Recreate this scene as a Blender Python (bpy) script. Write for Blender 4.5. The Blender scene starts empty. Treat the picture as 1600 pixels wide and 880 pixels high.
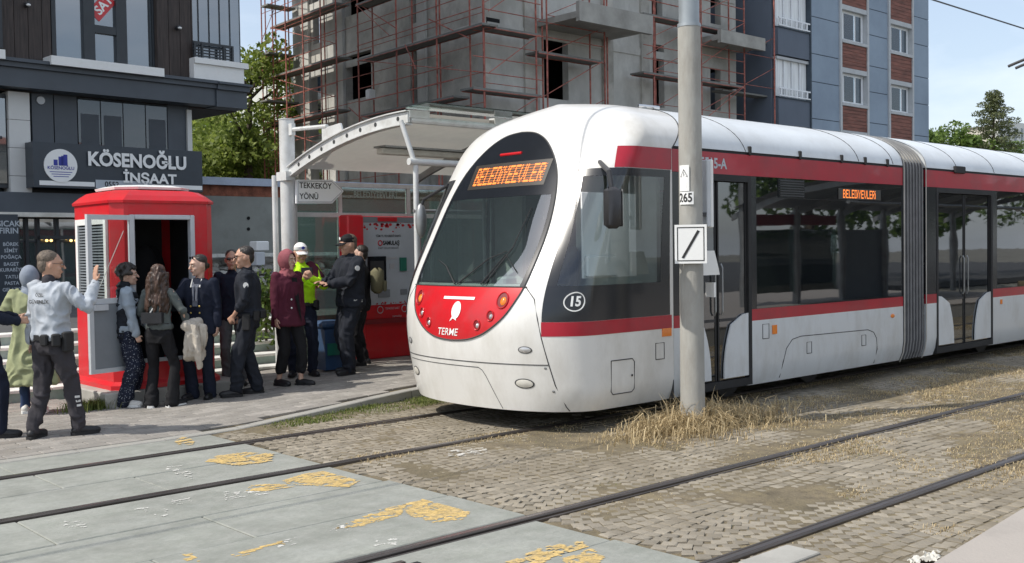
import bpy, math, random
import numpy as np
from mathutils import Vector, Matrix, noise
random.seed(7)
S = bpy.context.scene
COL = S.collection
PI = math.pi
R_ = math.radians
# ------------------------------------------------------------------ camera
EYE = 1.73                                   # camera height above the rails (m)
# world axes: X along the rails, Y across them, Z up.  rows of CAM = world axes seen in (right, down, forward)
CAM = np.array([[0.73864115, -0.03183094, 0.6733469],
                [-0.67393211, -0.01265427, 0.7386849],
                [-0.01499232, -0.99941316, -0.03079886]])
cd = bpy.data.cameras.new('camera'); cam = bpy.data.objects.new('camera', cd); COL.objects.link(cam)
cd.sensor_width = 36.0; cd.lens = 36.0 * 1650 / 1600; cd.clip_start = 0.1; cd.clip_end = 3000
r, u, b = CAM[:, 0], -CAM[:, 1], -CAM[:, 2]
cam.matrix_world = Matrix(((r[0], u[0], b[0], 0), (r[1], u[1], b[1], 0), (r[2], u[2], b[2], EYE), (0, 0, 0, 1)))
S.camera = cam
# ------------------------------------------------------------------ sky, sun, exposure
SUN = Vector((-0.80, 0.30, 1.0)).normalized()          # towards the sun
w = bpy.data.worlds.new('World'); S.world = w; w.use_nodes = True
nt = w.node_tree; nt.nodes.clear()
out = nt.nodes.new('ShaderNodeOutputWorld'); bg = nt.nodes.new('ShaderNodeBackground')
sky = nt.nodes.new('ShaderNodeTexSky'); sky.sky_type = 'NISHITA'; sky.sun_disc = False
sky.sun_elevation = math.asin(SUN.z); sky.sun_rotation = math.atan2(SUN.x, SUN.y)
sky.air_density = 1.0; sky.dust_density = 1.6; sky.ozone_density = 1.2
tc = nt.nodes.new('ShaderNodeTexCoord'); mp = nt.nodes.new('ShaderNodeMapping'); mp.inputs['Scale'].default_value = (1, 1, 3.0)
ns = nt.nodes.new('ShaderNodeTexNoise'); ns.inputs['Scale'].default_value = 2.6; ns.inputs['Detail'].default_value = 7; ns.inputs['Roughness'].default_value = .55
cr = nt.nodes.new('ShaderNodeValToRGB'); cr.color_ramp.elements[0].position = .42; cr.color_ramp.elements[1].position = .72
cr.color_ramp.elements[0].color = (.30, .30, .30, 1); cr.color_ramp.elements[1].color = (.95, .95, .95, 1)
mx = nt.nodes.new('ShaderNodeMixRGB'); mx.inputs['Color2'].default_value = (6.6, 7.1, 7.8, 1)
L = nt.links.new
L(tc.outputs['Generated'], mp.inputs['Vector']); L(mp.outputs['Vector'], ns.inputs['Vector']); L(ns.outputs['Fac'], cr.inputs['Fac'])
L(cr.outputs['Color'], mx.inputs['Fac']); L(sky.outputs['Color'], mx.inputs['Color1']); L(mx.outputs['Color'], bg.inputs['Color'])
bg.inputs['Strength'].default_value = 0.128; L(bg.outputs['Background'], out.inputs['Surface'])
sd = bpy.data.lights.new('sun', 'SUN'); so = bpy.data.objects.new('sun', sd); COL.objects.link(so)
sd.energy = 3.3; sd.angle = R_(.55); sd.color = (1.0, .95, .87)
so.rotation_euler = SUN.to_track_quat('Z', 'Y').to_euler(); so.location = (0, 0, 40)
S.view_settings.view_transform = 'Standard'; S.view_settings.look = 'None'; S.view_settings.exposure = 0.36; S.view_settings.gamma = 1

# ------------------------------------------------------------------ survey helpers: photo pixel (1600x880) -> point on a known plane
def _ray(px, py): return CAM @ np.array([px - 800.0, py - 440.0, 1650.0])
def ramp(x, y=11.0):                                    # the far pavement rises gently to the platform
    if y < 9.3 or x < 5: return 0.0
    return min(.15, (x - 5) * .042)
def G(px, py, z=0.0):
    r = _ray(px, py); t = (z - EYE) / r[2]; return (r[0] * t, r[1] * t)
def GR(px, py):
    z = 0
    for _ in range(25):
        x, y = G(px, py, z); z = ramp(x, y)
    return (x, y, z)
def PY(px, py, Y):
    r = _ray(px, py); t = Y / r[1]; return (r[0] * t, r[2] * t + EYE)
def PX(px, py, X):
    r = _ray(px, py); t = X / r[0]; return (r[1] * t, r[2] * t + EYE)

def srgb(r, g, b):
    f = lambda c: (c / 255 / 12.92) if c / 255 <= .04045 else ((c / 255 + .055) / 1.055) ** 2.4
    return (f(r), f(g), f(b))
# ------------------------------------------------------------------ materials
MATS = {}
def M(name, col, rough=.6, metal=0, var=.12, vs=3.0, bump=0.0, bs=40.0, coat=0, dirt=None, ds=1.2, da=.5, alpha=None, stretch=(1, 1, 1), spec=.5):
    m = bpy.data.materials.new(name); m.use_nodes = True; n = m.node_tree; N = n.nodes; K = n.links.new
    p = N['Principled BSDF']; p.inputs['Roughness'].default_value = rough; p.inputs['Metallic'].default_value = metal
    p.inputs['Coat Weight'].default_value = coat; p.inputs['Specular IOR Level'].default_value = spec
    t = N.new('ShaderNodeTexCoord'); mpn = N.new('ShaderNodeMapping'); mpn.inputs['Scale'].default_value = stretch
    K(t.outputs['Object'], mpn.inputs['Vector'])
    a = N.new('ShaderNodeTexNoise'); a.inputs['Scale'].default_value = vs; a.inputs['Detail'].default_value = 6; a.inputs['Roughness'].default_value = .62
    K(mpn.outputs['Vector'], a.inputs['Vector'])
    c1 = tuple(max(0, c * (1 - var * 1.6)) for c in col); c2 = tuple(min(1, c * (1 + var * 1.6)) for c in col)
    rp = N.new('ShaderNodeValToRGB'); rp.color_ramp.elements[0].position = .3; rp.color_ramp.elements[1].position = .7
    rp.color_ramp.elements[0].color = (*c1, 1); rp.color_ramp.elements[1].color = (*c2, 1)
    K(a.outputs['Fac'], rp.inputs['Fac']); last = rp.outputs['Color']
    if dirt is not None:
        d = N.new('ShaderNodeTexNoise'); d.inputs['Scale'].default_value = ds; d.inputs['Detail'].default_value = 9; d.inputs['Roughness'].default_value = .7
        K(mpn.outputs['Vector'], d.inputs['Vector'])
        dr = N.new('ShaderNodeValToRGB'); dr.color_ramp.elements[0].position = .46; dr.color_ramp.elements[1].position = .68
        dr.color_ramp.elements[0].color = (0, 0, 0, 1); dr.color_ramp.elements[1].color = (da, da, da, 1)
        K(d.outputs['Fac'], dr.inputs['Fac'])
        q = N.new('ShaderNodeMixRGB'); q.inputs['Color2'].default_value = (*dirt, 1); K(dr.outputs['Color'], q.inputs['Fac']); K(last, q.inputs['Color1']); last = q.outputs['Color']
    K(last, p.inputs['Base Color'])
    if bump:
        e = N.new('ShaderNodeTexNoise'); e.inputs['Scale'].default_value = bs; e.inputs['Detail'].default_value = 5
        K(mpn.outputs['Vector'], e.inputs['Vector'])
        bp = N.new('ShaderNodeBump'); bp.inputs['Strength'].default_value = min(1, bump); bp.inputs['Distance'].default_value = .02
        K(e.outputs['Fac'], bp.inputs['Height']); K(bp.outputs['Normal'], p.inputs['Normal'])
    MATS[name] = m; return m
def emit(name, col, st):
    m = bpy.data.materials.new(name); m.use_nodes = True; p = m.node_tree.nodes['Principled BSDF']
    p.inputs['Base Color'].default_value = (*col, 1); p.inputs['Emission Color'].default_value = (*col, 1); p.inputs['Emission Strength'].default_value = st; MATS[name] = m; return m
def glass(name, tint, refl=.10, rough=.02, body=0.0, bcol=(.02, .02, .02), wav=0.0):
    """thin window glass: tinted see-through + mirror reflection that grows at grazing angles (+ some opaque film/dirt)"""
    m = bpy.data.materials.new(name); m.use_nodes = True; n = m.node_tree; N = n.nodes; K = n.links.new; N.clear()
    o = N.new('ShaderNodeOutputMaterial'); tr = N.new('ShaderNodeBsdfTransparent'); tr.inputs[0].default_value = (*tint, 1)
    gl = N.new('ShaderNodeBsdfGlossy'); gl.inputs['Roughness'].default_value = rough; gl.inputs['Color'].default_value = (.95, .97, 1, 1)
    fr = N.new('ShaderNodeFresnel'); fr.inputs['IOR'].default_value = 1.5
    ad = N.new('ShaderNodeMath'); ad.operation = 'ADD'; ad.use_clamp = True; K(fr.outputs[0], ad.inputs[0]); ad.inputs[1].default_value = refl
    mi = N.new('ShaderNodeMixShader'); K(ad.outputs[0], mi.inputs[0])
    if body > 0:
        df = N.new('ShaderNodeBsdfDiffuse'); df.inputs[0].default_value = (*bcol, 1)
        m2 = N.new('ShaderNodeMixShader'); m2.inputs[0].default_value = body; K(tr.outputs[0], m2.inputs[1]); K(df.outputs[0], m2.inputs[2]); K(m2.outputs[0], mi.inputs[1])
    else: K(tr.outputs[0], mi.inputs[1])
    K(gl.outputs[0], mi.inputs[2]); K(mi.outputs[0], o.inputs['Surface'])
    if wav:
        t = N.new('ShaderNodeTexCoord'); e = N.new('ShaderNodeTexNoise'); e.inputs['Scale'].default_value = 1.3
        K(t.outputs['Object'], e.inputs['Vector']); bp = N.new('ShaderNodeBump'); bp.inputs['Strength'].default_value = wav; bp.inputs['Distance'].default_value = .02
        K(e.outputs['Fac'], bp.inputs['Height']); K(bp.outputs['Normal'], gl.inputs['Normal'])
    MATS[name] = m; return m
M('tram_white', (.71, .70, .67), rough=.28, var=.03, vs=1.5, coat=.3, dirt=(.40, .37, .31), ds=2.2, da=.36, stretch=(1, 1, .45), bump=.02, bs=3)
M('tram_white_shade', (.62, .645, .66), rough=.3, var=.03, vs=1.2, coat=.25, dirt=(.34, .32, .28), ds=2.6, da=.4, stretch=(1, 1, .4))  # white body paint, the shaded side's cool grey put in
M('roof_paint', (.66, .69, .71), rough=.34, var=.04, vs=.8, dirt=(.38, .37, .34), ds=1.5, da=.3)
M('tram_red', srgb(196, 22, 32), rough=.32, var=.06, vs=2, coat=.25, dirt=(.25, .05, .05), ds=3, da=.3)
M('stripe_red', srgb(165, 20, 42), rough=.35, var=.07, vs=2, coat=.2, dirt=(.16, .04, .045), ds=2.5, da=.35)  # the nose red, darkened for the side in shade
M('frit', (.012, .014, .018), rough=.18, var=.1, spec=.6)
M('black_rubber', (.015, .015, .016), rough=.7, var=.2)
M('dark_metal', (.03, .03, .033), rough=.5, var=.2)
M('seam', (.05, .05, .05), rough=.8, var=.1)
M('bellows', (.13, .13, .14), rough=.75, var=.15, vs=6)
M('bellows_top', (.42, .40, .36), rough=.8, var=.12, vs=6)
M('interior_pale', (.55, .58, .55), rough=.6, var=.08)
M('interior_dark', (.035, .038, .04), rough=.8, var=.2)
M('seat_fabric', (.04, .05, .09), rough=.9, var=.2, vs=20)
M('chrome', (.7, .7, .7), rough=.25, metal=1, var=.03)
M('lens_clear', (.5, .5, .5), rough=.08, metal=.4, var=.1)
M('lens_orange', (.8, .22, .02), rough=.15, var=.1, coat=.5)
M('white_paint', (.78, .78, .76), rough=.45, var=.04, dirt=(.4, .38, .33), ds=3, da=.25)
M('white_plain', (.8, .8, .78), rough=.5, var=.02)
M('off_white', (.62, .60, .54), rough=.6, var=.08, dirt=(.33, .3, .25), ds=2, da=.5)
M('canopy_under', (.55, .53, .48), rough=.6, var=.07, dirt=(.35, .33, .28), ds=1, da=.5)
M('steel_white', (.60, .61, .60), rough=.4, var=.05, dirt=(.3, .28, .24), ds=5, da=.4)
M('steel_grey', (.30, .31, .31), rough=.4, metal=.5, var=.1, dirt=(.15, .12, .1), ds=4, da=.4)
M('kiosk_red', srgb(205, 24, 36), rough=.42, var=.05, vs=2, coat=.1, dirt=(.3, .08, .07), ds=3, da=.35, bump=.03, bs=30)
M('kiosk_grey', (.20, .22, .24), rough=.5, var=.06)
M('alu_grey', (.52, .54, .56), rough=.4, var=.04)
M('charcoal', (.045, .055, .068), rough=.5, var=.08, vs=1.5)
M('charcoal2', (.06, .072, .088), rough=.45, var=.08, vs=1.5)
M('sign_board', (.032, .042, .055), rough=.35, var=.06)
M('wood_brown', (.040, .029, .025), rough=.65, var=.35, vs=3, stretch=(9, 9, .6), bump=.1)
M('marble_white', (.62, .62, .60), rough=.5, var=.07, vs=1, dirt=(.4, .4, .38), ds=1, da=.4)
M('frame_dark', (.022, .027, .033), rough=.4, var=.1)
M('void', (.006, .006, .007), rough=.95, var=.3)  # near-black colour standing in for unlit depth
M('step_stone', (.72, .72, .67), rough=.75, var=.12, vs=4, dirt=(.25, .25, .21), ds=2.5, da=.6, bump=.1)
M('step_riser', (.28, .36, .32), rough=.7, var=.12, vs=4, dirt=(.2, .22, .19), ds=2.5, da=.5)  # pale tread stone with the risers' shade put into the colour
M('raw_concrete', (.49, .485, .45), rough=.9, var=.16, vs=.55, dirt=(.30, .29, .26), ds=.5, da=.7, bump=.4, bs=5, stretch=(1, 1, .6))
M('raw_concrete2', (.47, .455, .41), rough=.9, var=.14, vs=.8, dirt=(.15, .14, .12), ds=.7, da=.6, bump=.3, bs=6)
M('slab_concrete', (.36, .35, .32), rough=.9, var=.12, vs=1.2, dirt=(.2, .19, .17), ds=1, da=.5, bump=.3, bs=8)
M('plaster_grey', (.27, .28, .255), rough=.9, var=.12, vs=.5, dirt=(.16, .16, .14), ds=.6, da=.6, bump=.2)
M('brick_red', (.24, .085, .05), rough=.9, var=.3, vs=5, bump=.4, bs=12)
M('coping_blue', (.42, .48, .58), rough=.6, var=.08)
M('scaffold_red', (.36, .12, .09), rough=.7, var=.35, vs=5)
M('scaffold_plank', (.20, .20, .185), rough=.8, var=.2, vs=3, dirt=(.1, .09, .08), ds=3, da=.6)
M('blue_render', (.285, .355, .435), rough=.85, var=.05, vs=.3, dirt=(.18, .23, .3), ds=.25, da=.5)
M('blue_dark', (.125, .150, .190), rough=.85, var=.07, vs=.4)
M('joint_dark', (.06, .08, .1), rough=.9, var=.1)
M('clad_wood', (.20, .075, .052), rough=.7, var=.3, vs=1.2, stretch=(1, 1, 7))
M('trim_pale', (.50, .52, .53), rough=.7, var=.05, dirt=(.36, .37, .37), ds=.8, da=.4)
M('pvc_white', (.80, .82, .84), rough=.4, var=.03)
M('curtain', (.78, .80, .80), rough=.9, var=.12, vs=2, stretch=(8, 8, .4))
M('pole_concrete', (.345, .338, .31), rough=.85, var=.12, vs=2.5, dirt=(.22, .2, .17), ds=4, da=.6, bump=.25, bs=25, stretch=(1, 1, .35))
M('pole_steel', (.30, .33, .35), rough=.45, metal=.3, var=.08, vs=3)
M('crossing_concrete', (.275, .286, .25), rough=.8, var=.17, vs=1.3, dirt=(.40, .41, .39), ds=2.2, da=.55, bump=.22, bs=28, stretch=(.8, 1.6, 1))
M('curb_stone', (.34, .33, .30), rough=.85, var=.15, vs=3, dirt=(.2, .19, .15), ds=3, da=.6, bump=.25)
M('platform_pink', (.37, .335, .30), rough=.85, var=.08, vs=3, dirt=(.3, .27, .24), ds=3, da=.5, bump=.2, bs=60)
M('dirt_bed', (.15, .122, .08), rough=1, var=.3, vs=6, dirt=(.26, .21, .12), ds=4, da=.8, bump=.6, bs=45)
M('ground_far', (.19, .18, .15), rough=1, var=.25, vs=.4, bump=.3, bs=8)
M('asphalt', (.075, .075, .075), rough=.9, var=.15, vs=2, bump=.2)
M('rail_steel', (.115, .098, .086), rough=.42, metal=.6, var=.2, vs=5, stretch=(.3, 3, 1))
M('rail_polished', (.22, .20, .19), rough=.3, metal=.8, var=.15, vs=4, stretch=(.2, 3, 1))
M('rail_dark', (.025, .022, .02), rough=.8, var=.3)
M('road_yellow', srgb(206, 176, 112), rough=.8, var=.1, vs=8, dirt=(.38, .3, .18), ds=9, da=.6, bump=.2, bs=60)
M('road_white', (.6, .59, .55), rough=.8, var=.1, vs=8)
M('bark', (.09, .07, .05), rough=.95, var=.3, vs=6, bump=.5)
M('house_cream', (.50, .47, .40), rough=.85, var=.08)
M('house_white', (.62, .63, .60), rough=.85, var=.06)
M('roof_tile', (.25, .09, .055), rough=.9, var=.25, vs=3)
M('window_far', (.06, .08, .10), rough=.15, var=.2)
M('text_black', (.02, .02, .02), rough=.6, var=.05)
M('text_grey', (.42, .43, .45), rough=.5, var=.05)
M('logo_blue', (.03, .04, .30), rough=.5, var=.05)
M('poster_pale', (.42, .46, .50), rough=.4, var=.05)
M('bin_blue', (.03, .07, .15), rough=.5, var=.15)
M('green_plastic', (.02, .16, .11), rough=.4, var=.1)
M('led_back', (.035, .03, .025), rough=.4, var=.1)
emit('led_orange', (1.0, .24, .04), 1.0); emit('led_off', (.9, .25, .06), .18); emit('lamp_warm', (1.0, .62, .2), 2.5)
glass('glass_front', (.50, .60, .57), refl=.16, body=.10, bcol=(.16, .2, .2), wav=.04)
glass('glass_cab', (.82, .88, .87), refl=.04, body=.03, bcol=(.05, .06, .06), wav=.05)
glass('glass_side', (.17, .21, .20), refl=.11, body=.3, bcol=(.02, .025, .03), wav=.05)
glass('glass_green', (.72, .84, .78), refl=.05, body=.16, bcol=(.2, .28, .24))
glass('glass_sky', (.25, .28, .30), refl=.20, body=.55, bcol=(.075, .095, .11), wav=.03)
glass('glass_clear', (.9, .93, .92), refl=.03)
def foliage(name, a, b, tr=.35):
    m = bpy.data.materials.new(name); m.use_nodes = True; N = m.node_tree.nodes; K = m.node_tree.links.new; p = N['Principled BSDF']; p.inputs['Roughness'].default_value = .65
    g = N.new('ShaderNodeNewGeometry'); rp = N.new('ShaderNodeValToRGB'); rp.color_ramp.elements[0].color = (*a, 1); rp.color_ramp.elements[1].color = (*b, 1)
    K(g.outputs['Random Per Island'], rp.inputs['Fac']); K(rp.outputs['Color'], p.inputs['Base Color'])
    t = N.new('ShaderNodeBsdfTranslucent'); K(rp.outputs['Color'], t.inputs['Color']); mi = N.new('ShaderNodeMixShader'); mi.inputs[0].default_value = tr
    K(p.outputs[0], mi.inputs[1]); K(t.outputs[0], mi.inputs[2]); K(mi.outputs[0], N['Material Output'].inputs['Surface']); MATS[name] = m
foliage('leaf_green', (.045, .09, .015), (.16, .24, .045)); foliage('leaf_dark', (.055, .075, .03), (.17, .19, .08)); foliage('leaf_hill', (.10, .15, .02), (.30, .36, .08), .5)
foliage('dry_grass', (.24, .17, .08), (.74, .60, .36), .25); foliage('fresh_grass', (.07, .11, .02), (.24, .27, .07)); foliage('sett_stone', (.205, .18, .138), (.345, .305, .24), 0)
foliage('paver_stone', (.26, .235, .205), (.38, .35, .315), 0); foliage('rubble', (.2, .19, .17), (.5, .48, .44), 0)
def island_bump(name):
    m = MATS[name]; N = m.node_tree.nodes; K = m.node_tree.links.new; p = N['Principled BSDF']; p.inputs['Roughness'].default_value = .85
    t = N.new('ShaderNodeTexCoord'); e = N.new('ShaderNodeTexNoise'); e.inputs['Scale'].default_value = 35; e.inputs['Detail'].default_value = 5; K(t.outputs['Object'], e.inputs['Vector'])
    bp = N.new('ShaderNodeBump'); bp.inputs['Strength'].default_value = .5; bp.inputs['Distance'].default_value = .01; K(e.outputs['Fac'], bp.inputs['Height']); K(bp.outputs['Normal'], p.inputs['Normal'])
for k in ('sett_stone', 'paver_stone', 'rubble'): island_bump(k)
def patchy(m, amt, sc, dirt):
    """dust and earth trodden into the joints in broad irregular patches (world-scale noise)"""
    N = m.node_tree.nodes; K = m.node_tree.links.new; p = N['Principled BSDF']; src = p.inputs['Base Color'].links[0].from_socket
    g = N.new('ShaderNodeNewGeometry'); a = N.new('ShaderNodeTexNoise'); a.inputs['Scale'].default_value = sc; a.inputs['Detail'].default_value = 8; a.inputs['Roughness'].default_value = .65; K(g.outputs['Position'], a.inputs['Vector'])
    r = N.new('ShaderNodeValToRGB'); r.color_ramp.elements[0].position = .40; r.color_ramp.elements[1].position = .66; r.color_ramp.elements[0].color = (0, 0, 0, 1); r.color_ramp.elements[1].color = (amt, amt, amt, 1); K(a.outputs['Fac'], r.inputs['Fac'])
    q = N.new('ShaderNodeMixRGB'); q.inputs['Color2'].default_value = (*dirt, 1); K(r.outputs['Color'], q.inputs['Fac']); K(src, q.inputs['Color1']); K(q.outputs['Color'], p.inputs['Base Color'])
for k in ('road_yellow', 'road_white'):             # thin worn paint: the slab shows through
    m = MATS[k]; N = m.node_tree.nodes; K = m.node_tree.links.new; g = N.new('ShaderNodeNewGeometry'); a = N.new('ShaderNodeTexNoise'); a.inputs['Scale'].default_value = 22; a.inputs['Detail'].default_value = 8; a.inputs['Roughness'].default_value = .75; K(g.outputs['Position'], a.inputs['Vector'])
    r = N.new('ShaderNodeValToRGB'); r.color_ramp.elements[0].position = .34; r.color_ramp.elements[1].position = .56; r.color_ramp.elements[0].color = (.22, .22, .22, 1); r.color_ramp.elements[1].color = (.97, .97, .97, 1); K(a.outputs['Fac'], r.inputs['Fac']); K(r.outputs['Color'], N['Principled BSDF'].inputs['Alpha'])
patchy(MATS['sett_stone'], .6, .9, (.17, .138, .09)); patchy(MATS['sett_stone'], .4, 6, (.15, .13, .10)); patchy(MATS['paver_stone'], .5, 1.1, (.19, .175, .15)); patchy(MATS['paver_stone'], .4, 7, (.14, .13, .12)); patchy(MATS['crossing_concrete'], .6, .8, (.20, .21, .185)); patchy(MATS['crossing_concrete'], .45, 2.3, (.17, .175, .155)); patchy(MATS['crossing_concrete'], .5, 6.5, (.36, .36, .33)); patchy(MATS['crossing_concrete'], .45, 24, (.22, .225, .2)); patchy(MATS['dirt_bed'], .6, 1.5, (.10, .085, .05))

glass('glass_dim', (.2, .22, .24), refl=.05, body=.7, bcol=(.05, .06, .07))
m = MATS['canopy_under']; N = m.node_tree.nodes; t = N.new('ShaderNodeBsdfTranslucent'); t.inputs[0].default_value = (.8, .78, .7, 1); mi = N.new('ShaderNodeMixShader'); mi.inputs[0].default_value = .16
m.node_tree.links.new(N['Principled BSDF'].outputs[0], mi.inputs[1]); m.node_tree.links.new(t.outputs[0], mi.inputs[2]); m.node_tree.links.new(mi.outputs[0], N['Material Output'].inputs['Surface'])
# ------------------------------------------------------------------ mesh building
def wloc(o):
    v = Vector((0, 0, 0))
    while o is not None: v += Vector(o.location); o = o.parent
    return v
class MB:
    def __init__(s): s.v = []; s.f = []
    def add(s, vs, fs):
        n = len(s.v); s.v.extend([tuple(p) for p in vs]); s.f.extend([tuple(i + n for i in q) for q in fs]); return s
    def box(s, x0, x1, y0, y1, z0, z1, rz=0, bev=0):
        if bev and min(abs(x1 - x0), abs(y1 - y0), abs(z1 - z0)) > 2.2 * bev:
            xa, xb, ya, yb, za, zb = min(x0, x1), max(x0, x1), min(y0, y1), max(y0, y1), min(z0, z1), max(z0, z1); e = bev; vs = []
            for (ax, d) in (((0, 0, 0)), ) * 0 or (): pass
            def ring(z, i): return [(xa + i + e, ya + i, z), (xb - i - e, ya + i, z), (xb - i, ya + i + e, z), (xb - i, yb - i - e, z), (xb - i - e, yb - i, z), (xa + i + e, yb - i, z), (xa + i, yb - i - e, z), (xa + i, ya + i + e, z)]
            rs = [ring(za, e), ring(za + e, 0), ring(zb - e, 0), ring(zb, e)]
            for q in rs: vs += q
            fs = [tuple(reversed(range(8))), tuple(range(24, 32))]
            for k in range(3):
                for i in range(8): j = (i + 1) % 8; fs.append((k * 8 + i, k * 8 + j, k * 8 + 8 + j, k * 8 + 8 + i))
        else:
            vs = [(x0, y0, z0), (x1, y0, z0), (x1, y1, z0), (x0, y1, z0), (x0, y0, z1), (x1, y0, z1), (x1, y1, z1), (x0, y1, z1)]
            fs = [(0, 3, 2, 1), (4, 5, 6, 7), (0, 1, 5, 4), (1, 2, 6, 5), (2, 3, 7, 6), (3, 0, 4, 7)]
        if rz:
            cx, cy = (x0 + x1) / 2, (y0 + y1) / 2; c, sn = math.cos(rz), math.sin(rz)
            vs = [(cx + (x - cx) * c - (y - cy) * sn, cy + (x - cx) * sn + (y - cy) * c, z) for x, y, z in vs]
        return s.add(vs, fs)
    def tube(s, pts, rad, n=8, caps=True):
        pts = [Vector(p) for p in pts]; rr = rad if isinstance(rad, (list, tuple)) else [rad] * len(pts); vs = []; prev = None
        for i, p in enumerate(pts):
            d = (pts[min(i + 1, len(pts) - 1)] - pts[max(i - 1, 0)]).normalized()
            a = prev if prev is not None else (Vector((0, 0, 1)) if abs(d.z) < .9 else Vector((1, 0, 0)))
            a = (a - d * a.dot(d)).normalized(); prev = a; b2 = d.cross(a)
            for k in range(n): t = 2 * PI * k / n; vs.append(p + (a * math.cos(t) + b2 * math.sin(t)) * rr[i])
        fs = []
        for i in range(len(pts) - 1):
            for k in range(n): j = (k + 1) % n; fs.append((i * n + k, i * n + j, i * n + n + j, i * n + n + k))
        if caps: fs.append(tuple(reversed(range(n)))); fs.append(tuple(range((len(pts) - 1) * n, len(pts) * n)))
        return s.add(vs, fs)
    def prism(s, poly, fn, t0, t1):
        """poly: 2D outline; fn(a,b,t)->xyz; extruded from t0 to t1"""
        n = len(poly); vs = [fn(a, b2, t0) for a, b2 in poly] + [fn(a, b2, t1) for a, b2 in poly]
        fs = [tuple(reversed(range(n))), tuple(range(n, 2 * n))] + [(i, (i + 1) % n, n + (i + 1) % n, n + i) for i in range(n)]
        return s.add(vs, fs)
    def grid(s, fn, nu, nv, keep=None):
        vs = [fn(i / nu, j / nv) for j in range(nv + 1) for i in range(nu + 1)]
        fs = []
        for j in range(nv):
            for i in range(nu):
                if keep is None or keep((i + .5) / nu, (j + .5) / nv):
                    a = j * (nu + 1) + i; fs.append((a, a + 1, a + nu + 2, a + nu + 1))
        return s.add(vs, fs)
    def ell(s, c, r3, nu=16, nv=10, rot=None):
        vs = []; c = Vector(c)
        for j in range(1, nv):
            ph = PI * j / nv
            for i in range(nu):
                th = 2 * PI * i / nu; p = Vector((r3[0] * math.sin(ph) * math.cos(th), r3[1] * math.sin(ph) * math.sin(th), r3[2] * math.cos(ph)))
                if rot is not None: p = rot @ p
                vs.append(c + p)
        t = Vector((0, 0, r3[2])); 
        if rot is not None: t = rot @ t
        n = len(vs); vs += [c + t, c - t]; fs = []
        for j in range(nv - 2):
            for i in range(nu): k = (i + 1) % nu; fs.append((j * nu + i, (j + 1) * nu + i, (j + 1) * nu + k, j * nu + k))
        for i in range(nu): k = (i + 1) % nu; fs.append((n, i, k)); fs.append((n + 1, (nv - 2) * nu + k, (nv - 2) * nu + i))
        return s.add(vs, fs)
    def mesh(s, name, mat, off=Vector((0, 0, 0)), smooth=None, recalc=True):
        me = bpy.data.meshes.new(name); A = np.array(s.v, float).reshape(-1, 3) - np.array(off)
        me.from_pydata([tuple(q) for q in A], [], s.f); me.validate()
        if recalc:
            import bmesh
            bm = bmesh.new(); bm.from_mesh(me); bmesh.ops.recalc_face_normals(bm, faces=bm.faces); bm.to_mesh(me); bm.free()
        if mat: me.materials.append(MATS[mat] if isinstance(mat, str) else mat)
        if smooth is not None:
            me.polygons.foreach_set('use_smooth', [True] * len(me.polygons)); 
            if smooth < 170: me.set_sharp_from_angle(angle=R_(smooth))
        return me
    def build(s, name, mat, parent=None, label=None, cat=None, group=None, kind=None, smooth=None, base=None, local=False, recalc=True):
        """base: where a top-level mesh has its origin; children are stored relative to their parent"""
        off = wloc(parent) if parent is not None else Vector(base or (0, 0, 0))
        if local: off = Vector((0, 0, 0))
        me = s.mesh(name, mat, off, smooth, recalc); o = bpy.data.objects.new(name, me); COL.objects.link(o)
        if parent is not None: o.parent = parent
        else: o.location = off
        tag(o, label, cat, group, kind); return o
def tag(o, label=None, cat=None, group=None, kind=None):
    for k, v in (('label', label), ('category', cat), ('group', group), ('kind', kind)):
        if v: o[k] = v
def thing(name, loc, label, cat, group=None, rz=0):
    o = bpy.data.objects.new(name, None); COL.objects.link(o); o.location = loc; o.rotation_euler = (0, 0, rz); o.empty_display_size = .2; tag(o, label, cat, group); return o
def place(name, me, parent, loc, rz=0, sc=(1, 1, 1)):
    o = bpy.data.objects.new(name, me); COL.objects.link(o); o.parent = parent; o.location = Vector(loc) - wloc(parent); o.rotation_euler = (0, 0, rz); o.scale = sc; return o
_tc = {}
def text_geo(txt, size=1.0, bold=0.0, sx=1.0, shear=0, align='CENTER', space=1.0):
    """flat outline of a word: (verts 2D, faces)"""
    cu = bpy.data.curves.new('t', 'FONT'); cu.body = txt; cu.size = size; cu.align_x = align; cu.align_y = 'CENTER'; cu.resolution_u = 3; cu.offset = bold; cu.shear = shear; cu.space_character = space
    o = bpy.data.objects.new('t', cu); COL.objects.link(o); dg = bpy.context.evaluated_depsgraph_get(); me = bpy.data.meshes.new_from_object(o.evaluated_get(dg))
    v = [(p.co.x * sx, p.co.y) for p in me.vertices]; f = [tuple(p.vertices) for p in me.polygons]
    bpy.data.objects.remove(o); bpy.data.curves.remove(cu); bpy.data.meshes.remove(me); return v, f
def text(mb, txt, fn, size, **k):
    """fn(a,b)->xyz"""
    v, f = text_geo(txt, size, **k); mb.add([fn(a, b2) for a, b2 in v], f); return mb
# ================================================================== GROUND
CY = 8.04                                     # centre line of the tram's track
RY = (3.48, 4.92, CY - .7175, CY + .7175)     # four rails
XC = 4.62                                     # end of the concrete level crossing
def struct(mb, name, mat, **k): return mb.build(name, mat, kind='structure', **k)
g = MB().box(-150, 300, -120, 420, -.35, -.30); struct(g, 'ground', 'ground_far')
g = MB().grid(lambda a, b: (-12 + 60 * a, -2 + 12.0 * b, -.0085 + .006 * noise.noise((a * 90, b * 20, 0)) - (.03 if -12 + 60 * a < XC + .1 else 0)), 60, 24); track_bed = struct(g, 'track_bed', 'dirt_bed')
g = MB().box(48, 260, -6, 9.5, -.3, -.02); struct(g, 'far_roadbed', 'dirt_bed')

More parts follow.
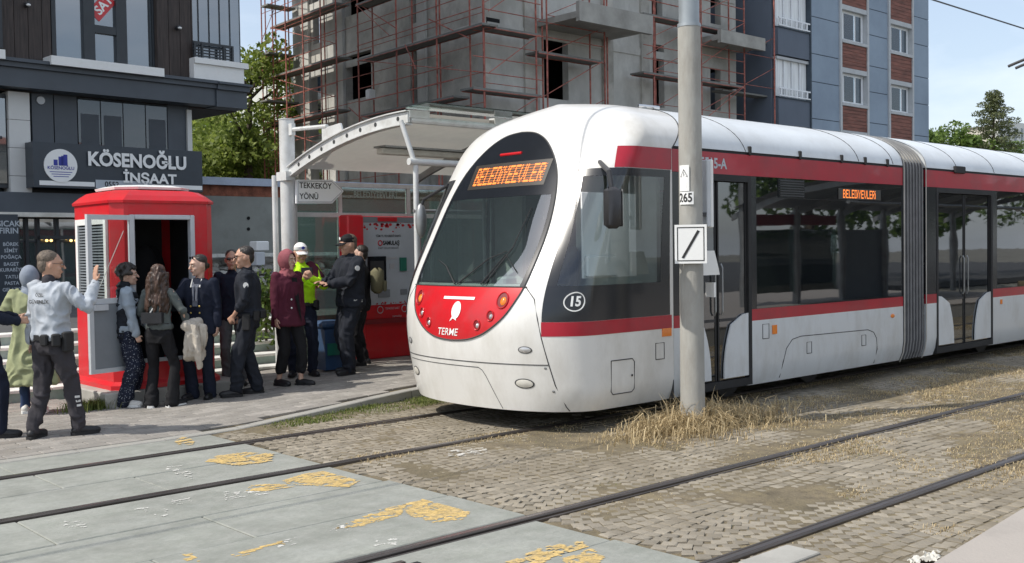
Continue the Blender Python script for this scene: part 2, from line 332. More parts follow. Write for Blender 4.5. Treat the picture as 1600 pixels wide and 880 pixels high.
def edge_y(x):                                # kerb line of the far pavement
    return 9.42 + max(0, min(1, (x - 4.6) / 3.0)) * .50
# --- concrete crossing, slab by slab, between the rails
crossing = struct(MB().box(-9, XC - .03, 2.0, 9.38, -.2, -.045), 'level_crossing', 'dirt_bed')
def slab(x0, x1, y0, y1, z):
    e = .004
    MB().box(x0 + e, x1 - e, y0 + e, y1 - e, -.04, z, bev=.006).build('slab', 'crossing_concrete', crossing)
strips = [(2.0, 2.75), (2.75, 3.41), (3.55, 4.20), (4.20, 4.85), (4.99, 5.78), (5.78, 6.5), (6.5, 7.25), (7.39, 8.04), (8.04, 8.69), (8.83, 9.40)]
rs = random.Random(3)
for k, (a, b2) in enumerate(strips):
    x = XC
    while x > -8:
        n = rs.uniform(1.9, 3.1) if x < XC else rs.uniform(1.2, 2.6)
        slab(max(-8.5, x - n), x + (rs.uniform(-.03, .03) if x == XC else 0), a, b2, rs.uniform(-.003, .003)); x -= n
# --- rails
track = []
for k, y in enumerate(RY):
    rmb = MB(); s = 1 if k % 2 == 0 else -1    # groove on the gauge side
    prof = [(-.034, -.12), (-.034, .004), (-.028, .012), (.028, .012), (.034, .004), (.034, -.028), (.062, -.03), (.062, -.002), (.07, .003), (.078, -.002), (.078, -.12)]
    n = 100; base = 0
    vs = []; fs = []
    for i in range(n + 1):
        x = -9 + 140 * (i / n) ** 1.6
        for a, z in prof: vs.append((x, y + s * a, z))
    m = len(prof)
    for i in range(n):
        for j in range(m - 1): fs.append((i * m + j, (i + 1) * m + j, (i + 1) * m + j + 1, i * m + j + 1))
    rmb.add(vs, fs); ro = rmb.build('rail', 'rail_steel', kind='structure')
    MB().box(-9, 60, y - .017, y + .017, .0121, .0135).build('running_surface', 'rail_polished', ro)
    dk = MB().box(-9, 130, y + s * .035, y + s * .061, -.034, -.029); dk.build('groove', 'rail_dark', ro)
    for sd in (-1, 1):
        if sd == s: continue
        MB().box(-9, XC, y - s * .035, y - s * .068, -.04, -.012).build('joint_filler', 'rail_dark', ro)
# --- small setts in arched rows
def sett_mesh(i):
    r = random.Random(i); a, b2, h = .047, .047, .05; e = .006; vs = []
    for z, q in ((-h, 0), (-.003, 0), (.0035, e)):
        for sx, sy in ((-1, -1), (1, -1), (1, 1), (-1, 1)): vs.append((sx * (a - q) + r.uniform(-.0065, .0065), sy * (b2 - q) + r.uniform(-.0065, .0065), z + r.uniform(-.0012, .0012)))
    vs.append((0, 0, .0055))
    fs = [(k * 4 + i2, k * 4 + (i2 + 1) % 4, k * 4 + 4 + (i2 + 1) % 4, k * 4 + 4 + i2) for k in range(2) for i2 in range(4)] + [(8 + i2, 8 + (i2 + 1) % 4, 12) for i2 in range(4)]
    return vs, fs
setts = [sett_mesh(i) for i in range(8)]
paving = struct(MB().box(XC - .02, 21, 2.25, 9.2, -.2, -.05), 'cobbled_paving', 'dirt_bed')
allset = []; rs = random.Random(11)
for (ya, yb) in ((2.24, 3.43), (3.58, 4.86), (5.0, 7.24), (7.41, 8.69), (8.84, 9.9)):
    nl = max(1, round((yb - ya) / 1.15)); W = (yb - ya) / nl
    for l in range(nl):
        y0 = ya + l * W; nj = max(3, int(W / .092)); dy = W / nj; amp = .30 * W
        for k in range(-6, 196):
            for j in range(nj):
                y = y0 + (j + .5) * dy; tt = (y - y0 - W / 2) / (W / 2); x = XC + .05 + k * .0895 + amp * (1 - tt * tt) + rs.uniform(-.009, .009)
                if x < XC + .05 or x > 21 or (y > 8.8 and y > edge_y(x) - .08): continue
                if noise.noise((x * .45 + 3, y * .9, 1.7)) > .30 and rs.random() < .8 and x > 7: continue
                if math.hypot(x - 8.0, y - 6.25) < .32: continue
                sl = -amp * 2 * tt / (W / 2); ang = math.atan(sl); yy = y + rs.uniform(-.006, .006)
                z = .006 * noise.noise((x * 1.1, yy * 1.1, 0)) * 2 - .010 + rs.uniform(-.0015, .0015)
                allset.append((x, yy, z, ang + rs.uniform(-.05, .05), dy / .1 * .98, rs.randrange(8)))
allset.sort(key=lambda q: math.hypot(q[0], q[1]))
sm = []
for v, f in setts: sm.append(MB().add(v, f).mesh('sett', 'sett_stone', recalc=False))
colr = []
for k2 in range(5):                            # individual setts take one of a few stone colours
    m = MATS['sett_stone'].copy(); nd = [n for n in m.node_tree.nodes if n.type == 'VALTORGB'][0]; c = .215 + .027 * k2
    for e in nd.color_ramp.elements: e.color = (c * 1.03, c * .92, c * .74, 1)
    colr.append(m)
pool = []
for i, me in enumerate(sm):
    for m in colr: q = me.copy(); q.materials[0] = m; pool.append(q)
vis = [q for q in allset if q[1] / max(q[0], .1) < 1.35]
near = set(id(q) for q in vis[:298])
for q in vis[:298]:
    place('sett', pool[rs.randrange(len(pool))], paving, (q[0], q[1], q[2]), q[3], (.86, q[4], 1))
mb = MB()
for q in allset:
    if id(q) in near: continue
    v, f = setts[q[5]]; c, s_ = math.cos(q[3]), math.sin(q[3])
    mb.add([(q[0] + a * c * .86 - b2 * q[4] * s_, q[1] + a * .86 * s_ + b2 * q[4] * c, q[2] + z) for a, b2, z in v], f)
mb.build('sett_field', 'sett_stone', paving, kind='stuff', recalc=False)
# --- small concrete ribbon beside rails near the crossing
for (x0, x1, y0, y1) in ((XC + .1, 5.7, 3.18, 3.40),):
    n = int((x1 - x0) / .5)
    for i in range(n): MB().box(x0 + i * .5 + .01, x0 + i * .5 + .485, y0, y1, -.05, .012 + rs.uniform(-.003, .003), bev=.006).build('edge_block', 'slab_concrete', paving)

# --- far pavement: pavers, ramp, kerb
def pz(x, y): return ramp(x, y)
mb = MB().grid(lambda a, b: ((x := -14 + 40 * a), (y := edge_y(x) + .13 + (15.0 - edge_y(x)) * b), pz(x, y) - .03), 80, 6)
pavement = struct(mb, 'pavement', 'dirt_bed')
pv = []; PWX, PWY = .30, .15
x = -6.0; row = 0
y = 9.44
while y < 13.1:
    xx = -6.0 + (row % 2) * PWX / 2
    while xx < 17:
        if y > edge_y(xx) + .14 and y > edge_y(xx + PWX) + .14 and not (4.45 < xx < 6.3 and y > 11.95): pv.append((xx, y))
        xx += PWX
    y += PWY; row += 1
def paver(mb, px, py, h=.0):
    e = .004; b = .007; v = []
    for z, q in ((-.028, 0), (-.004, 0), (0, b)):
        for sx, sy in ((0, 0), (1, 0), (1, 1), (0, 1)):
            vx = px + (e + q if sx == 0 else PWX - e - q); vy = py + (e + q if sy == 0 else PWY - e - q); v.append((vx, vy, pz(vx, vy) + z + h))
    mb.add(v, [(8, 9, 10, 11)] + [(k * 4 + i, k * 4 + (i + 1) % 4, k * 4 + 4 + (i + 1) % 4, k * 4 + 4 + i) for k in range(2) for i in range(4)])
def pvis(q):
    X, Y = q; c = CAM.T @ np.array([X, Y, -EYE]); return 0 < 800 + 1650 * c[0] / c[2] < 700
pn = sorted([q for q in pv if pvis(q)], key=lambda q: math.hypot(*q)); ind = set(pn[:298])
pcol = []
for k2 in range(5):
    m = MATS['paver_stone'].copy(); nd = [n for n in m.node_tree.nodes if n.type == 'VALTORGB'][0]; c = .27 + .022 * k2
    for e in nd.color_ramp.elements: e.color = (c * 1.02, c * .95, c * .86, 1)
    pcol.append(m)
pm = []
for m in pcol:
    t = MB(); e = .004; b = .007; v = []
    for z, q in ((-.028, 0), (-.004, 0), (0, b)):
        for sx, sy in ((0, 0), (1, 0), (1, 1), (0, 1)): v.append((e + q if sx == 0 else PWX - e - q, e + q if sy == 0 else PWY - e - q, z))
    t.add(v, [(8, 9, 10, 11)] + [(k * 4 + i, k * 4 + (i + 1) % 4, k * 4 + 4 + (i + 1) % 4, k * 4 + 4 + i) for k in range(2) for i in range(4)])
    pm.append(t.mesh('paver', m, recalc=False))
for q in pn[:298]:
    o = place('paver', pm[rs.randrange(5)], pavement, (q[0], q[1], pz(*q) + rs.uniform(-.001, .001))); o.rotation_euler = (0, -math.atan(pz(q[0] + PWX, q[1]) / PWX - pz(*q) / PWX), 0)
mb = MB()
for q in pv:
    if q not in ind: paver(mb, q[0], q[1], rs.uniform(-.0015, .0015))
mb.build('paver_field', 'paver_stone', pavement, kind='stuff', recalc=False)
x = -7.0
while x < 26:                                  # kerb stones
    L_ = .8; y0, y1 = edge_y(x), edge_y(x + L_); v = []
    for xx, yy in ((x + .004, y0), (x + L_ - .004, y1)):
        z = pz(xx, 10) + rs.uniform(-.002, .002)
        for dy, zz in ((0, -.1), (0, z - .008), (.008, z), (.132, z), (.132, -.1)): v.append((xx, yy + dy, zz))
    MB().add(v, [(i, i + 1, i + 6, i + 5) for i in range(4)] + [(0, 1, 2, 3, 4), (9, 8, 7, 6, 5)]).build('kerbstone', 'curb_stone', pavement); x += L_
# --- stair up to the shops and the upper street behind
stair = thing('stone_stair', (2, 13.2, 0), 'wide pale stone stair behind the crowd, running past the red booth', 'stairs')
for k in range(5):
    z0 = .0 + .145 * k; y0 = 13.15 + .33 * k
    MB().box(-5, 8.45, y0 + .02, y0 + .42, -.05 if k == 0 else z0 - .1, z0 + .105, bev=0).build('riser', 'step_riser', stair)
    x = -5.0
    while x < 8.45:
        x1 = min(8.45, x + 1.35); MB().box(x + .003, x1 - .003, y0, y0 + .36, z0 + .107, z0 + .145, bev=.005).build('tread', 'step_stone', stair); x = x1
mb = MB().box(-40, 60, 14.85, 24.2, -.2, .69); struct(mb, 'upper_street', 'asphalt')
mb = MB().box(8.46, 40, 13.4, 14.84, -.2, .30); struct(mb, 'planting_bed', 'dirt_bed')
mb = MB().box(-60, 120, 24.21, 120, -.25, .68); struct(mb, 'back_plot', 'ground_far')
# --- near platform where the photographer stands
mb = MB().prism([(3.2, 1.98), (4.54, 2.18), (5.73, 2.29), (30, 2.35), (30, -6), (3.2, -6)], lambda a, b, t: (a, b, t), -.2, .29)
near_plat = struct(mb, 'near_platform', 'curb_stone')
MB().prism([(3.2, 1.99), (4.54, 2.19), (5.73, 2.30), (30, 2.36), (30, -6), (3.2, -6)], lambda a, b, t: (a, b, t), .291, .31).build('platform_surface', 'platform_pink', near_plat)
struct(MB().box(-12, 3.19, -8, 1.98, -.2, -.003), 'near_pavement', 'curb_stone')
struct(MB().box(-60, 90, -60, -8.01, -.25, -.004), 'street_behind', 'asphalt')

# --- worn yellow blocks and white scuffs on the crossing
def worn(poly, seed, thr=-.12, cell=.018, sc=7, mat='road_yellow', nm='worn_paint', z=.0042, aniso=(1, 2.2)):
    xs = [p[0] for p in poly]; ys = [p[1] for p in poly]; mb = MB(); nx = int((max(xs) - min(xs)) / cell) + 1; ny = int((max(ys) - min(ys)) / cell) + 1
    def inside(x, y):
        c = False; n = len(poly)
        for i in range(n):
            (x1, y1), (x2, y2) = poly[i], poly[(i + 1) % n]
            if (y1 > y) != (y2 > y) and x < (x2 - x1) * (y - y1) / (y2 - y1) + x1: c = not c
        return c
    vid = {}; V = []; F = []
    def vert(i, j):
        if (i, j) not in vid:
            vid[(i, j)] = len(V); V.append((min(xs) + i * cell + .006 * noise.noise((i * 1.3, j * 1.3, seed)), min(ys) + j * cell + .006 * noise.noise((i * 1.3, j * 1.3, seed + 9)), z))
        return vid[(i, j)]
    for i in range(nx):
        for j in range(ny):
            x = min(xs) + (i + .5) * cell; y = min(ys) + (j + .5) * cell
            if inside(x, y) and noise.noise((x * sc * aniso[0], y * sc * aniso[1], seed)) + .5 * noise.noise((x * sc * 4, y * sc * 4, seed)) > thr + .10 * noise.noise((x * 60, y * 90, 3)) : F.append((vert(i, j), vert(i + 1, j), vert(i + 1, j + 1), vert(i, j + 1)))
    if F: mb.add(V, F).build(nm, mat, crossing)
def pxpoly(*pts): return [G(*p) for p in pts]
worn(pxpoly((320, 722), (338, 713), (380, 707), (428, 710), (424, 722), (370, 728)), 1, -.25)
worn(pxpoly((440, 752), (475, 741), (505, 737), (562, 752), (545, 762), (455, 758)), 2, -.35)
worn(pxpoly((385, 768), (390, 758), (440, 757), (460, 761), (415, 768)), 3, -.1)
worn(pxpoly((520, 828), (600, 795), (636, 788), (625, 806), (570, 822)), 4, -.2)
worn(pxpoly((626, 790), (660, 781), (705, 792), (735, 800), (725, 812), (672, 818), (640, 806)), 5, -.22)
worn(pxpoly((785, 882), (850, 855), (908, 846), (918, 855), (850, 880), (845, 890)), 6, -.15)
worn(pxpoly((878, 874), (925, 858), (945, 872), (930, 884), (890, 890)), 7, -.15)
worn(pxpoly((272, 690), (285, 683), (305, 688), (300, 696), (280, 696)), 8, -.2)
worn(pxpoly((285, 868), (300, 865), (312, 878), (290, 880)), 9, -.1)
worn(pxpoly((360, 868), (440, 846), (446, 852), (370, 872)), 10, .0)
for i, (a, b2, c2) in enumerate([((268, 786), (300, 782), 4), ((352, 778), (420, 768), 4), ((435, 852), (466, 845), 5), ((350, 773), (375, 771), 4), ((240, 806), (262, 800), 6), ((515, 826), (545, 824), 5), ((700, 710), (760, 704), 5), ((270, 735), (300, 744), 5), ((210, 797), (232, 797), 3), ((100, 820), (135, 820), 5), ((585, 850), (620, 846), 6), ((260, 733), (285, 728), 4)]):
    worn(pxpoly((a[0], a[1] - c2), (b2[0], b2[1] - c2), (b2[0], b2[1] + c2), (a[0], a[1] + c2)), 20 + i, .20, mat='road_white', nm='paint_scuff', sc=12, cell=.011)
# --- two short steel strips set in the slab
sa, sb = G(505, 873), G(582, 855)
MB().box(sa[0], sb[0], 4.62, 4.66, -.01, .0075).build('steel_strip', 'rail_dark', crossing)
MB().box(sa[0] + .1, sb[0] - .05, 4.70, 4.74, -.01, .0075).build('steel_strip', 'rail_steel', crossing)

# ------------------------------------------------------------------ grasses (counted by nobody: stuff)
def blades(name, pts, mat, h, wd, kind='stuff', curl=.5, droop=.35, parent=None, label=None, cat=None):
    V = []; F = []
    for (x, y, z, hh) in pts:
        a = random.uniform(0, 2 * PI); l = h * hh * random.uniform(.6, 1.3); dx, dy = math.cos(a), math.sin(a); c = curl * random.uniform(.2, 1.3); w2 = wd * random.uniform(.7, 1.3)
        px, py = -dy * w2, dx * w2; n = len(V)
        m = (x + dx * l * c * .25, y + dy * l * c * .25, z + l * .55); t = (x + dx * l * c * .85, y + dy * l * c * .85, z + l * max(.25, 1 - droop * c))
        V += [(x - px, y - py, z - .02), (x + px, y + py, z - .02), (m[0] - px * .7, m[1] - py * .7, m[2]), (m[0] + px * .7, m[1] + py * .7, m[2]), t]
        F += [(n, n + 1, n + 3, n + 2), (n + 2, n + 3, n + 4)]
    mb = MB(); mb.v = V; mb.f = F; return mb.build(name, mat, parent, kind=kind, recalc=False, label=label, cat=cat)
def scatter(n, x0, x1, y0, y1, f): 
    o = []
    while len(o) < n:
        x, y = random.uniform(x0, x1), random.uniform(y0, y1); q = f(x, y)
        if random.random() < q: o.append((x, y, -.02, .4 + .6 * q))
        else: n -= .02
    return o
# tall dry tuft round the pole
PPX, PPY = 8.0, 6.25
pts = []
for i in range(4300):
    a = random.uniform(0, 2 * PI); r = abs(random.gauss(0, .42)); x = PPX + math.cos(a) * r * (2.3 if math.cos(a) > 0 else 1.35); y = PPY + math.sin(a) * r * .75 + .02
    if y > 6.62 or math.hypot(x - PPX, y - PPY) < .11: continue
    pts.append((x, y, 0, max(.25, 1.05 - r * .8)))
blades('dry_grass_tuft', pts, 'dry_grass', .25, .0036, curl=1.5, droop=.5)
blades('seeding_grass', [(q[0], q[1], q[2], q[3]) for q in random.sample(pts, 520)], 'dry_grass', .40, .0052, curl=1.6, droop=.42)
def strip_density(x, y):
    n = noise.noise((x * .8, y * 1.6, 4)) + .5 * noise.noise((x * 3, y * 3, 2)); d = 0
    if 5.0 < y < 6.75 and x > 7.6: d = .95 * max(0, min(1, (x - 7.4) / 1.2)) * max(0, min(1, .55 + n * 1.6)) * (1 if y > 5.45 or n > .1 else .35)
    for ry in RY:
        if .05 < abs(y - ry) < .30 and x > XC + .3: d = max(d, max(0, .35 + n) * (1.2 if x > 6.8 else .35))
    if 3.6 < y < 4.85 and 6.5 < x < 20: d = max(d, max(0, n * 2.2 + .02))
    if 2.35 < y < 3.4 and x > 6: d = max(d, max(0, n * 1.6 - .05))
    if 5 < y < 7.2 and 5.2 < x < 8.5: d = max(d, max(0, n * .8 - .15))
    if 6.4 < y < 7.2 and x > 6.3: d = max(d, .25)
    if x > 7 and noise.noise((x * .45 + 3, y * .9, 1.7)) > .27: d = max(d, .55)
    return max(0, min(1, d))
pts = scatter(70000, 4.8, 22, 2.35, 7.2, strip_density)
blades('dry_grass', pts, 'dry_grass', .055, .0030, curl=1.3, droop=.5)
blades('green_grass', scatter(5000, 4.9, 18, 2.4, 7.2, lambda x, y: .5 * strip_density(x, y) + max(0, .3 * noise.noise((x * 2, y * 2, 8)))), 'fresh_grass', .045, .0035, curl=.9)
def kerb_density(x, y):
    e = edge_y(x) - y
    if e < 0 or e > .55: return 0
    n = noise.noise((x * 1.7, y * 2, 6)); return max(0, min(1, (.75 - e * 1.2 + n) * min(1, max(0, (x - 5.1) / .6))))
pts = scatter(4200, 5.0, 9.5, 9.2, 9.95, kerb_density)
blades('kerb_grass', pts, 'fresh_grass', .065, .0045, curl=.9)
blades('rail_weeds', scatter(2500, 4.9, 9, 7.0, 8.9, lambda x, y: .8 * max(0, .4 + noise.noise((x * 2, y, 3))) if min(abs(y - RY[2]), abs(y - RY[3])) < .16 and min(abs(y - RY[2]), abs(y - RY[3])) > .05 else 0), 'dry_grass', .05, .004, curl=.9)
pts = [(random.gauss(4.45, .14), random.gauss(11.95, .08), 0, 1) for i in range(700)]
blades('grass_tuft', [p for p in pts if p[1] < 12.05], 'fresh_grass', .13, .005, curl=.9)
pts = [(random.gauss(6.1, .25), random.gauss(2.42, .05), 0, 1) for i in range(260)]
blades('platform_edge_grass', pts, 'dry_grass', .11, .003, curl=1)
# crumpled litter by the near platform
def crum(a, b):
    x = 5.35 + .30 * a; y = 2.66 + .10 * b + .02 * math.sin(a * 9); n = noise.noise((a * 5, b * 6, 1)); return (x, y, .012 + .03 * abs(n) + .012 * noise.noise((a * 15, b * 14, 3)))
MB().grid(crum, 26, 16, lambda a, b: math.hypot((a - .5) * 2, (b - .5) * 2) < .95 + .2 * math.sin(a * 20)).build('crumpled_paper', 'off_white', label='crumpled white paper scrap lying on the cobbles beside the near platform edge', cat='litter', base=(5.55, 2.5, 0), smooth=40)
# ================================================================== TRAM
def spline(xs, ys):
    """natural cubic through the surveyed stations"""
    xs = np.array(xs, float); ys = np.array(ys, float); n = len(xs); h = np.diff(xs); A = np.eye(n); r = np.zeros(n)
    for i in range(1, n - 1): A[i, i - 1], A[i, i], A[i, i + 1] = h[i - 1], 2 * (h[i - 1] + h[i]), h[i]; r[i] = 6 * ((ys[i + 1] - ys[i]) / h[i] - (ys[i] - ys[i - 1]) / h[i - 1])
    m = np.linalg.solve(A, r); X = np.linspace(xs[0], xs[-1], 400); Y = np.empty(400)
    for k, x in enumerate(X):
        i = min(n - 2, max(0, int(np.searchsorted(xs, x) - 1))); a, b = xs[i + 1] - x, x - xs[i]; Y[k] = (m[i] * a ** 3 + m[i + 1] * b ** 3) / (6 * h[i]) + (ys[i] / h[i] - m[i] * h[i] / 6) * a + (ys[i + 1] / h[i] - m[i + 1] * h[i] / 6) * b
    return lambda z: float(np.interp(z, X, Y))
xfz = spline([.20, .45, .8, 1.1, 1.4, 1.8, 2.2, 2.6, 2.9, 3.1, 3.265], [6.63, 6.575, 6.515, 6.525, 6.64, 6.88, 7.09, 7.295, 7.48, 7.68, 8.03])
_D = spline([.20, .9, 2.0, 2.9, 3.265], [.70, .70, .42, .50, .46])
PP = 2.13; TOPZ = 3.27
def XJz(z): return 8.30 + (0 if z < 2.71 else .55 * (z - 2.71) / .56)
XJ = 8.30
def hw(z):
    if z < .45: return 1.325 - .06 * ((.45 - z) / .25) ** 2
    if z <= 2.70: return 1.325
    t = (z - 2.70) / (TOPZ - 2.70); return 1.325 * max(0, 1 - t ** 2.3) ** .5
def Dz(z): return _D(z)
def y_to_u(y, z):
    a = min(1, abs(y) / max(1e-4, hw(z))); s = math.asin(min(1, a ** (PP / 2))) / (PI / 2) * .7; return math.copysign(s, y)
def NS(u, z):
    ph = min(1, abs(u) / .7) * PI / 2; w_ = hw(z); D = Dz(z); a = math.sin(ph) ** (2 / PP); c = max(0, math.cos(ph)) ** (2 / PP)
    x = xfz(z) + D * (1 - c)
    if abs(u) > .7: x += (abs(u) - .7) / .3 * (XJz(z) - xfz(z) - D)
    return Vector((x, CY + math.copysign(w_ * a, u), z))
def NN(u, z):
    e = .006; a = NS(u + e, z) - NS(u - e, z); z2 = min(z + e, TOPZ - .001); b = NS(u, z2) - NS(u, z - e); n = a.cross(b)
    n = n.normalized() if n.length > 1e-9 else Vector((-1, 0, 0))
    c = Vector((9.0, CY, 1.6)); return n if n.dot(NS(u, z) - c) > 0 else -n
def NO(u, z, off): return NS(u, z) + NN(u, z) * off
def NYZ(y, z, off=0): return NO(y_to_u(y, z), z, off)
_t = [0, 1, 2, 3, 4, 5, 6, 7, 8, 9, 10, 11, 12, 13, 14]
_oz = spline(_t, [.848, .862, .90, .96, 1.09, 1.24, 1.40, 1.68, 2.0, 2.3, 2.55, 2.75, 2.86, 2.915, 2.932])
_oy = spline(_t, [.0, .21, .37, .50, .67, .77, .828, .850, .840, .785, .675, .50, .34, .18, .0])
_tt = np.linspace(0, 14, 900); _OZ = np.maximum.accumulate([_oz(t) for t in _tt]); _OW = np.array([max(0, _oy(t)) for t in _tt])
def wo(z): return float(np.interp(z, _OZ, _OW))
def outline_pts(off, n=60):
    P = [(_oy(t), _oz(t)) for t in np.linspace(0, 14, n)]; return [NYZ(y, z, off) for y, z in P] + [NYZ(-y, z, off) for y, z in P[::-1]]

tram = thing('tram', (6.3, CY, 0), 'white and red tram with orange destination display standing at the stop', 'tram')
# cab window outline on the nose (both sides)
def cab_left(z): return y_to_u(float(np.interp(z, [1.03, 1.44, 1.81, 2.18, 2.49], [1.035, 1.03, 1.015, .97, .90])), z)
CAB_Z = (1.052, 2.49)
def in_cab(u, z): return CAB_Z[0] + .30 < z < CAB_Z[1] - .06 and cab_left(z) + .035 < abs(u) < .965
ZR = sorted(set([round(v, 4) for v in list(np.linspace(.20, 2.9, 100)) + list(np.linspace(2.9, TOPZ - .004, 26))]))
UC = list(np.linspace(-1, 1, 241))
mb = MB(); vs = [NS(u_, z) for z in ZR for u_ in UC]; n = len(UC); fs = []
for j in range(len(ZR) - 1):
    for i in range(n - 1):
        uc, zc = (UC[i] + UC[i + 1]) / 2, (ZR[j] + ZR[j + 1]) / 2; y = NS(uc, zc).y - CY; 
        if in_cab(uc, zc): continue
        if abs(uc) < .7 and 1.40 < zc < 2.88 and abs(y) < wo(zc) - .035: continue
        fs.append((j * n + i, j * n + i + 1, (j + 1) * n + i + 1, (j + 1) * n + i))
mb.add(vs, fs); nose = mb.build('nose', 'tram_white', tram, smooth=60)
def npatch(name, mat, uL, uR, z0, z1, off, nu=24, nz=16, parent=tram, th=0, smooth=60, side=1, keep=None):
    mb = MB(); f = lambda a, b: NO(side * (uL(z0 + (z1 - z0) * b) * (1 - a) + uR(z0 + (z1 - z0) * b) * a), z0 + (z1 - z0) * b, off)
    mb.grid(f, nu, nz, keep); return mb.build(name, mat, parent, smooth=smooth)
def opatch(name, mat, z0, z1, off, nz=30, nu=30, parent=tram, inset=0):
    """patch of the oval front between two heights"""
    mb = MB()
    def f(a, b):
        z = z0 + (z1 - z0) * b; w_ = max(.002, wo(z) - inset); return NYZ((2 * a - 1) * w_, z, off)
    mb.grid(f, nu, nz); return mb.build(name, mat, parent, smooth=60)
def oz(a, b, n): return [a + (b - a) * math.sin(i / n * PI / 2) for i in range(n + 1)]
wind = opatch('windshield', 'glass_front', 1.372, 2.27, .007, nz=34)
band = opatch('display_surround', 'frit', 2.25, 2.931, .009, nz=44)
red = opatch('red_front_panel', 'tram_red',   .849, 1.368, .006, nz=44)
MB().tube(outline_pts(.006), .0075, 6).build('gasket', 'seam', wind)
MB().tube([NYZ(.85 * (1 - 2 * i / 24), 1.37, .008) for i in range(25)], .006, 6).build('lower_seal', 'seam', wind)
# frit edge inside the windshield
for s in (-1, 1):
    mb = MB()
    mb.grid(lambda a, b: NYZ(s * (wo(1.372 + .9 * b) - .045 * a - .001), 1.372 + .9 * b, .0095), 3, 26)
    mb.build('windshield_edge', 'frit', wind, smooth=60)
# LED destination board, dot by dot
FONT = {'B': ['11110', '10001', '10001', '11110', '10001', '10001', '11110'], 'E': ['11111', '10000', '10000', '11110', '10000', '10000', '11111'], 'L': ['10000'] * 6 + ['11111'],
        'D': ['11110', '10001', '10001', '10001', '10001', '10001', '11110'], 'I': ['1', '0', '1', '1', '1', '1', '1'], 'Y': ['10001', '10001', '01010', '00100', '00100', '00100', '00100'],
        'V': ['10001', '10001', '10001', '10001', '10001', '01010', '00100'], 'R': ['11110', '10001', '10001', '11110', '10100', '10010', '10001']}
def led_rows(word):
    rows = [''] * 7
    for ch in word:
        for i in range(7): rows[i] += FONT[ch][i] + '0'
    return rows
rows = led_rows('BELEDIYEEVLER'); ncol = len(rows[0]); LY0, LY1, LZ0, LZ1 = .44, -.585, 2.385, 2.575
opb = MB().grid(lambda a, b: NYZ(.52 - 1.14 * a, 2.35 + .26 * b, .011), 30, 8); board = opb.build('destination_display', 'led_back', tram, smooth=60)
mb = MB(); mo = MB(); cw = (LY0 - LY1) / ncol; chh = (LZ1 - LZ0) / 7
for r_i in range(7):
    for c_i in range(ncol):
        y = LY0 - (c_i + .5) * cw; z = LZ1 - (r_i + .5) * chh; k = mb if rows[r_i][c_i] == '1' else mo; q = .38 if k is mb else .2
        k.add([NYZ(y + cw * q, z - chh * q, .014), NYZ(y - cw * q, z - chh * q, .014), NYZ(y - cw * q, z + chh * q, .014), NYZ(y + cw * q, z + chh * q, .014)], [(0, 1, 2, 3)])
mb.build('led_letters', 'led_orange', board); mo.build('led_dots_off', 'led_off', board)  # unlit dots carry a faint painted glow
MB().tube([NYZ(.16 - .32 * i / 8, 2.70, .010) for i in range(9)], .016, 8).build('camera_strip', 'tram_red', tram)
# lamps on the red panel
def disc(mb, y, z, ry, rz, off, dome=0, n=18, tilt=0, hole=0):
    vs = [NYZ(y, z, off + dome)] ; 
    for q, d in ((.5, dome * .8), (1.0, 0)):
        for i in range(n):
            t = 2 * PI * i / n; a, b2 = ry * q * math.cos(t), rz * q * math.sin(t); a, b2 = a * math.cos(tilt) - b2 * math.sin(tilt), a * math.sin(tilt) + b2 * math.cos(tilt)
            vs.append(NYZ(y + a, z + b2, off + d))
    fs = [(0, 1 + i, 1 + (i + 1) % n) for i in range(n)] + [(1 + i, 1 + n + i, 1 + n + (i + 1) % n, 1 + (i + 1) % n) for i in range(n)]
    mb.add(vs, fs)
MATS['recess_red'] = MATS['tram_red'].copy(); 
M('recess_red', srgb(120, 18, 26), rough=.5, var=.1)
for s in (-1, 1):
    for (y, z, r1, col) in ((.635, 1.245, .074, 'lens_orange'), (.525, 1.10, .047, 'lens_clear'), (.37, 1.01, .047, 'lens_clear')):
        mb = MB(); disc(mb, s * y, z, r1 * .82, r1, .009, -.0, tilt=-s * .35); h = mb.build('headlight', 'recess_red', tram, smooth=50)  # flat disc, the lamp recess's shade put into darker red
        mb = MB(); ring = [NYZ(s * y + r1 * .82 * math.cos(t), z + r1 * math.sin(t), .010) for t in np.linspace(0, 2 * PI, 22)]; mb.tube(ring, .007, 6); mb.build('bezel', 'tram_red', h, smooth=60)
        mb = MB(); disc(mb, s * y - .012, z - .008, r1 * .45, r1 * .52, .011, .014); mb.build('lens', col, h, smooth=60)
    for (y, z, ry, rz, nm) in ((.88, .79, .065, .034, 'marker_lamp'), (.83, .47, .095, .048, 'fog_lamp')):
        mb = MB(); disc(mb, s * y, z, ry, rz, .004, .0); h = mb.build(nm, 'interior_dark', tram, smooth=50); mb = MB(); disc(mb, s * y, z, ry * .86, rz * .82, .006, .008); mb.build('lens', 'lens_clear' if nm == 'marker_lamp' else 'off_white', h, smooth=60)
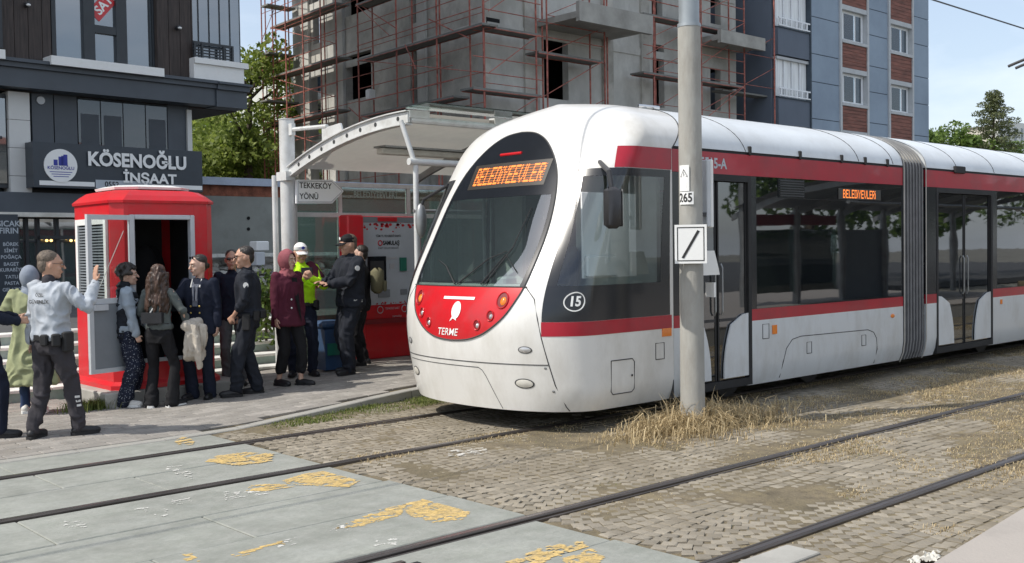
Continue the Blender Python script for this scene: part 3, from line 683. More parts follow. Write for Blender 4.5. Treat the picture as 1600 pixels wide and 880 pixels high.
# lettering on the nose
mb = MB(); text(mb, 'TERME', lambda a, b: NYZ(.05 - a, .925 + b, .011), .10, bold=.0005, shear=.25, sx=1.05); mb.build('name_lettering', 'white_plain', red)
mb = MB(); text(mb, 'www.belediye', lambda a, b: NYZ(-.10 - a, 1.255 + b, .011), .05, bold=.006, sx=1.35) if False else None
mb.grid(lambda a, b: NYZ(.17 - .46 * a, 1.243 + .026 * b, .011), 40, 1, lambda a, b: int(a * 40) % 5 != 4 or True); mb.build('web_lettering', 'white_plain', red)
mb = MB(); disc(mb, -.065, 1.14, .066, .085, .011, 0, tilt=.15); mb.add([NYZ(.015, 1.03, .0112), NYZ(-.02, 1.085, .0112), NYZ(-.065, 1.09, .0112), NYZ(-.085, 1.04, .0112), NYZ(-.035, 1.06, .0112)], [(0, 1, 2, 4), (4, 2, 3)]); mb.build('emblem', 'white_plain', red)
# seams, bumper flap, screws
for s in (-1, 1):
    MB().tube([NYZ(s * y, z, .0) for y, z in ((.835, 1.375), (.95, 1.26), (1.0, 1.08), (1.03, .9), (1.06, .69), (1.09, .46), (1.13, .25), (1.14, .21))], .0055, 6).build('seam', 'seam', nose)
    for y, z in ((1.035, .62), (1.07, .40)): mb = MB(); disc(mb, s * y, z, .012, .012, .002, .003, 10); mb.build('screw', 'steel_grey', nose)
MB().tube([NYZ(1.06 - 2.12 * i / 40, .65, .0) for i in range(41)], .005, 6).build('seam', 'seam', nose)
MB().tube([NYZ(.92 - 1.26 * i / 20, .60, 0) for i in range(21)] + [NYZ(-.385, .575, 0), NYZ(-.42, .52, 0), NYZ(-.48, .38, 0), NYZ(-.55, .21, 0)], .004, 6).build('seam', 'seam', nose)
# cab side glazing
for s in (-1, 1):
    UL = lambda z: cab_left(z); UR = lambda z: .985
    fr = npatch('cab_side_panel', 'frit', UL, UR, CAB_Z[0], CAB_Z[0] + .33, .004, 30, 8, side=s)
    npatch('cab_frame', 'frit', UL, UR, CAB_Z[1] - .075, CAB_Z[1], .004, 30, 3, fr, side=s)
    npatch('cab_frame', 'frit', UL, lambda z: UL(z) + .05, CAB_Z[0] + .33, CAB_Z[1] - .075, .004, 4, 20, fr, side=s)
    npatch('cab_frame', 'frit', lambda z: .945, UR, CAB_Z[0] + .33, CAB_Z[1] - .075, .004, 3, 6, fr, side=s)
    npatch('cab_window', 'glass_cab', lambda z: UL(z) + .02, lambda z: .95, CAB_Z[0] + .31, CAB_Z[1] - .05, .0025, 26, 14, side=s)
    npatch('red_side_stripe', 'stripe_red', lambda z: cab_left(1.05) - .002, lambda z: .992, .918, 1.05, .0035, 26, 2, side=s)
    npatch('red_roof_stripe', 'stripe_red', lambda z: y_to_u(1.215 + (2.67 - z) * .2, z), lambda z: .995, 2.495, 2.705, .0035, 16, 5, side=s)
    MB().tube([Vector((XJz(z) + .002, CY + s * hw(z), z)) for z in np.linspace(2.71, 3.24, 14)], .007, 6).build('seam', 'seam', nose)
# number 15 in a ring on the cab side
h15 = lambda a, b: NO(-(y_u15 + a / 1.30 * .3), 1.23 + b, .0075)
def on_side(cx, cz, a, b):                       # walk along the nose surface near side by arc length
    lo, hi = .30, 1.0
    for _ in range(30):
        m = (lo + hi) / 2
        if NS(-m, cz).x < cx + a: lo = m
        else: hi = m
    return NO(-lo, cz + b, .0075)
mb = MB(); text(mb, '15', lambda a, b: on_side(6.965, 1.235, a * .92, b), .125, bold=.004, sx=.85); ring = [on_side(6.965, 1.235, .078 * math.cos(t), .085 * math.sin(t)) for t in np.linspace(0, 2 * PI, 30)]
mb.tube(ring, .007, 4); mb.build('fleet_number', 'white_plain', tram)
mb = MB(); sq = [(7.37, .66), (7.67, .66), (7.70, .63), (7.70, .37), (7.67, .34), (7.40, .34), (7.37, .37), (7.37, .66)]
mb.tube([on_side(x, z, 0, 0) - Vector((0, -.006, 0)) for x, z in sq], .005, 6); mb.build('service_hatch', 'seam', tram)
MB().ell(on_side(7.66, .50, 0, 0), (.012, .006, .012), 10, 6).build('hatch_lock', 'dark_metal', tram)
MB().box(8.12, 8.26, CY - 1.333, CY - 1.31, .84, .92).build('turn_signal', 'lens_orange', tram)
# --- what is inside the cab
flo = MB().box(6.9, 8.28, CY - 1.0, CY + 1.0, .5, .56).build('cab_floor', 'interior_dark', tram)
MB().prism([(6.75, .9), (6.80, 1.36), (7.25, 1.38), (7.42, 1.20), (7.42, .56), (7.0, .56)], lambda a, b, t: (a + .12 * abs(t), CY + t, b), -.78, .0).build('dashboard', 'interior_dark', tram)
MB().prism([(6.75, .9), (6.80, 1.36), (7.25, 1.38), (7.42, 1.20), (7.42, .56), (7.0, .56)], lambda a, b, t: (a + .12 * abs(t), CY + t, b), .001, .78).build('dashboard', 'interior_dark', tram)
MB().box(7.12, 7.3, CY - .12, CY + .02, 1.36, 1.45, bev=.02).build('console_lamp', 'white_plain', tram)
MB().box(8.18, 8.24, CY - 1.22, CY - .1, .56, 2.6).build('cab_bulkhead', 'interior_pale', tram)
MB().box(8.18, 8.24, CY + .75, CY + 1.22, .56, 2.6).build('cab_bulkhead', 'interior_pale', tram)
qa, qb = PY(918, 400, CY - 1.17), PY(966, 432, CY - 1.17); MB().box(qa[0], qb[0], CY - 1.17, CY - 1.125, qb[1], qa[1], bev=.015).build('console', 'white_plain', tram)
qa, qb = PY(909, 300, CY - 1.12), PY(995, 432, CY - 1.12); MB().box(qa[0], qb[0], CY - 1.12, CY - 1.10, qb[1], qa[1], bev=.004).build('driver_blind', 'white_plain', tram)
ds = MB().box(7.62, 8.05, CY - .25, CY + .25, .95, 1.08, bev=.04).build('driver_seat', 'seat_fabric', tram, smooth=40)
MB().box(7.98, 8.12, CY - .24, CY + .24, 1.0, 1.75, bev=.05).build('seat_back', 'seat_fabric', ds, smooth=40)
MB().tube([(7.5, CY + .55, .6), (7.55, CY + .55, 2.3)], .018).build('cab_post', 'steel_grey', tram)
MB().tube([(7.7, CY + .85, .6), (7.7, CY + .85, 2.4)], .02).build('cab_post', 'steel_white', tram)
mb = MB().grid(lambda a, b: (7.8 + .45 * a, CY - .9 + 1.8 * b, 2.60), 6, 6, lambda a, b: True); mb.build('cab_ceiling', 'interior_dark', tram)
# --- wipers
for (p0, p1, p2) in (((-.37, 1.385), (-.55, 1.72), (-.58, 2.12)), ((-.32, 1.385), (-.50, 1.66), (-.70, 1.50)), ((.02, 1.385), (-.30, 1.62), (-.48, 1.70)), ((.06, 1.385), (.30, 1.55), (.52, 1.62))):
    MB().tube([NYZ(p0[0], p0[1], .02), NYZ(p1[0], p1[1], .035), NYZ(p2[0], p2[1], .02)], [.008, .006, .004], 6).build('wiper', 'black_rubber', tram)
# --- mirrors
mx_, mz0 = PY(955, 325, CY - 1.52)
mm = MB().box(mx_ - .085, mx_ + .085, CY - 1.60, CY - 1.47, mz0 - .19, mz0 + .19, bev=.035).build('side_mirror', 'dark_metal', tram, smooth=45)
MB().tube([NYZ(-1.12, 2.55, 0), (mx_ + .0, CY - 1.50, mz0 + .33), (mx_ - .0, CY - 1.53, mz0 + .16)], [.022, .026, .02], 8).build('mirror_arm', 'dark_metal', mm)
MB().box(mx_ + .086, mx_ + .09, CY - 1.585, CY - 1.485, mz0 - .17, mz0 + .17).build('mirror_glass', 'chrome', mm)
m2 = PY(658, 345, CY + 1.55)
mm = MB().ell((m2[0], CY + 1.55, m2[1]), (.07, .06, .20), 14, 10).build('side_mirror', 'steel_grey', tram, smooth=60)
MB().tube([NYZ(1.1, 2.45, 0), (m2[0] + .02, CY + 1.52, m2[1] + .24), (m2[0], CY + 1.55, m2[1] + .15)], .018, 8).build('mirror_arm', 'dark_metal', mm)
# little horn fitting on the roof
MB().ell((8.72, CY - .62, 3.21), (.09, .06, .045), 12, 8).build('roof_fitting', 'steel_grey', tram, smooth=60)
MB().tube([(8.62, CY - .62, 3.23), (8.84, CY - .72, 3.215)], .022, 8).build('roof_fitting', 'chrome', tram)

# ---------------------------------------------------------------- body modules
def sec(z0=.20, inset=0, nroof=16):
    """near-side bottom, up and over the roof, to far-side bottom"""
    a = [(-(hw(z) - inset), z) for z in (z0, .3, .45, .9, 1.5, 2.1, 2.7)]
    a += [(-(hw(z) - inset) , z - inset * .7) for z in [2.70 + (TOPZ - 2.70) * math.sin(i / nroof * PI / 2) for i in range(1, nroof)]]
    a += [(0, TOPZ - inset)]
    return a + [(-y, z) for y, z in a[::-1][1:]]
def extr(mb, x0, x1, pts):
    n = len(pts); vs = [(x0, CY + y, z) for y, z in pts] + [(x1, CY + y, z) for y, z in pts]; return mb.add(vs, [(i, i + 1, n + i + 1, n + i) for i in range(n - 1)])
def wall(name, mat, x0, x1, z0, z1, off=0, parent=tram, sides=(-1, 1)):
    first = None
    for s in sides:
        mb = MB()
        zz = [z for z in (.2, .3, .45) if z0 < z < z1]; zz = [z0] + zz + [z1]
        P = [(s * (hw(z) + off), z) for z in zz] + [(s * (hw(z) + off - .03), z) for z in zz[::-1]]; P.append(P[0]); extr(mb, x0, x1, P)
        n = len(P) - 1
        for x in (x0, x1): mb.add([(x, CY + y, z) for y, z in P[:-1]], [tuple(range(n))])
        first = mb.build(name, mat, parent, smooth=30)
    return first
Z_R0, Z_R1, Z_W1, Z_T1 = .91, 1.035, 2.48, 2.705
def roof(x0, x1):
    mb = MB(); pts = [(-1.325, 2.735)] + [(-hw(z), z) for z in [2.735 + (TOPZ - 2.735) * math.sin(i / 18 * PI / 2) for i in range(1, 18)]] + [(0, TOPZ)]
    pts = pts + [(-y, z) for y, z in pts[::-1][1:]]; extr(mb, x0, x1, pts)
    if x0 < 8.4: mb.v = [(XJz(z) + .004, y, z) if abs(x - x0) < 1e-6 else (x, y, z) for x, y, z in mb.v]
    for x in ((x0, x1) if x0 > 8.4 else (x1,)): mb.add([(x, CY + y, z) for y, z in pts], [tuple(range(len(pts)))])
    ro = mb.build('roof', 'roof_paint', tram, smooth=40)
    wall('roof_gutter', 'black_rubber', x0 + .005, x1 - .005, 2.706, 2.734, -.012, ro)
    return ro, pts
def seam_over(x, ro, lean=0): 
    MB().tube([(x + lean * max(0, (z - 2.74)), CY - hw(z) * 1.0, z) for z in [2.74 + .50 * math.sin(i / 12 * PI / 2) for i in range(13)]], .006, 5).build('roof_seam', 'seam', ro)
def module(x0, x1, doors, wins, upper='stripe_red'):
    ro, pts = roof(x0, x1)
    wall('top_stripe', upper, x0, x1, Z_W1, Z_T1, .0)
    xs = [x0] + [v for d in doors for v in d] + [x1]
    for i in range(0, len(xs), 2):
        a, b2 = xs[i], xs[i + 1]
        wall('skirt', 'tram_white_shade', a, b2, .20, Z_R0, .0); wall('side_stripe', 'stripe_red', a, b2, Z_R0, Z_R1, .001)
    for (a, b2) in wins:
        wall('window_pane', 'glass_side', a, b2, Z_R1 + .002, Z_W1 - .002, -.002)
    # posts between windows
    cuts = sorted([x0, x1] + [v for q in doors + wins for v in q])
    solid = [(cuts[i], cuts[i + 1]) for i in range(0, len(cuts), 2) if cuts[i + 1] - cuts[i] > .004]
    for a, b2 in solid: wall('window_post', 'frit', a, b2, Z_R1 + .002, Z_W1 - .002, -.001)
    # inside: floor, ceiling, aisle
    MB().box(x0, x1, CY - 1.27, CY + 1.27, .36, .40).build('floor', 'interior_dark', tram)
    MB().box(x0, x1, CY - 1.25, CY + 1.25, 2.50, 2.56).build('ceiling', 'interior_pale', tram)
    MB().box(x0 + .1, x1 - .1, CY - 1.1, CY + 1.1, .16, .355).build('underframe', 'black_rubber', tram)
    return ro
def door(x0, x1, whiteL, whiteR):
    """recessed double door with pale quarter panels at its foot, on both sides of the car"""
    xm = (x0 + x1) / 2
    for s in (-1, 1):
        Y = CY + s * 1.318; nm = lambda a, b, t: (a, CY + s * t, b)
        fr = MB(); 
        for (a0, a1, b0, b1) in ((x0, x0 + .055, .22, Z_W1), (x1 - .055, x1, .22, Z_W1), (x0 + .056, x1 - .056, Z_W1 - .07, Z_W1), (x0 + .056, x1 - .056, .22, .30)): fr.box(a0, a1, CY + s * 1.27, CY + s * 1.328, b0, b1)
        d = fr.build('door_frame', 'black_rubber', tram)
        for (a0, a1) in ((x0 + .06, xm - .012), (xm + .012, x1 - .06)):
            lf = MB().box(a0, a1, CY + s * 1.285, CY + s * 1.297, .31, Z_W1 - .08).build('door_leaf', 'glass_side', d)
            mb = MB(); mb.box(a0, a0 + .025, CY + s * 1.284, CY + s * 1.302, .31, Z_W1 - .08); mb.box(a1 - .025, a1, CY + s * 1.284, CY + s * 1.302, .31, Z_W1 - .08); mb.build('leaf_edge', 'black_rubber', lf)
            MB().box(a0 + .027, a1 - .027, CY + s * 1.299, CY + s * 1.305, .93, .96).build('push_bar', 'dark_metal', lf)
        for (sx, w_, xx) in ((1, whiteL, x0 + .058), (-1, whiteR, x1 - .058)):
            if w_ <= 0: continue
            P = [(xx, .325), (xx + sx * w_, .325)] + [(xx + sx * w_ * (1 - .45 * t ** 2.2), .325 + .69 * t) for t in np.linspace(.1, .82, 8)] + [(xx + sx * w_ * .40, .955), (xx + sx * w_ * .22, .99), (xx, 1.0)]
            MB().prism(P, nm, 1.306, 1.322).build('door_panel', 'tram_white_shade', d)
        for xx in (xm - .06, xm + .06): MB().tube([(xx, CY + s * 1.31, 1.0), (xx, CY + s * 1.33, 1.04), (xx, CY + s * 1.33, 1.5), (xx, CY + s * 1.31, 1.54)], .011, 6).build('door_handle', 'steel_grey', d)
def seat(x, y, flip=1):
    st = MB()
    st.ell((x, y, 1.02), (.06, .20, .27), 14, 10); o = st.build('seat', 'seat_fabric', tram, smooth=60)
    ring = [(x - .035 * flip, y + .215 * math.cos(t), 1.19 + .20 * math.sin(t)) for t in np.linspace(-.2, PI + .2, 14)]; MB().tube(ring, .018, 6).build('seat_rail', 'off_white', o)
    MB().box(x - .05, x + .34 * flip, y - .19, y + .19, .78, .84, bev=.02).build('cushion', 'seat_fabric', o); MB().box(x + .06, x + .18, y - .1, y + .1, .40, .78).build('pedestal', 'interior_dark', o)
D1 = (8.46, 9.64); W1 = (9.74, 12.96)
ro1 = module(XJ + .004, 13.0, [D1], [W1]); door(*D1, .40, .44)
for x, lean in ((9.55, -.45), (11.9, -.35), (12.75, -.3)): seam_over(x, ro1, lean)
for x in (9.62, 10.6, 11.5, 12.05, 12.6): MB().box(x - .02, x + .02, CY - 1.345, CY - 1.29, 2.70, 2.80, bev=.008).build('roof_clip', 'black_rubber', ro1)
MB().box(8.29, 8.302, CY - 1.322, CY - 1.26, .2, 2.72).build('joint', 'seam', tram)
for x in (10.42,):                               # louvre
    lv = MB().box(x - .26, x + .26, CY - 1.333, CY - 1.325, 2.26, 2.47).build('louvre', 'frit', tram)
    for k in range(7): MB().box(x - .24, x + .24, CY - 1.342, CY - 1.334, 2.275 + k * .028, 2.288 + k * .028).build('slat', 'dark_metal', lv)
MB().box(9.66, 12.98, CY - 1.331, CY - 1.3245, 2.25, 2.255).build('glazing_joint', 'black_rubber', tram)
# side LED
rows = led_rows('BELEDIYEVLERI'); lb = MB().box(11.42, 12.42, CY - 1.332, CY - 1.3255, 2.27, 2.40).build('side_display', 'led_back', tram); mb = MB()
for r_i in range(7):
    for c_i in range(len(rows[0])):
        if rows[r_i][c_i] == '1':
            cx, cz = 11.52 + .78 * c_i / len(rows[0]), 2.385 - .0145 * r_i; mb.add([(cx, CY - 1.334, cz), (cx + .011, CY - 1.334, cz), (cx + .011, CY - 1.334, cz - .013), (cx, CY - 1.334, cz - .013)], [(0, 1, 2, 3)])
mb.build('led_letters', 'led_orange', lb)
# number on the red roof stripe
mb = MB(); text(mb, '5515-A', lambda a, b: (8.98 + a, CY - 1.3275, 2.585 + b), .15, bold=.004); mb.build('car_number', 'poster_pale', tram)
# skirt details
def outline(name, P, x, parent=tram): MB().tube([(a, CY - 1.3255 if b > .45 else CY - hw(b) - .0005, b) for a, b in P], .005, 5).build(name, 'seam', parent)
outline('skirt_hatch', [(10.22, .235), (10.24, .42), (10.30, .56), (10.42, .655), (10.6, .68), (12.1, .66), (12.24, .62), (12.31, .54), (12.33, .40), (12.33, .22)], 0)
for x in (10.72, 11.95): outline('hatch_handle', [(x, .47), (x + .10, .47), (x + .10, .60), (x, .60), (x, .47)], 0)
outline('small_flap', [(9.84, .70), (9.96, .70), (9.96, .86), (9.84, .86), (9.84, .70)], 0); outline('small_flap', [(8.02, .62), (8.02 + .13, .62), (8.15, .78), (8.02, .78), (8.02, .62)], 0)
MB().box(10.02, 10.11, CY - 1.333, CY - 1.326, .74, .84).build('orange_sticker', 'lens_orange', tram); MB().ell((12.72, CY - 1.328, .80), (.055, .01, .028), 12, 6).build('side_marker', 'lens_orange', tram)
for i, x in enumerate((10.55, 11.05, 11.5, 11.95, 12.4)):
    seat(x, CY + .85); seat(x, CY + .40)
for x in (10.0, 11.2, 12.3): MB().tube([(x, CY - .35, .4), (x, CY - .35, 2.5)], .017, 8).build('grab_pole', 'steel_grey', tram)
for y in (-.7, .7): MB().tube([(9.7, CY + y, 2.2), (12.9, CY + y, 2.2)], .014, 6).build('grab_rail', 'steel_grey', tram)
# bellows
M('bellows_rib', (.21, .21, .21), rough=.7, var=.15)  # lighter tone puts ridge light into the colour, setting off the folds
def bellows(x0, x1, n=7):
    mb = MB(); P = sec(.20, .02); vs = []; m = len(P); st = []
    for i in range(2 * n + 1): st.append((x0 + (x1 - x0) * i / (2 * n), .0 if i % 2 else .055))
    for x, ins in st:
        for y, z in P: k = max(0, 1 - ins / 1.3); vs.append((x, CY + y * k, z if z < 2.7 else z - ins))
    fs = [(i * m + j, i * m + j + 1, (i + 1) * m + j + 1, (i + 1) * m + j) for i in range(2 * n) for j in range(m - 1)]
    side = [f for f in fs if vs[f[0]][2] < 2.75 and vs[f[1]][2] < 2.75]; top = [f for f in fs if f not in side]
    b_ = MB().add(vs, side).build('bellows', 'bellows', tram); MB().add(vs, top).build('bellows_top', 'bellows_top', b_)
    for i in range(0, 2 * n + 1, 2):
        k = 1 - (-.012) / 1.3; x = st[i][0] if 0 < i < 2 * n else None
    for i in range(1, 2 * n, 2): MB().tube([(st[i][0], CY + y * 1.004, z + .004 * (z > 2.7)) for y, z in P], .011, 5).build('rib', 'bellows_rib' , b_)
    for x in (x0 - .028, x1 + .002):
        e = MB(); extr(e, x, x + .026, sec(.18, -.012)); e.build('end_frame', 'bellows_top', b_, smooth=40)
bellows(13.03, 13.60)
MB().box(13.1, 13.55, CY - 1.0, CY + 1.0, .2, .4).build('gangway_floor', 'black_rubber', tram)
D2 = (13.93, 15.70)
ro2 = module(13.63, 20.0, [D2], [(15.85, 19.9)]); door(*D2, .47, .52)
for x in (14.55, 15.75, 17.2): seam_over(x, ro2, -.3)
MB().box(14.45, 14.75, CY - 1.36, CY - 1.30, 2.69, 2.79, bev=.01).build('roof_clip', 'black_rubber', ro2)
for x in (16.3, 17.1, 17.9, 18.7): seat(x, CY + .7); 
for x in (14.8, 15.9): MB().tube([(x, CY - .35, .4), (x, CY - .35, 2.5)], .017, 8).build('grab_pole', 'steel_grey', tram)
MB().box(15.95, 16.02, CY - 1.333, CY - 1.326, .80, .87).build('orange_sticker', 'lens_orange', tram)
bellows(20.03, 20.6); module(20.63, 26.5, [(21.0, 22.7)], [(22.8, 26.4)]); door(21.0, 22.7, .4, .4)
for x in (9.9, 11.6, 16.5, 18.3, 24.0):          # running gear, mostly hidden in shadow
    for s in (-1, 1):
        mb = MB(); mb.tube([(x, CY + s * .70, .30), (x, CY + s * .80, .30)], .29, 20); mb.build('wheel', 'dark_metal', tram, smooth=30)
MB().box(7.2, 8.4, CY - .95, CY + .95, .24, .40).build('underframe', 'black_rubber', tram)
# pantograph
q_ = PY(1577, 104, CY + .93); pgx = q_[0]
pg = MB(); pz_ = q_[1] + .02
for s in (-1, 1):
    pts = [(pgx, CY + s * y, pz_ + .12 - .30 * max(0, (y - .42)) ** 1.25) for y in np.linspace(0, .95, 12)]; pg.tube(pts, .03, 8); pg.tube([(p[0] + .35, p[1], p[2]) for p in pts], .03, 8)
pg.tube([(pgx, CY, pz_ + .1), (pgx + .35, CY, pz_ + .1)], .02, 6); pan = pg.build('pantograph', 'dark_metal', tram)
MB().tube([(pgx + .17, CY, pz_ + .08), (pgx + 1.6, CY, 4.15), (pgx + .3, CY, 3.3)], .035, 8).build('pantograph_arm', 'dark_metal', pan)
MB().box(pgx - .2, pgx + 1.2, CY - .5, CY + .5, 3.27, 3.36).build('pantograph_base', 'dark_metal', pan)
# ================================================================== POLE BETWEEN THE TRACKS
pole = thing('catenary_pole', (PPX, PPY, 0), 'thick round grey mast standing in dry grass between the two tracks', 'pole')
zs_ = PY(1078, 43, PPY)[1]
n = 14; MB().tube([(PPX, PPY, -.1), (PPX, PPY, .5), (PPX, PPY, zs_)], [.118, .115, .106], 32).build('shaft', 'pole_concrete', pole, smooth=50)
MB().tube([(PPX, PPY, zs_ - .002), (PPX, PPY, zs_ + .03), (PPX, PPY, zs_ + .032), (PPX, PPY, 7.5)], [.110, .108, .096, .09], 32).build('upper_tube', 'pole_steel', pole, smooth=50)
vd = Vector((PPX, PPY, 0)).normalized(); vr = Vector((vd.y, -vd.x, 0))            # towards / across the sight line
def onpole(a, z, rr=.118):                    # sticker wrapped round the shaft; a = metres to the right seen from the camera
    t = a / rr; return Vector((PPX, PPY, 0)) - vd * rr * math.cos(t) + vr * rr * math.sin(t) + Vector((0, 0, z))
def pz_at(py): return PY(1076, py, PPY - .1)[1]
def sticker(a0, a1, py0, py1, nm, mat='white_plain'):
    z0, z1 = pz_at(py1), pz_at(py0); return MB().grid(lambda a, b: onpole(a0 + (a1 - a0) * a, z0 + (z1 - z0) * b, .1195), 8, 2).build(nm, mat, pole, smooth=60), z0, z1
s1, z0, z1 = sticker(-.118, -.012, 257, 298, 'warning_sticker')
zc = z1 - .085; mb = MB(); P = [(-.066 + .042 * math.cos(t), zc + .045 * math.sin(t)) for t in (PI / 2, PI / 2 + 2 * PI / 3, PI / 2 + 4 * PI / 3)]
for i in range(3): mb.tube([onpole(P[i][0], P[i][1], .121), onpole(P[(i + 1) % 3][0], P[(i + 1) % 3][1], .121)], .003, 4)
mb.tube([onpole(-.064, zc + .022, .121), onpole(-.070, zc, .121), onpole(-.062, zc, .121), onpole(-.067, zc - .018, .121)], .0025, 4); mb.build('warning_triangle', 'text_black', s1)
mb = MB()
for k in range(4): mb.add([onpole(-.10, z0 + .03 + k * .013, .1205), onpole(-.035, z0 + .03 + k * .013, .1205), onpole(-.035, z0 + .034 + k * .013, .1205), onpole(-.10, z0 + .034 + k * .013, .1205)], [(0, 1, 2, 3)])
mb.build('small_print', 'text_grey', s1)
s2, z0, z1 = sticker(-.118, .028, 299, 319, 'number_plate'); mb = MB(); text(mb, '265', lambda a, b: onpole(-.052 + a, (z0 + z1) / 2 + b, .1212), .115, bold=.003, sx=.8); mb.build('number', 'text_black', s2)
# square plate with a slash, strapped to the pole
c = Vector((PPX, PPY, 0)) - vd * .135; zt, zb = pz_at(351), pz_at(412)
sg = thing('track_sign', (c.x, c.y, (zt + zb) / 2), 'white square plate with a black diagonal bar on the grey mast', 'sign')
def onsign(a, b, t): return c + vr * (a - .004) + Vector((0, 0, (zt + zb) / 2 + b)) - vd * t
W2, H2 = .148, (zt - zb) / 2
def rect(a0, a1, b0, b1): return [(a0, b0), (a1, b0), (a1, b1), (a0, b1)]
MB().prism(rect(-W2, W2, -H2, H2), onsign, 0, .008).build('plate', 'white_plain', sg)
mb = MB(); i = .022; t_ = .009
for a0, a1, b0, b1 in ((-W2 + i, W2 - i, H2 - i - t_, H2 - i), (-W2 + i, W2 - i, -H2 + i, -H2 + i + t_), (-W2 + i, -W2 + i + t_, -H2 + i + t_, H2 - i - t_), (W2 - i - t_, W2 - i, -H2 + i + t_, H2 - i - t_)): mb.prism(rect(a0, a1, b0, b1), onsign, .0082, .010)
mb.build('border', 'text_black', sg)
MB().prism([(-.085, -.125), (-.063, -.135), (.085, .12), (.062, .13)], onsign, .0082, .011).build('diagonal_bar', 'text_black', sg)
MB().tube([onpole(.125 * math.sin(t) * 1.0, 0, .1205) * 0 + Vector((PPX + .1205 * math.cos(t), PPY + .1205 * math.sin(t), (zt + zb) / 2 + .05)) for t in np.linspace(0, 2 * PI, 24)], .005, 4).build('strap', 'steel_grey', sg)
# pale panel seen on edge behind the pole, and a small white box under it
q = PY(1103, 300, PPY + .02); zt, zb = PY(1103, 250, PPY)[1], PY(1103, 355, PPY)[1]; bx = q[0]
pn_ = thing('signal_panel', (bx, PPY, (zt + zb) / 2), 'tall white panel seen edge-on, fixed to the right side of the mast', 'panel')
MB().box(bx - .045, bx + .012, PPY - .03, PPY + .05, zb, zt, bev=.008).build('panel_body', 'alu_grey', pn_); MB().box(bx + .0125, bx + .052, PPY - .035, PPY + .055, zb - .005, zt + .005, bev=.008).build('panel_face', 'white_plain', pn_)
MB().box(PPX + .08, bx - .03, PPY - .02, PPY + .02, zb + .1, zb + .14).build('bracket', 'dark_metal', pn_)
q = PY(1104, 410, PPY + .05); zt2, zb2 = PY(1100, 392, PPY)[1], PY(1100, 430, PPY)[1]
bb = MB().prism([(PPX + .09, zb2), (q[0] + .06, zb2), (q[0] + .045, zb2 + .06), (q[0] - .02, zt2), (PPX + .09, zt2)], lambda a, b, t: (a, PPY + t, b), -.06, .1).build('junction_box', 'white_paint', label='small white wedge-shaped box fixed low on the mast behind the square plate', cat='box', base=(q[0], PPY, zb2))
MB().box(q[0] - .02, q[0] + .01, PPY - .05, PPY + .05, PY(1100, 465, PPY)[1], PY(1100, 442, PPY)[1]).build('tag', 'white_plain', bb)
# contact wire
wz = PY(1600, 48, CY)[1]
MB().tube([(-30, CY, wz + .1), (16, CY, wz + .04), (60, CY, wz), (160, CY, wz)], .014, 6).build('overhead_wire', 'dark_metal', label='dark overhead contact wire crossing the sky above the rear of the tram', cat='wire', base=(16, CY, wz))

# ================================================================== RED BOOTH
KX0, KX1, KY0, KY1, KZ = 4.78, 6.04, 11.98, 13.30, .17
struct(MB().box(4.58, 6.3, 11.84, 13.1, -.05, KZ, bev=.015), 'booth_plinth', 'slab_concrete')
kiosk = thing('ticket_booth', (5.36, 12.85, KZ), 'red eight-sided booth with pale roof cap and grey door standing open', 'booth')
def octo(e, ch=.12): x0, x1, y0, y1 = KX0 - e, KX1 + e, KY0 - e, KY1 + e; return [(x0 + ch, y0), (x1 - ch, y0), (x1, y0 + ch), (x1, y1 - ch), (x1 - ch, y1), (x0 + ch, y1), (x0, y1 - ch), (x0, y0 + ch)]
def oct_loft(rings, caps=(0, 1)):
    mb = MB(); vs = []; 
    for e, ch, z in rings: vs += [(a, b, z) for a, b in octo(e, ch)]
    fs = [(k * 8 + i, k * 8 + (i + 1) % 8, k * 8 + 8 + (i + 1) % 8, k * 8 + 8 + i) for k in range(len(rings) - 1) for i in range(8)]
    if caps[0]: fs.append(tuple(range(8))[::-1])
    if caps[1]: fs.append(tuple(range(len(vs) - 8, len(vs))))
    return mb.add(vs, fs)
KT = 2.33
oct_loft([(.05, .13, KZ), (.05, .13, KZ + .05), (.0, .12, KZ + .09), (.0, .12, KZ + .12)]).build('base_tray', 'kiosk_red', kiosk)
# walls, each face its own panel; the front one has the doorway
o_ = octo(0); FZ0, FZ1 = KZ + .12, KT
dx0, dx1 = PY(203, 400, 11.98)[0], PY(304, 400, 11.98)[0]; dz1 = PY(255, 336, 11.98)[1]; dz0 = KZ + .30
def wallq(i, nm='wall_panel', mat='kiosk_red', z0=FZ0, z1=FZ1, th=.05):
    a, b2 = Vector(o_[i]), Vector(o_[(i + 1) % 8]); nrm = Vector((b2.y - a.y, -(b2.x - a.x))).normalized(); d = (b2 - a).normalized()
    P = [a, b2, b2 - nrm * th - d * th * .41, a - nrm * th + d * th * .41]; mb = MB(); vs = [(p.x, p.y, z) for z in (z0, z1) for p in P]
    return mb.add(vs, [(3, 2, 1, 0), (4, 5, 6, 7)] + [(k, (k + 1) % 4, 4 + (k + 1) % 4, 4 + k) for k in range(4)]).build(nm, mat, kiosk)
for i in (1, 2, 3, 4, 5, 7): wallq(i)
x0f, x1f = o_[0][0], o_[1][0]
for (a, b2, c2, d2) in ((x0f, dx0 - .002, FZ0, FZ1), (dx1 + .002, x1f, FZ0, FZ1), (dx0 - .001, dx1 + .001, dz1 + .002, FZ1), (dx0 - .001, dx1 + .001, FZ0, dz0 - .002)): MB().box(a, b2, KY0, KY0 + .05, c2, d2).build('wall_panel', 'kiosk_red', kiosk)
wl = wallq(6)
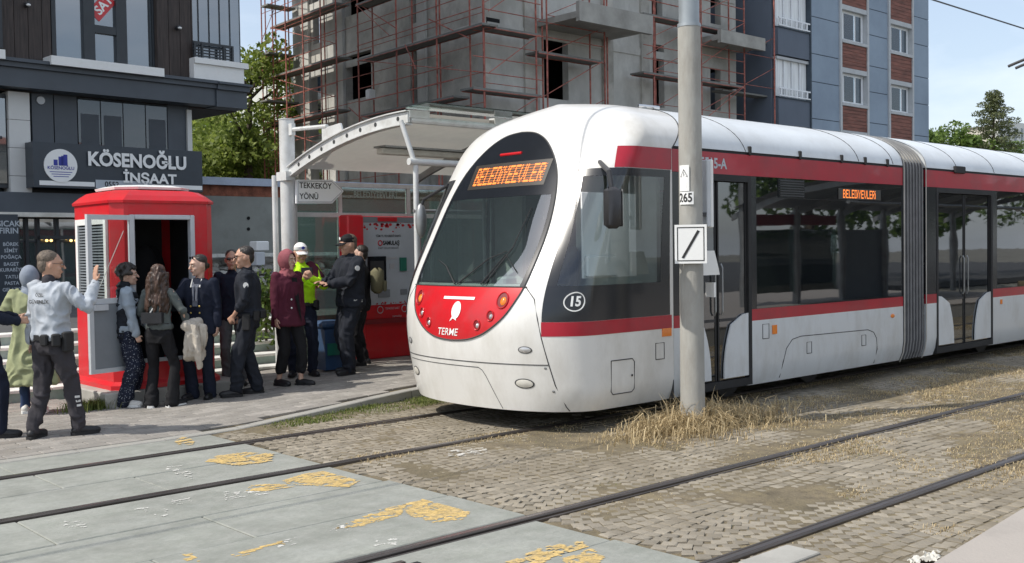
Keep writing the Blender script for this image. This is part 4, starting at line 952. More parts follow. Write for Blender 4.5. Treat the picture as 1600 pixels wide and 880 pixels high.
# window with louvre on the left face, framed in white
ya, yb = KY0 + .16, KY1 - .22
def lf(nm, mat, y0, y1, z0, z1, o0, o1, par): return MB().box(KX0 - o1, KX0 - o0, y0, y1, z0, z1).build(nm, mat, par)
fr = MB()
for q in ((ya, ya + .07, 1.12, 2.16), (yb - .07, yb, 1.12, 2.16), (ya + .071, yb - .071, 2.09, 2.16), (ya + .071, yb - .071, 1.12, 1.19)): fr.box(KX0 - .035, KX0 - .002, q[0], q[1], q[2], q[3])
wf = fr.build('side_window', 'white_paint', kiosk); lf('pane', 'frit', ya + .07, yb - .07, 1.19, 2.09, .004, .010, wf)
for k in range(26): lf('blind_slat', 'kiosk_grey', ya + .075, yb - .075, 1.20 + k * .034, 1.218 + k * .034, .012, .022, wf)
# chamfered face next to the door: a narrow glazed panel in white frame
a, b2 = Vector(o_[7]), Vector(o_[0]); d = (b2 - a).normalized(); nr = Vector((d.y, -d.x)); 
def chf(nm, mat, s0, s1, z0, z1, t0, t1, par):
    P = [a + d * s0 + nr * t0, a + d * s1 + nr * t0, a + d * s1 + nr * t1, a + d * s0 + nr * t1]; return MB().add([(p.x, p.y, z) for z in (z0, z1) for p in P], [(3, 2, 1, 0), (4, 5, 6, 7)] + [(k, (k + 1) % 4, 4 + (k + 1) % 4, 4 + k) for k in range(4)]).build(nm, mat, par)
# roof
oct_loft([(.02, .125, KT), (.025, .13, KT + .03), (-.03, .14, KT + .09), (-.10, .14, KT + .145), (-.16, .14, KT + .16)]).build('roof', 'kiosk_red', kiosk)
MB().add([(x, y, z) for z, e in ((KT + .171, .12), (KT + .20, .11), (KT + .225, .20)) for x, y in octo(-e - .05, .2)], [(k * 8 + i, k * 8 + (i + 1) % 8, k * 8 + 8 + (i + 1) % 8, k * 8 + 8 + i) for k in range(2) for i in range(8)] + [tuple(range(16, 24))]).build('roof_cap', 'white_paint', kiosk)
# door frame
fr = MB(); w_ = .055
for q in ((dx0, dx0 + w_, dz0, dz1), (dx1 - w_, dx1, dz0, dz1), (dx0 + w_, dx1 - w_, dz1 - w_, dz1)): fr.box(q[0], q[1], KY0 - .03, KY0 + .06, q[2], q[3], bev=.008)
fr.box(dx0 + w_, dx1 - w_, KY0 - .02, KY0 + .06, dz0, dz0 + .04); dfr = fr.build('door_frame', 'alu_grey', kiosk)
# open door leaf
hx, hy = dx0 + .01, KY0 - .045; ex = PY(134, 400, KY0 - .20)[0]; ey = KY0 - .20; dd = Vector((ex - hx, ey - hy)); Ld = dd.length; dd.normalize(); dn = Vector((-dd.y, dd.x)); 
if dn.y > 0: dn = -dn
def leaf(mb, s0, s1, z0, z1, t0, t1):
    P = [Vector((hx, hy)) + dd * s + dn * t for s, t in ((s0, t0), (s1, t0), (s1, t1), (s0, t1))]; return mb.add([(p.x, p.y, z) for z in (z0, z1) for p in P], [(3, 2, 1, 0), (4, 5, 6, 7)] + [(k, (k + 1) % 4, 4 + (k + 1) % 4, 4 + k) for k in range(4)])
lz0, lz1, lm = dz0 - .06, dz1 - .01, PY(170, 470, KY0 - .1)[1]
mb = MB(); 
for q in ((0, .055, lz0, lz1), (Ld - .055, Ld, lz0, lz1), (.055, Ld - .055, lz1 - .055, lz1), (.055, Ld - .055, lm - .03, lm + .03), (.055, Ld - .055, lz0, lz0 + .05)): leaf(mb, q[0], q[1], q[2], q[3], 0, .04)
dr = mb.build('door', 'alu_grey', kiosk)
leaf(MB(), .056, Ld - .056, lm + .031, lz1 - .056, .015, .021).build('door_glass', 'glass_clear', dr)
leaf(MB(), .056, Ld - .056, lz0 + .051, lm - .031, .01, .03).build('door_panel', 'kiosk_grey', dr)
leaf(MB(), Ld - .22, Ld - .05, lm - .10, lm - .035, .041, .075).build('door_lock', 'alu_grey', dr)
MB().tube([Vector((*(Vector((hx, hy)) + dd * .12 + dn * .012), lz1 - .18)), Vector((*(Vector((hx, hy)) + dd * (Ld - .1) + dn * .012), lm + .05))], .005, 5).build('door_stay', 'white_paint', dr)
# inside, dimness put into dark colours: desk, screen, hanging coats
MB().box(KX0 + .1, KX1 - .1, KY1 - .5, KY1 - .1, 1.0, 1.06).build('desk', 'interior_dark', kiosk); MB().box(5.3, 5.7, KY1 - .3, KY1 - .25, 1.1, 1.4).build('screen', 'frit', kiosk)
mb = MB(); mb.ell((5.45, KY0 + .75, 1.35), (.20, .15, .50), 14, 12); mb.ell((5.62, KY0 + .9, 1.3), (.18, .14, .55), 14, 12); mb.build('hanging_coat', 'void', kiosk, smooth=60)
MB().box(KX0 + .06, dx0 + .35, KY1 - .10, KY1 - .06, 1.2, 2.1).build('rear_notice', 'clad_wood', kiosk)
for q in ((KX0 + .055, KX0 + .06, KY0 + .15, KY1 - .15), (KX1 - .06, KX1 - .055, KY0 + .15, KY1 - .15), (KX0 + .13, KX1 - .13, KY1 - .06, KY1 - .055)): MB().box(*q, FZ0, KT - .01).build('shade_lining', 'interior_dark', kiosk)  # dark panels over the red walls, coloured as the unlit interior
for q in ((KX0 + .13, dx0 - .01), (dx1 + .01, KX1 - .13)): MB().box(*q, KY0 + .055, KY0 + .06, FZ0, KT - .01).build('shade_lining', 'interior_dark', kiosk)
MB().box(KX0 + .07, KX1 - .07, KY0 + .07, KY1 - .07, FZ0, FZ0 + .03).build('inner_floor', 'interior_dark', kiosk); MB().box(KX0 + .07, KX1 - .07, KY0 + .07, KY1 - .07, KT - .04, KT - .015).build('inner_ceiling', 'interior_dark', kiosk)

M('sign_white', (.93, .94, .94), rough=.4, var=.01)
M('slat_grey', (.26, .26, .26), rough=.6, var=.05)
# ================================================================== SHELTER
sh = thing('tram_shelter', (7.62, 12.0, .12), 'white steel tram shelter with arched canopy and green glass behind the crowd', 'shelter')
SX0, SX1 = 7.60, 25.5; SYF, SYB = 10.05, 12.95; SZ = .14
def arc(t):                                    # t: 0 back low -> 1 front high, centre line of the canopy
    y = 12.86 - 2.75 * t; z = 2.83 + .50 * (1 - (1 - t) ** 2.0) - .02 * t; return y, z
def arch_beam(mb, x0, x1, h=.13, ta=0, tb=1, n=20, dz=0):
    vs = []; 
    for i in range(n + 1):
        t = ta + (tb - ta) * i / n; y, z = arc(t); hh = h * (.85 + .25 * math.sin(PI * t * .9))
        vs += [(x0, y, z - hh / 2 + dz), (x1, y, z - hh / 2 + dz), (x1, y, z + hh / 2 + dz), (x0, y, z + hh / 2 + dz)]
    fs = [(i * 4 + k, i * 4 + (k + 1) % 4, i * 4 + 4 + (k + 1) % 4, i * 4 + 4 + k) for i in range(n) for k in range(4)] + [(0, 1, 2, 3), (n * 4 + 3, n * 4 + 2, n * 4 + 1, n * 4)]; return mb.add(vs, fs)
ab = arch_beam(MB(), SX0 - .02, SX0 + .02).build('end_arch', 'steel_white', sh, smooth=30)
for k in range(8):
    t = [.10, .20, .31, .42, .53, .64, .76, .93][k]; y, z = arc(t); MB().tube([(SX0 - .023, y, z), (SX0 - .018, y, z)], .028, 14).build('lightening_hole', 'interior_dark', ab)  # dark disc gives the hole's shade; the arch is uncut
arch_beam(MB(), SX0 - .05, SX0 + .05, h=.014, dz=.078).build('arch_flange', 'steel_white', ab); arch_beam(MB(), SX0 - .05, SX0 + .05, h=.014, dz=-.078).build('arch_flange', 'steel_white', ab)
xs = [SX0 + 2.2 * k for k in range(1, 9)]
for x in xs: arch_beam(MB(), x - .025, x + .025, h=.11, dz=-.03).build('arch_rib', 'steel_grey', sh, smooth=30)
mb = MB(); mb.grid(lambda a, b: (SX0 + .05 + (SX1 - SX0) * a, arc(b)[0], arc(b)[1] + .062), 30, 18); mb.build('canopy', 'canopy_under', sh, smooth=40)
# glass lip and its rail along the front
yf, zf = arc(1)
MB().add([(SX0 - .05, yf, zf + .10), (SX1, yf, zf + .10), (SX1, yf - .42, zf + .12), (SX0 - .05, yf - .42, zf + .12), (SX0 - .05, yf, zf + .112), (SX1, yf, zf + .112), (SX1, yf - .42, zf + .132), (SX0 - .05, yf - .42, zf + .132)], [(0, 1, 2, 3), (7, 6, 5, 4), (0, 4, 5, 1), (3, 2, 6, 7), (0, 3, 7, 4)]).build('glass_lip', 'glass_green', sh)
for x in (SX0, SX0 + 1.35, SX0 + 3.4, SX0 + 5.6): MB().box(x, x + .3, yf - .02, yf + .1, zf + .0, zf + .09).build('lip_bracket', 'steel_white', sh)
MB().tube([(SX0 + .03, yf + .03, zf - .02), (SX1, yf + .03, zf - .02)], .045, 10).build('front_rail', 'steel_white', sh)
# columns
for k, x in enumerate((7.62, 12.2, 16.8, 21.4)):
    c_ = MB().tube([(x, SYB, .05), (x, SYB, 3.56)], .105, 24).build('column', 'steel_white', sh, smooth=50)
    MB().tube([(x, SYB, 3.561), (x, SYB, 3.575)], .112, 24).build('column_cap', 'steel_white', c_)
    MB().tube([(x, SYB, .05), (x, SYB, .30), (x, SYB, .34)], [.17, .15, .11], 20).build('column_foot', 'steel_grey', c_, smooth=30)
    MB().tube([(x, SYB - .1, 3.42), (x, arc(.34)[0], 3.38)], .028, 8).build('tie_rod', 'steel_white', c_)
    MB().box(x - .03, x + .03, SYB - .18, SYB - .09, 3.34, 3.5).build('tie_bracket', 'steel_white', c_)
    MB().prism([(arc(.30)[0], 3.36), (arc(.46)[0], 3.39), (arc(.48)[0], arc(.48)[1] + .08), (arc(.30)[0], arc(.30)[1] + .08)], lambda a, b, t: (x + t, a, b), -.012, .012).build('gusset', 'steel_white', c_)
    MB().box(x - .12, x - .0, SYB - .16, SYB + .1, 2.72, 2.84).build('arch_seat', 'steel_white', c_)
MB().tube([(7.50, 13.1, .05), (7.50, 13.1, 2.80)], .04, 12).build('side_post', 'steel_white', sh, smooth=50)
# front frame
for x in (7.64, 12.2, 16.8, 21.4):
    p = MB().tube([(x, SYF, .05), (x, SYF, 2.74)], .033, 12).build('front_post', 'steel_white', sh, smooth=50)
    MB().tube([(x - .02, SYF, 2.78), (x - .12, yf + .05, zf - .04)], .03, 10).build('strut', 'steel_white', p, smooth=50)
MB().tube([(7.54, SYF, 2.78), (SX1, SYF, 2.78)], .042, 12).build('cross_pipe', 'steel_white', sh, smooth=50)
MB().tube([(7.6, SYF, 2.20), (SX1, SYF, 2.20)], .02, 8).build('cross_pipe', 'steel_grey', sh, smooth=50)
MB().box(8.1, 10.6, 11.36, 11.50, 3.00, 3.08, bev=.01).build('tube_light', 'off_white', sh); MB().box(8.1, 10.6, 11.30, 11.56, 3.085, 3.11).build('light_tray', 'steel_grey', sh)
# back screen: rails, glass with stop name, lower panes
yg = 13.02; zb0, zb1 = 2.26, 2.70
for z in (zb0, zb1): MB().box(7.74, 17, yg - .03, yg + .03, z - .03, z + .03).build('screen_rail', 'steel_white', sh)
px_ = [7.76, PY(530, 300, yg)[0], PY(637, 300, yg)[0], 12.2, 14.5, 17.0]
for i, x in enumerate(px_): MB().box(x - .03, x + .03, yg - .025, yg + .025, SZ, zb1 - .031).build('screen_post', 'steel_white', sh)
for i in range(len(px_) - 1):
    x0, x1 = px_[i] + .035, px_[i + 1] - .035
    MB().box(x0, x1, yg - .005, yg + .005, zb0 + .035, zb1 - .035).build('name_glass', 'glass_green', sh)
    MB().box(x0, x1, yg - .005, yg + .005, SZ + .12, zb0 - .035).build('screen_glass', 'glass_green', sh)
mb = MB(); xm = (px_[1] + px_[2]) / 2 + .02; text(mb, 'BELEDİYEEVLERİ', lambda a, b: (xm + a, yg - .008, 2.56 + b), .13, bold=.003, sx=.82); mb.build('stop_name', 'step_riser', sh)
# direction sign on the column
P = [PY(*p, 12.80) for p in ((463, 281), (519, 281), (537, 299), (519, 318), (463, 318))]
ds_ = thing('direction_sign', (P[0][0], 12.80, (P[0][1] + P[4][1]) / 2), 'white arrow-shaped sign reading TEKKEKÖY YÖNÜ on the white column', 'sign')
MB().prism(P, lambda a, b, t: (a, 12.80 + t, b), -.0, .03).build('plate', 'sign_white', ds_)
cx = sum(p[0] for p in P) / 5; cz = sum(p[1] for p in P) / 5
P2 = [(cx + (p[0] - cx) * .93, cz + (p[1] - cz) * .88) for p in P]
MB().tube([(p[0], 12.797, p[1]) for p in P2 + [P2[0]]], .006, 4).build('border', 'text_grey', ds_)
xa = P[0][0] + .045; mb = MB(); text(mb, 'TEKKEKÖY', lambda a, b: (xa + a, 12.796, cz + .075 + b), .112, bold=.0015, align='LEFT', sx=.93); text(mb, 'YÖNÜ', lambda a, b: (xa + a, 12.796, cz - .075 + b), .112, bold=.0015, align='LEFT', sx=.93); mb.build('lettering', 'text_black', ds_)
# ticket machine
MY = 12.72; mx0, mx1 = PY(563, 400, MY)[0], PY(660, 400, MY)[0]; mz1 = PY(600, 338, MY)[1]; mzb = .15
tm = thing('ticket_machine', ((mx0 + mx1) / 2, MY + .25, mzb), 'red and white ticket machine with dark screen behind the capped policeman', 'ticket machine')
MB().box(mx0 - .02, mx1, MY + .02, MY + .5, mzb, mz1, bev=.015).build('cabinet', 'tram_red', tm)
za, zb_ = PY(600, 348, MY)[1], PY(600, 476, MY)[1]; MB().box(mx0 + .01, mx1 - .03, MY + .004, MY + .019, zb_, za).build('front_face', 'poster_pale', tm)
MB().box(mx0 + .01, mx1 - .03, MY + .002, MY + .0195, za + .004, mz1 - .01).build('header', 'kiosk_grey', tm)
xh = PY(605, 342, MY)[0]; hz_ = (za + mz1) / 2; MB().box(xh - .17, xh + .17, MY - .012, MY + .001, hz_ - .03, hz_ + .03).build('header_plate', 'tram_red', tm)
sx = PY(543, 400, MY - .12)[0]
MB().box(sx, mx0 - .021, MY - .14, MY + .10, mzb, mz1 + .01, bev=.02).build('side_fin', 'kiosk_red', tm)
MB().prism([(MY - .145, .9), (MY - .19, 1.0), (MY - .19, 1.75), (MY - .145, 1.85)], lambda a, b, t: (t, a, b), sx + .02, mx0 - .05).build('fin_lip', 'kiosk_red', tm)
mb = MB(); rr = random.Random(5)
for i in range(70):
    x = rr.uniform(mx0 + .03, mx1 - .05); top = i < 46; z = (za - abs(rr.gauss(0, .05))) if top else zb_ + abs(rr.gauss(0, .022)); s_ = rr.uniform(.008, .028 if top else .014)
    z = min(z, za - s_ - .002); z = max(z, zb_ + s_); tt = rr.uniform(0, PI); pts = [(x + s_ * 1.3 * math.cos(a + tt) * rr.uniform(.7, 1), MY + .0015, z + s_ * .8 * math.sin(a + tt)) for a in np.linspace(0, 2 * PI, 9)[:-1]]
    pts = [(min(max(p[0], mx0 + .015), mx1 - .035), p[1], p[2]) for p in pts]; mb.add(pts, [tuple(range(8))])
mb.build('leaf_print', 'tram_red', tm)
def tmr(nm, mat, ax, ay, bx_, by, t=.01, par=tm): p, q = PY(ax, ay, MY), PY(bx_, by, MY); return MB().box(p[0], q[0], MY - t, MY + .003, q[1], p[1], bev=.003 if t > .015 else 0).build(nm, mat, par)
scn = tmr('screen', 'frit', 574, 401, 603, 441, .02); tmr('screen_field', 'interior_dark', 577, 408, 599, 432, .024, scn)  # inner field of the screen, plain dark grey
tmr('slot_panel', 'kiosk_grey', 591, 453, 609, 464, .012); tmr('code_patch', 'text_grey', 609, 412, 616, 420, .004); tmr('keypad', 'kiosk_grey', 626, 452, 636, 460, .008); tmr('notice', 'text_grey', 604, 402, 620, 405, .004)
q = PY(629, 413, MY); MB().box(q[0] - .055, q[0] + .055, MY - .03, MY + .003, q[1] - .10, q[1] + .10, bev=.025).build('card_reader', 'green_plastic', tm, smooth=40)
tx = PY(607, 380, MY); fn = lambda cx, cz: (lambda a, b: (cx + a, MY - .001, cz + b))
mb = MB(); text(mb, 'TÜM TL VE KREDİ KARTI', fn(tx[0], PY(605, 369, MY)[1]), .045, bold=.001, sx=.9); text(mb, 'SAMULAŞ', fn(tx[0] + .05, PY(605, 380, MY)[1]), .085, bold=.003, sx=.8); text(mb, 'KART DOLUM MERKEZİ', fn(tx[0], PY(605, 388, MY)[1]), .038, sx=.9); mb.build('lettering', 'text_black', tm)
mb = MB(); q = PY(594, 380, MY); mb.tube([(q[0] + .035 * math.cos(t), MY - .002, q[1] + .035 * math.sin(t)) for t in np.linspace(0, 2 * PI, 18)], .009, 4); mb.build('round_logo', 'tram_red', tm)
q = PY(615, 483, MY); mb = MB(); text(mb, 'TEMASSIZ KART', fn(q[0] - .02, q[1] + .012), .045, sx=.8); text(mb, 'samulas', fn(q[0] + .06, PY(615, 494, MY)[1]), .05, sx=1.1)
for dx in (-.24, .2): mb.tube([(q[0] + dx + .05 * math.cos(t), MY - .001, q[1] + .05 * math.sin(t)) for t in np.linspace(0, 2 * PI, 18)], .006, 4)
mb.build('white_print', 'poster_pale', tm)
MB().box(sx, mx1, MY - .05, MY + .0, PY(600, 505, MY)[1], PY(600, 498, MY)[1]).build('ledge', 'recess_red', tm)
# bin
bx_, by_, bz_ = 7.78, 12.25, .14
bn = thing('litter_bin', (bx_, by_, bz_), 'dark blue litter bin standing behind the traffic policeman', 'bin')
MB().add([(bx_ + s1 * w, by_ + s2 * w, z) for z, w in ((bz_, .13), (bz_ + .55, .16)) for s1, s2 in ((-1, -1), (1, -1), (1, 1), (-1, 1))], [(3, 2, 1, 0), (4, 5, 6, 7)] + [(k, (k + 1) % 4, 4 + (k + 1) % 4, 4 + k) for k in range(4)]).build('bin_body', 'bin_blue', bn)
MB().box(bx_ - .18, bx_ + .18, by_ - .18, by_ + .18, bz_ + .551, bz_ + .66, bev=.04).build('lid', 'bin_blue', bn); MB().box(bx_ - .12, bx_ + .12, by_ - .172, by_ - .16, bz_ + .2, bz_ + .36).build('sticker', 'green_plastic', bn)
# roadside shelter of the opposite platform (behind the photographer, seen mirrored in the tram's glass)
ns_ = thing('opposite_shelter', (21, .5, .3), 'arched white shelter on the near platform, mirrored in the tram windows', 'shelter')
for k in range(6):
    x = 20.2 + 2.1 * k; MB().tube([(x, -.8, .3), (x, -.8, 3.0 if k else 3.3)], .09, 14).build('column', 'steel_grey', ns_, smooth=50)
    P = [( -.8 + 3.0 * t, 2.55 + .55 * (1 - (1 - t) ** 2)) for t in np.linspace(-.1, 1, 14)]; MB().prism(P + [(a, b - .13) for a, b in P[::-1]], lambda a, b, t: (x + t, a, b), -.03, .03).build('arch_rib', 'steel_grey', ns_)
MB().grid(lambda a, b: (20.0 + 11 * a, -.9 + 3.1 * b, 2.60 + .55 * (1 - (1 - b) ** 2)), 10, 12).build('canopy', 'kiosk_grey', ns_, smooth=40)
MB().tube([(20, 1.9, 2.6), (31, 1.9, 2.6)], .04, 8).build('cross_pipe', 'steel_grey', ns_)
MB().box(20.4, 24.2, -.86, -.83, .6, 2.1).build('back_panel', 'glass_green', ns_)
MB().box(20.4, 24.2, -.9, -.82, 2.2, 2.45).build('name_panel', 'recess_red', ns_)
MB().box(24.6, 26.8, -.95, -.82, .3, 2.1).build('back_panel', 'kiosk_grey', ns_)
# ================================================================== BUILDINGS
class Fac:
    """a facade plane: s runs along it, d out of it towards the street, z up"""
    def __init__(f, o, e, n): f.o = Vector(o); f.e = Vector(e).normalized(); f.n = Vector(n).normalized()
    def hit(f, px, py, d=0):
        r = _ray(px, py); P0 = f.o + f.n * d; k = P0.dot(f.n) / (r[0] * f.n.x + r[1] * f.n.y); p = Vector((r[0] * k, r[1] * k)); return ((p - f.o).dot(f.e), r[2] * k + EYE)
    def pt(f, s, d, z): p = f.o + f.e * s + f.n * d; return (p.x, p.y, z)
    def box(f, mb, s0, s1, d0, d1, z0, z1):
        return mb.add([f.pt(s, d, z) for z in (z0, z1) for s, d in ((s0, d0), (s1, d0), (s1, d1), (s0, d1))], [(3, 2, 1, 0), (4, 5, 6, 7), (0, 1, 5, 4), (1, 2, 6, 5), (2, 3, 7, 6), (3, 0, 4, 7)])
    def rect(f, x0, y0, x1, y1, d=0):
        """photo rectangle -> s0,s1,z0,z1"""
        a, b, c, e = f.hit(x0, (y0 + y1) / 2, d)[0], f.hit(x1, (y0 + y1) / 2, d)[0], f.hit((x0 + x1) / 2, y1, d)[1], f.hit((x0 + x1) / 2, y0, d)[1]; return a, b, c, e
def holed(f, mb, s0, s1, z0, z1, d0, d1, holes):
    """wall slab with rectangular holes (s0,s1,z0,z1)"""
    holes = [(min(h[0], h[1]), max(h[0], h[1]), min(h[2], h[3]), max(h[2], h[3])) for h in holes]
    cs = sorted(set([s0, s1] + [min(max(v, s0), s1) for h in holes for v in h[:2]]))
    for a, b in zip(cs[:-1], cs[1:]):
        if b - a < 1e-4: continue
        m = (a + b) / 2; hs = sorted([(max(z0, h[2]), min(z1, h[3])) for h in holes if h[0] < m < h[1]]); z = z0
        for p, q in hs:
            if p > z + 1e-4: f.box(mb, a, b, d0, d1, z, p)
            z = max(z, q)
        if z < z1 - 1e-4: f.box(mb, a, b, d0, d1, z, z1)
    return mb
def B(f, s0, s1, d0, d1, z0, z1, nm, mat, par): return f.box(MB(), min(s0, s1), max(s0, s1), d0, d1, z0, z1).build(nm, mat, par)

# ---------------------------------------------------------------- charcoal shop building, left
a_ = R_(3.0); FL = Fac((11.96, 25.0), (math.cos(a_), math.sin(a_)), (math.sin(a_), -math.cos(a_)))
lb = thing('shop_building', (6, 27, .69), 'charcoal shop building with wood-clad upper floor and white signboard lettering', 'building')
def LB(x0, y0, x1, y1, d0, d1, nm, mat, par=lb): s0, s1, z0, z1 = FL.rect(x0, y0, x1, y1, d1); return B(FL, s0, s1, d0, d1, z0, z1, nm, mat, par)
sR = FL.hit(303, 240)[0]; sR2 = FL.hit(388, 150, .55)[0]; sL = -22.0
zl0 = FL.hit(167, 148, .6)[1]; zl1 = FL.hit(167, 112, .6)[1]        # ledge band
z_soff = FL.hit(303, 164, .5)[1]
B(FL, sL, sR, -12, -.30, .3, z_soff - .01, 'lower_storeys', 'frame_dark', lb)
B(FL, sL, sR2 - .02, -12, -.02, z_soff, z_soff + .35, 'soffit', 'wood_brown', lb)
B(FL, sL, FL.hit(303, 60)[0], -17, -.35, z_soff + .351, 31, 'upper_storeys', 'charcoal', lb)  # raised and deepened out of view to shade the concrete block
B(FL, FL.hit(303, 60)[0] + .002, sR2 - .3, -17, -2.4, z_soff + .351, 31, 'upper_storeys', 'charcoal', lb)
# ledge: stepped band along the front
for k, (d, za, zb_) in enumerate(((.50, zl0, zl0 + .42), (.58, zl0 + .421, zl0 + .60), (.66, zl0 + .601, zl1))):
    B(FL, sL, sR2 - .9 + .0 * k, -.02 + .003 * k, d, za, zb_, 'ledge', 'charcoal2', lb)
    B(FL, sR2 - .9 + .001, sR2 + .04 * k - .04, -3.2 - .003 * k, d + .05, za - .02, zb_ - .0, 'corner_ledge', 'charcoal2', lb)
# upper storey, front
for q in ((-60, -30, 0, 96), (0, -30, 80, 97), (246, -30, 302, 127)):
    s0, s1, z0, z1 = FL.rect(*q, .3)
    x = s0
    while x < s1 - .02:                        # cladding boards
        x2 = min(x + .30, s1); B(FL, x + .006, x2 - .006, -.34, .28, zl1 + .002, z1, 'cladding_board', 'wood_brown', lb); x = x2
for px, py in ((41, 8), (277, 44)):
    q = FL.hit(px, py, .3); mb = MB().tube([FL.pt(q[0], .282, q[1]), FL.pt(q[0], .42, q[1])], .06, 10); l_ = mb.build('spotlight', 'dark_metal', lb); MB().ell(FL.pt(q[0], .43, q[1] - .02), (.05, .05, .03), 8, 6).build('bulb', 'white_plain', l_)
s0, s1, z0, z1 = FL.rect(82, -30, 244, 100, .1); z0 = zl1 + .16
wf = B(FL, s0 - .05, s1 + .05, -.345, .0, z0, z1, 'window_recess', 'frame_dark', lb)
mull = [FL.hit(x, 50, .12)[0] for x in (84, 139.5, 190, 243)]
for i in range(3): B(FL, mull[i] + .07, mull[i + 1] - .07, .002, .04, z0 + .06, z1, 'pane', 'glass_sky', wf)
for x, w_ in zip(mull, (.05, .13, .13, .06)): B(FL, x - w_, x + w_, .003, .13, z0 + .002, z1 + .3, 'mullion', 'frame_dark', wf)
zt = FL.hit(165, 47, .12)[1]; B(FL, mull[1] + .131, mull[2] - .131, .041, .12, zt - .09, zt + .09, 'transom', 'frame_dark', wf); B(FL, mull[0], mull[3], .042, .125, z0 + .003, z0 + .10, 'bottom_rail', 'frame_dark', wf)
s0, s1, _, _ = FL.rect(80, 90, 256, 118, .72); B(FL, s0, s1, .02, .74, zl1 + .003, zl1 + .20, 'window_sill', 'white_paint', lb)
s0, s1, _, _ = FL.rect(-60, 80, 8, 95, .72); B(FL, s0, s1, .02, .74, zl1 + .003, zl1 + .20, 'window_sill', 'white_paint', lb)
s0, s1, z0, z1 = FL.rect(-70, -20, 2, 80, .3); B(FL, s0, s1, .285, .35, zl1 + .3, z1, 'window_side', 'frame_dark', lb)
# SATILIK banner stuck across the pane
c0, c1 = FL.hit(151, 20, .045), FL.hit(184, -16, .045); ang = math.atan2(c1[1] - c0[1], c1[0] - c0[0]); ca, sa_ = math.cos(ang), math.sin(ang)
def bn_(a, b, t=.05): return FL.pt(c0[0] + a * ca - b * sa_, t, c0[1] + a * sa_ + b * ca)
bnr = MB().add([bn_(-.12, -.17), bn_(1.9, -.17), bn_(1.9, .17), bn_(-.12, .17)], [(0, 1, 2, 3)]).build('for_sale_banner', 'tram_red', wf)
mb = MB(); text(mb, 'SATILIK', lambda a, b: bn_(a, b, .055), .30, bold=.008, align='LEFT'); mb.build('lettering', 'white_plain', bnr)
# corner balcony: parapet, railing, folding glass
s0 = FL.hit(303, 110, .5)[0]; s1 = sR2; zp0 = FL.hit(345, 137, .55)[1]; zp1 = FL.hit(345, 103, .55)[1]
bal = B(FL, s0, s1 - .08, -3.0, .50, zp0 + .01, zp1, 'parapet', 'white_paint', lb); B(FL, s0 + .002, s1 + .02, -3.05, .56, zp1 + .001, zp1 + .14, 'parapet_coping', 'white_paint', lb)
zr0 = zp1 + .16; zr1 = FL.hit(340, 70, .5)[1]
mb = MB(); 
for k in range(5): z = zr0 + (zr1 - zr0) * (k + .5) / 5; FL.box(mb, s0 + .03, s1 - .32, .40, .43, z, z + (.03 if k < 4 else .07))
for s_ in (s0 + .05, s0 + .25, s1 - .62, s1 - .38): FL.box(mb, s_, s_ + .05, .38, .45, zp1 + .14, zr1)
mb.build('railing', 'frame_dark', bal); s_e = FL.hit(374, 50, .2)[0]
n_ = 5
for i in range(n_): a, b2 = s0 + (s_e - s0) * i / n_, s0 + (s_e - s0) * (i + 1) / n_; g_ = B(FL, a + .02, b2 - .02, .2, .23, zp1 + .15, 22, 'folding_glass', 'glass_sky', bal); B(FL, b2 - .02, b2 + .0, .19, .24, zp1 + .15, 22, 'glass_edge', 'frame_dark', bal)
B(FL, s0, s_e, -.5, -.45, zp1 + .15, 22, 'room_wall', 'charcoal2', bal)
# first floor: stone pier, dark window, panelled glazing
s0, s1, z0, z1 = FL.rect(-70, 131, 48, 318, .12)
zz = z0
while zz < zl0 - .05:
    z2 = min(zz + .62, zl0 - .003)
    for a, b2 in ((FL.hit(14, 200, .12)[0], s1), (s0 - 1, FL.hit(-45, 200, .12)[0])): B(FL, a, b2, -.29, .12, zz + .005, z2 - .005, 'stone_panel', 'marble_white', lb)
    zz = z2
q = FL.rect(-45, 145, 13, 293, 0); wd = B(FL, q[0] - .1, q[1] + .1, -.28, .0, q[2], q[3], 'side_window', 'frame_dark', lb); B(FL, q[0], q[1] - .06, .002, .03, q[2] + .1, q[3] - .1, 'pane', 'glass_sky', wd)
MB().tube([FL.pt(q[0] + .3, .04, q[2] + 1.1), FL.pt(q[1] - .15, .04, q[2] + 1.1)], .03, 6).build('window_bar', 'frame_dark', wd)
xs_ = [50, 85, 122, 158, 193, 228, 262, 296]; zt, zb_ = zl0 - .004, FL.hit(180, 240)[1]
for i in range(7):
    a, b2 = FL.hit(xs_[i], 190)[0], FL.hit(xs_[i + 1], 190)[0]; B(FL, a + .012, b2 - .012, -.28, -.02, zb_ - .3, zt, 'facade_panel', 'charcoal2' if i in (0, 1, 6) else 'glass_dim', lb)
for i in (2, 3, 5): a, b2 = FL.hit(xs_[i] + 5, 190)[0], FL.hit(xs_[i + 1] - 3, 190)[0]; B(FL, a, b2, -.018, -.012, zb_ - .2, FL.hit(160, 180)[1], 'inner_frame', 'charcoal', lb)
q = FL.hit(64, 157, .02); MB().tube([FL.pt(q[0], -.018, q[1]), FL.pt(q[0], .02, q[1])], .09, 16).build('round_vent', 'alu_grey', lb)
q = FL.rect(295, 184, 302, 246, .1); B(FL, q[0], q[1], -.29, .05, q[2], q[3] + .2, 'downpipe', 'marble_white', lb)
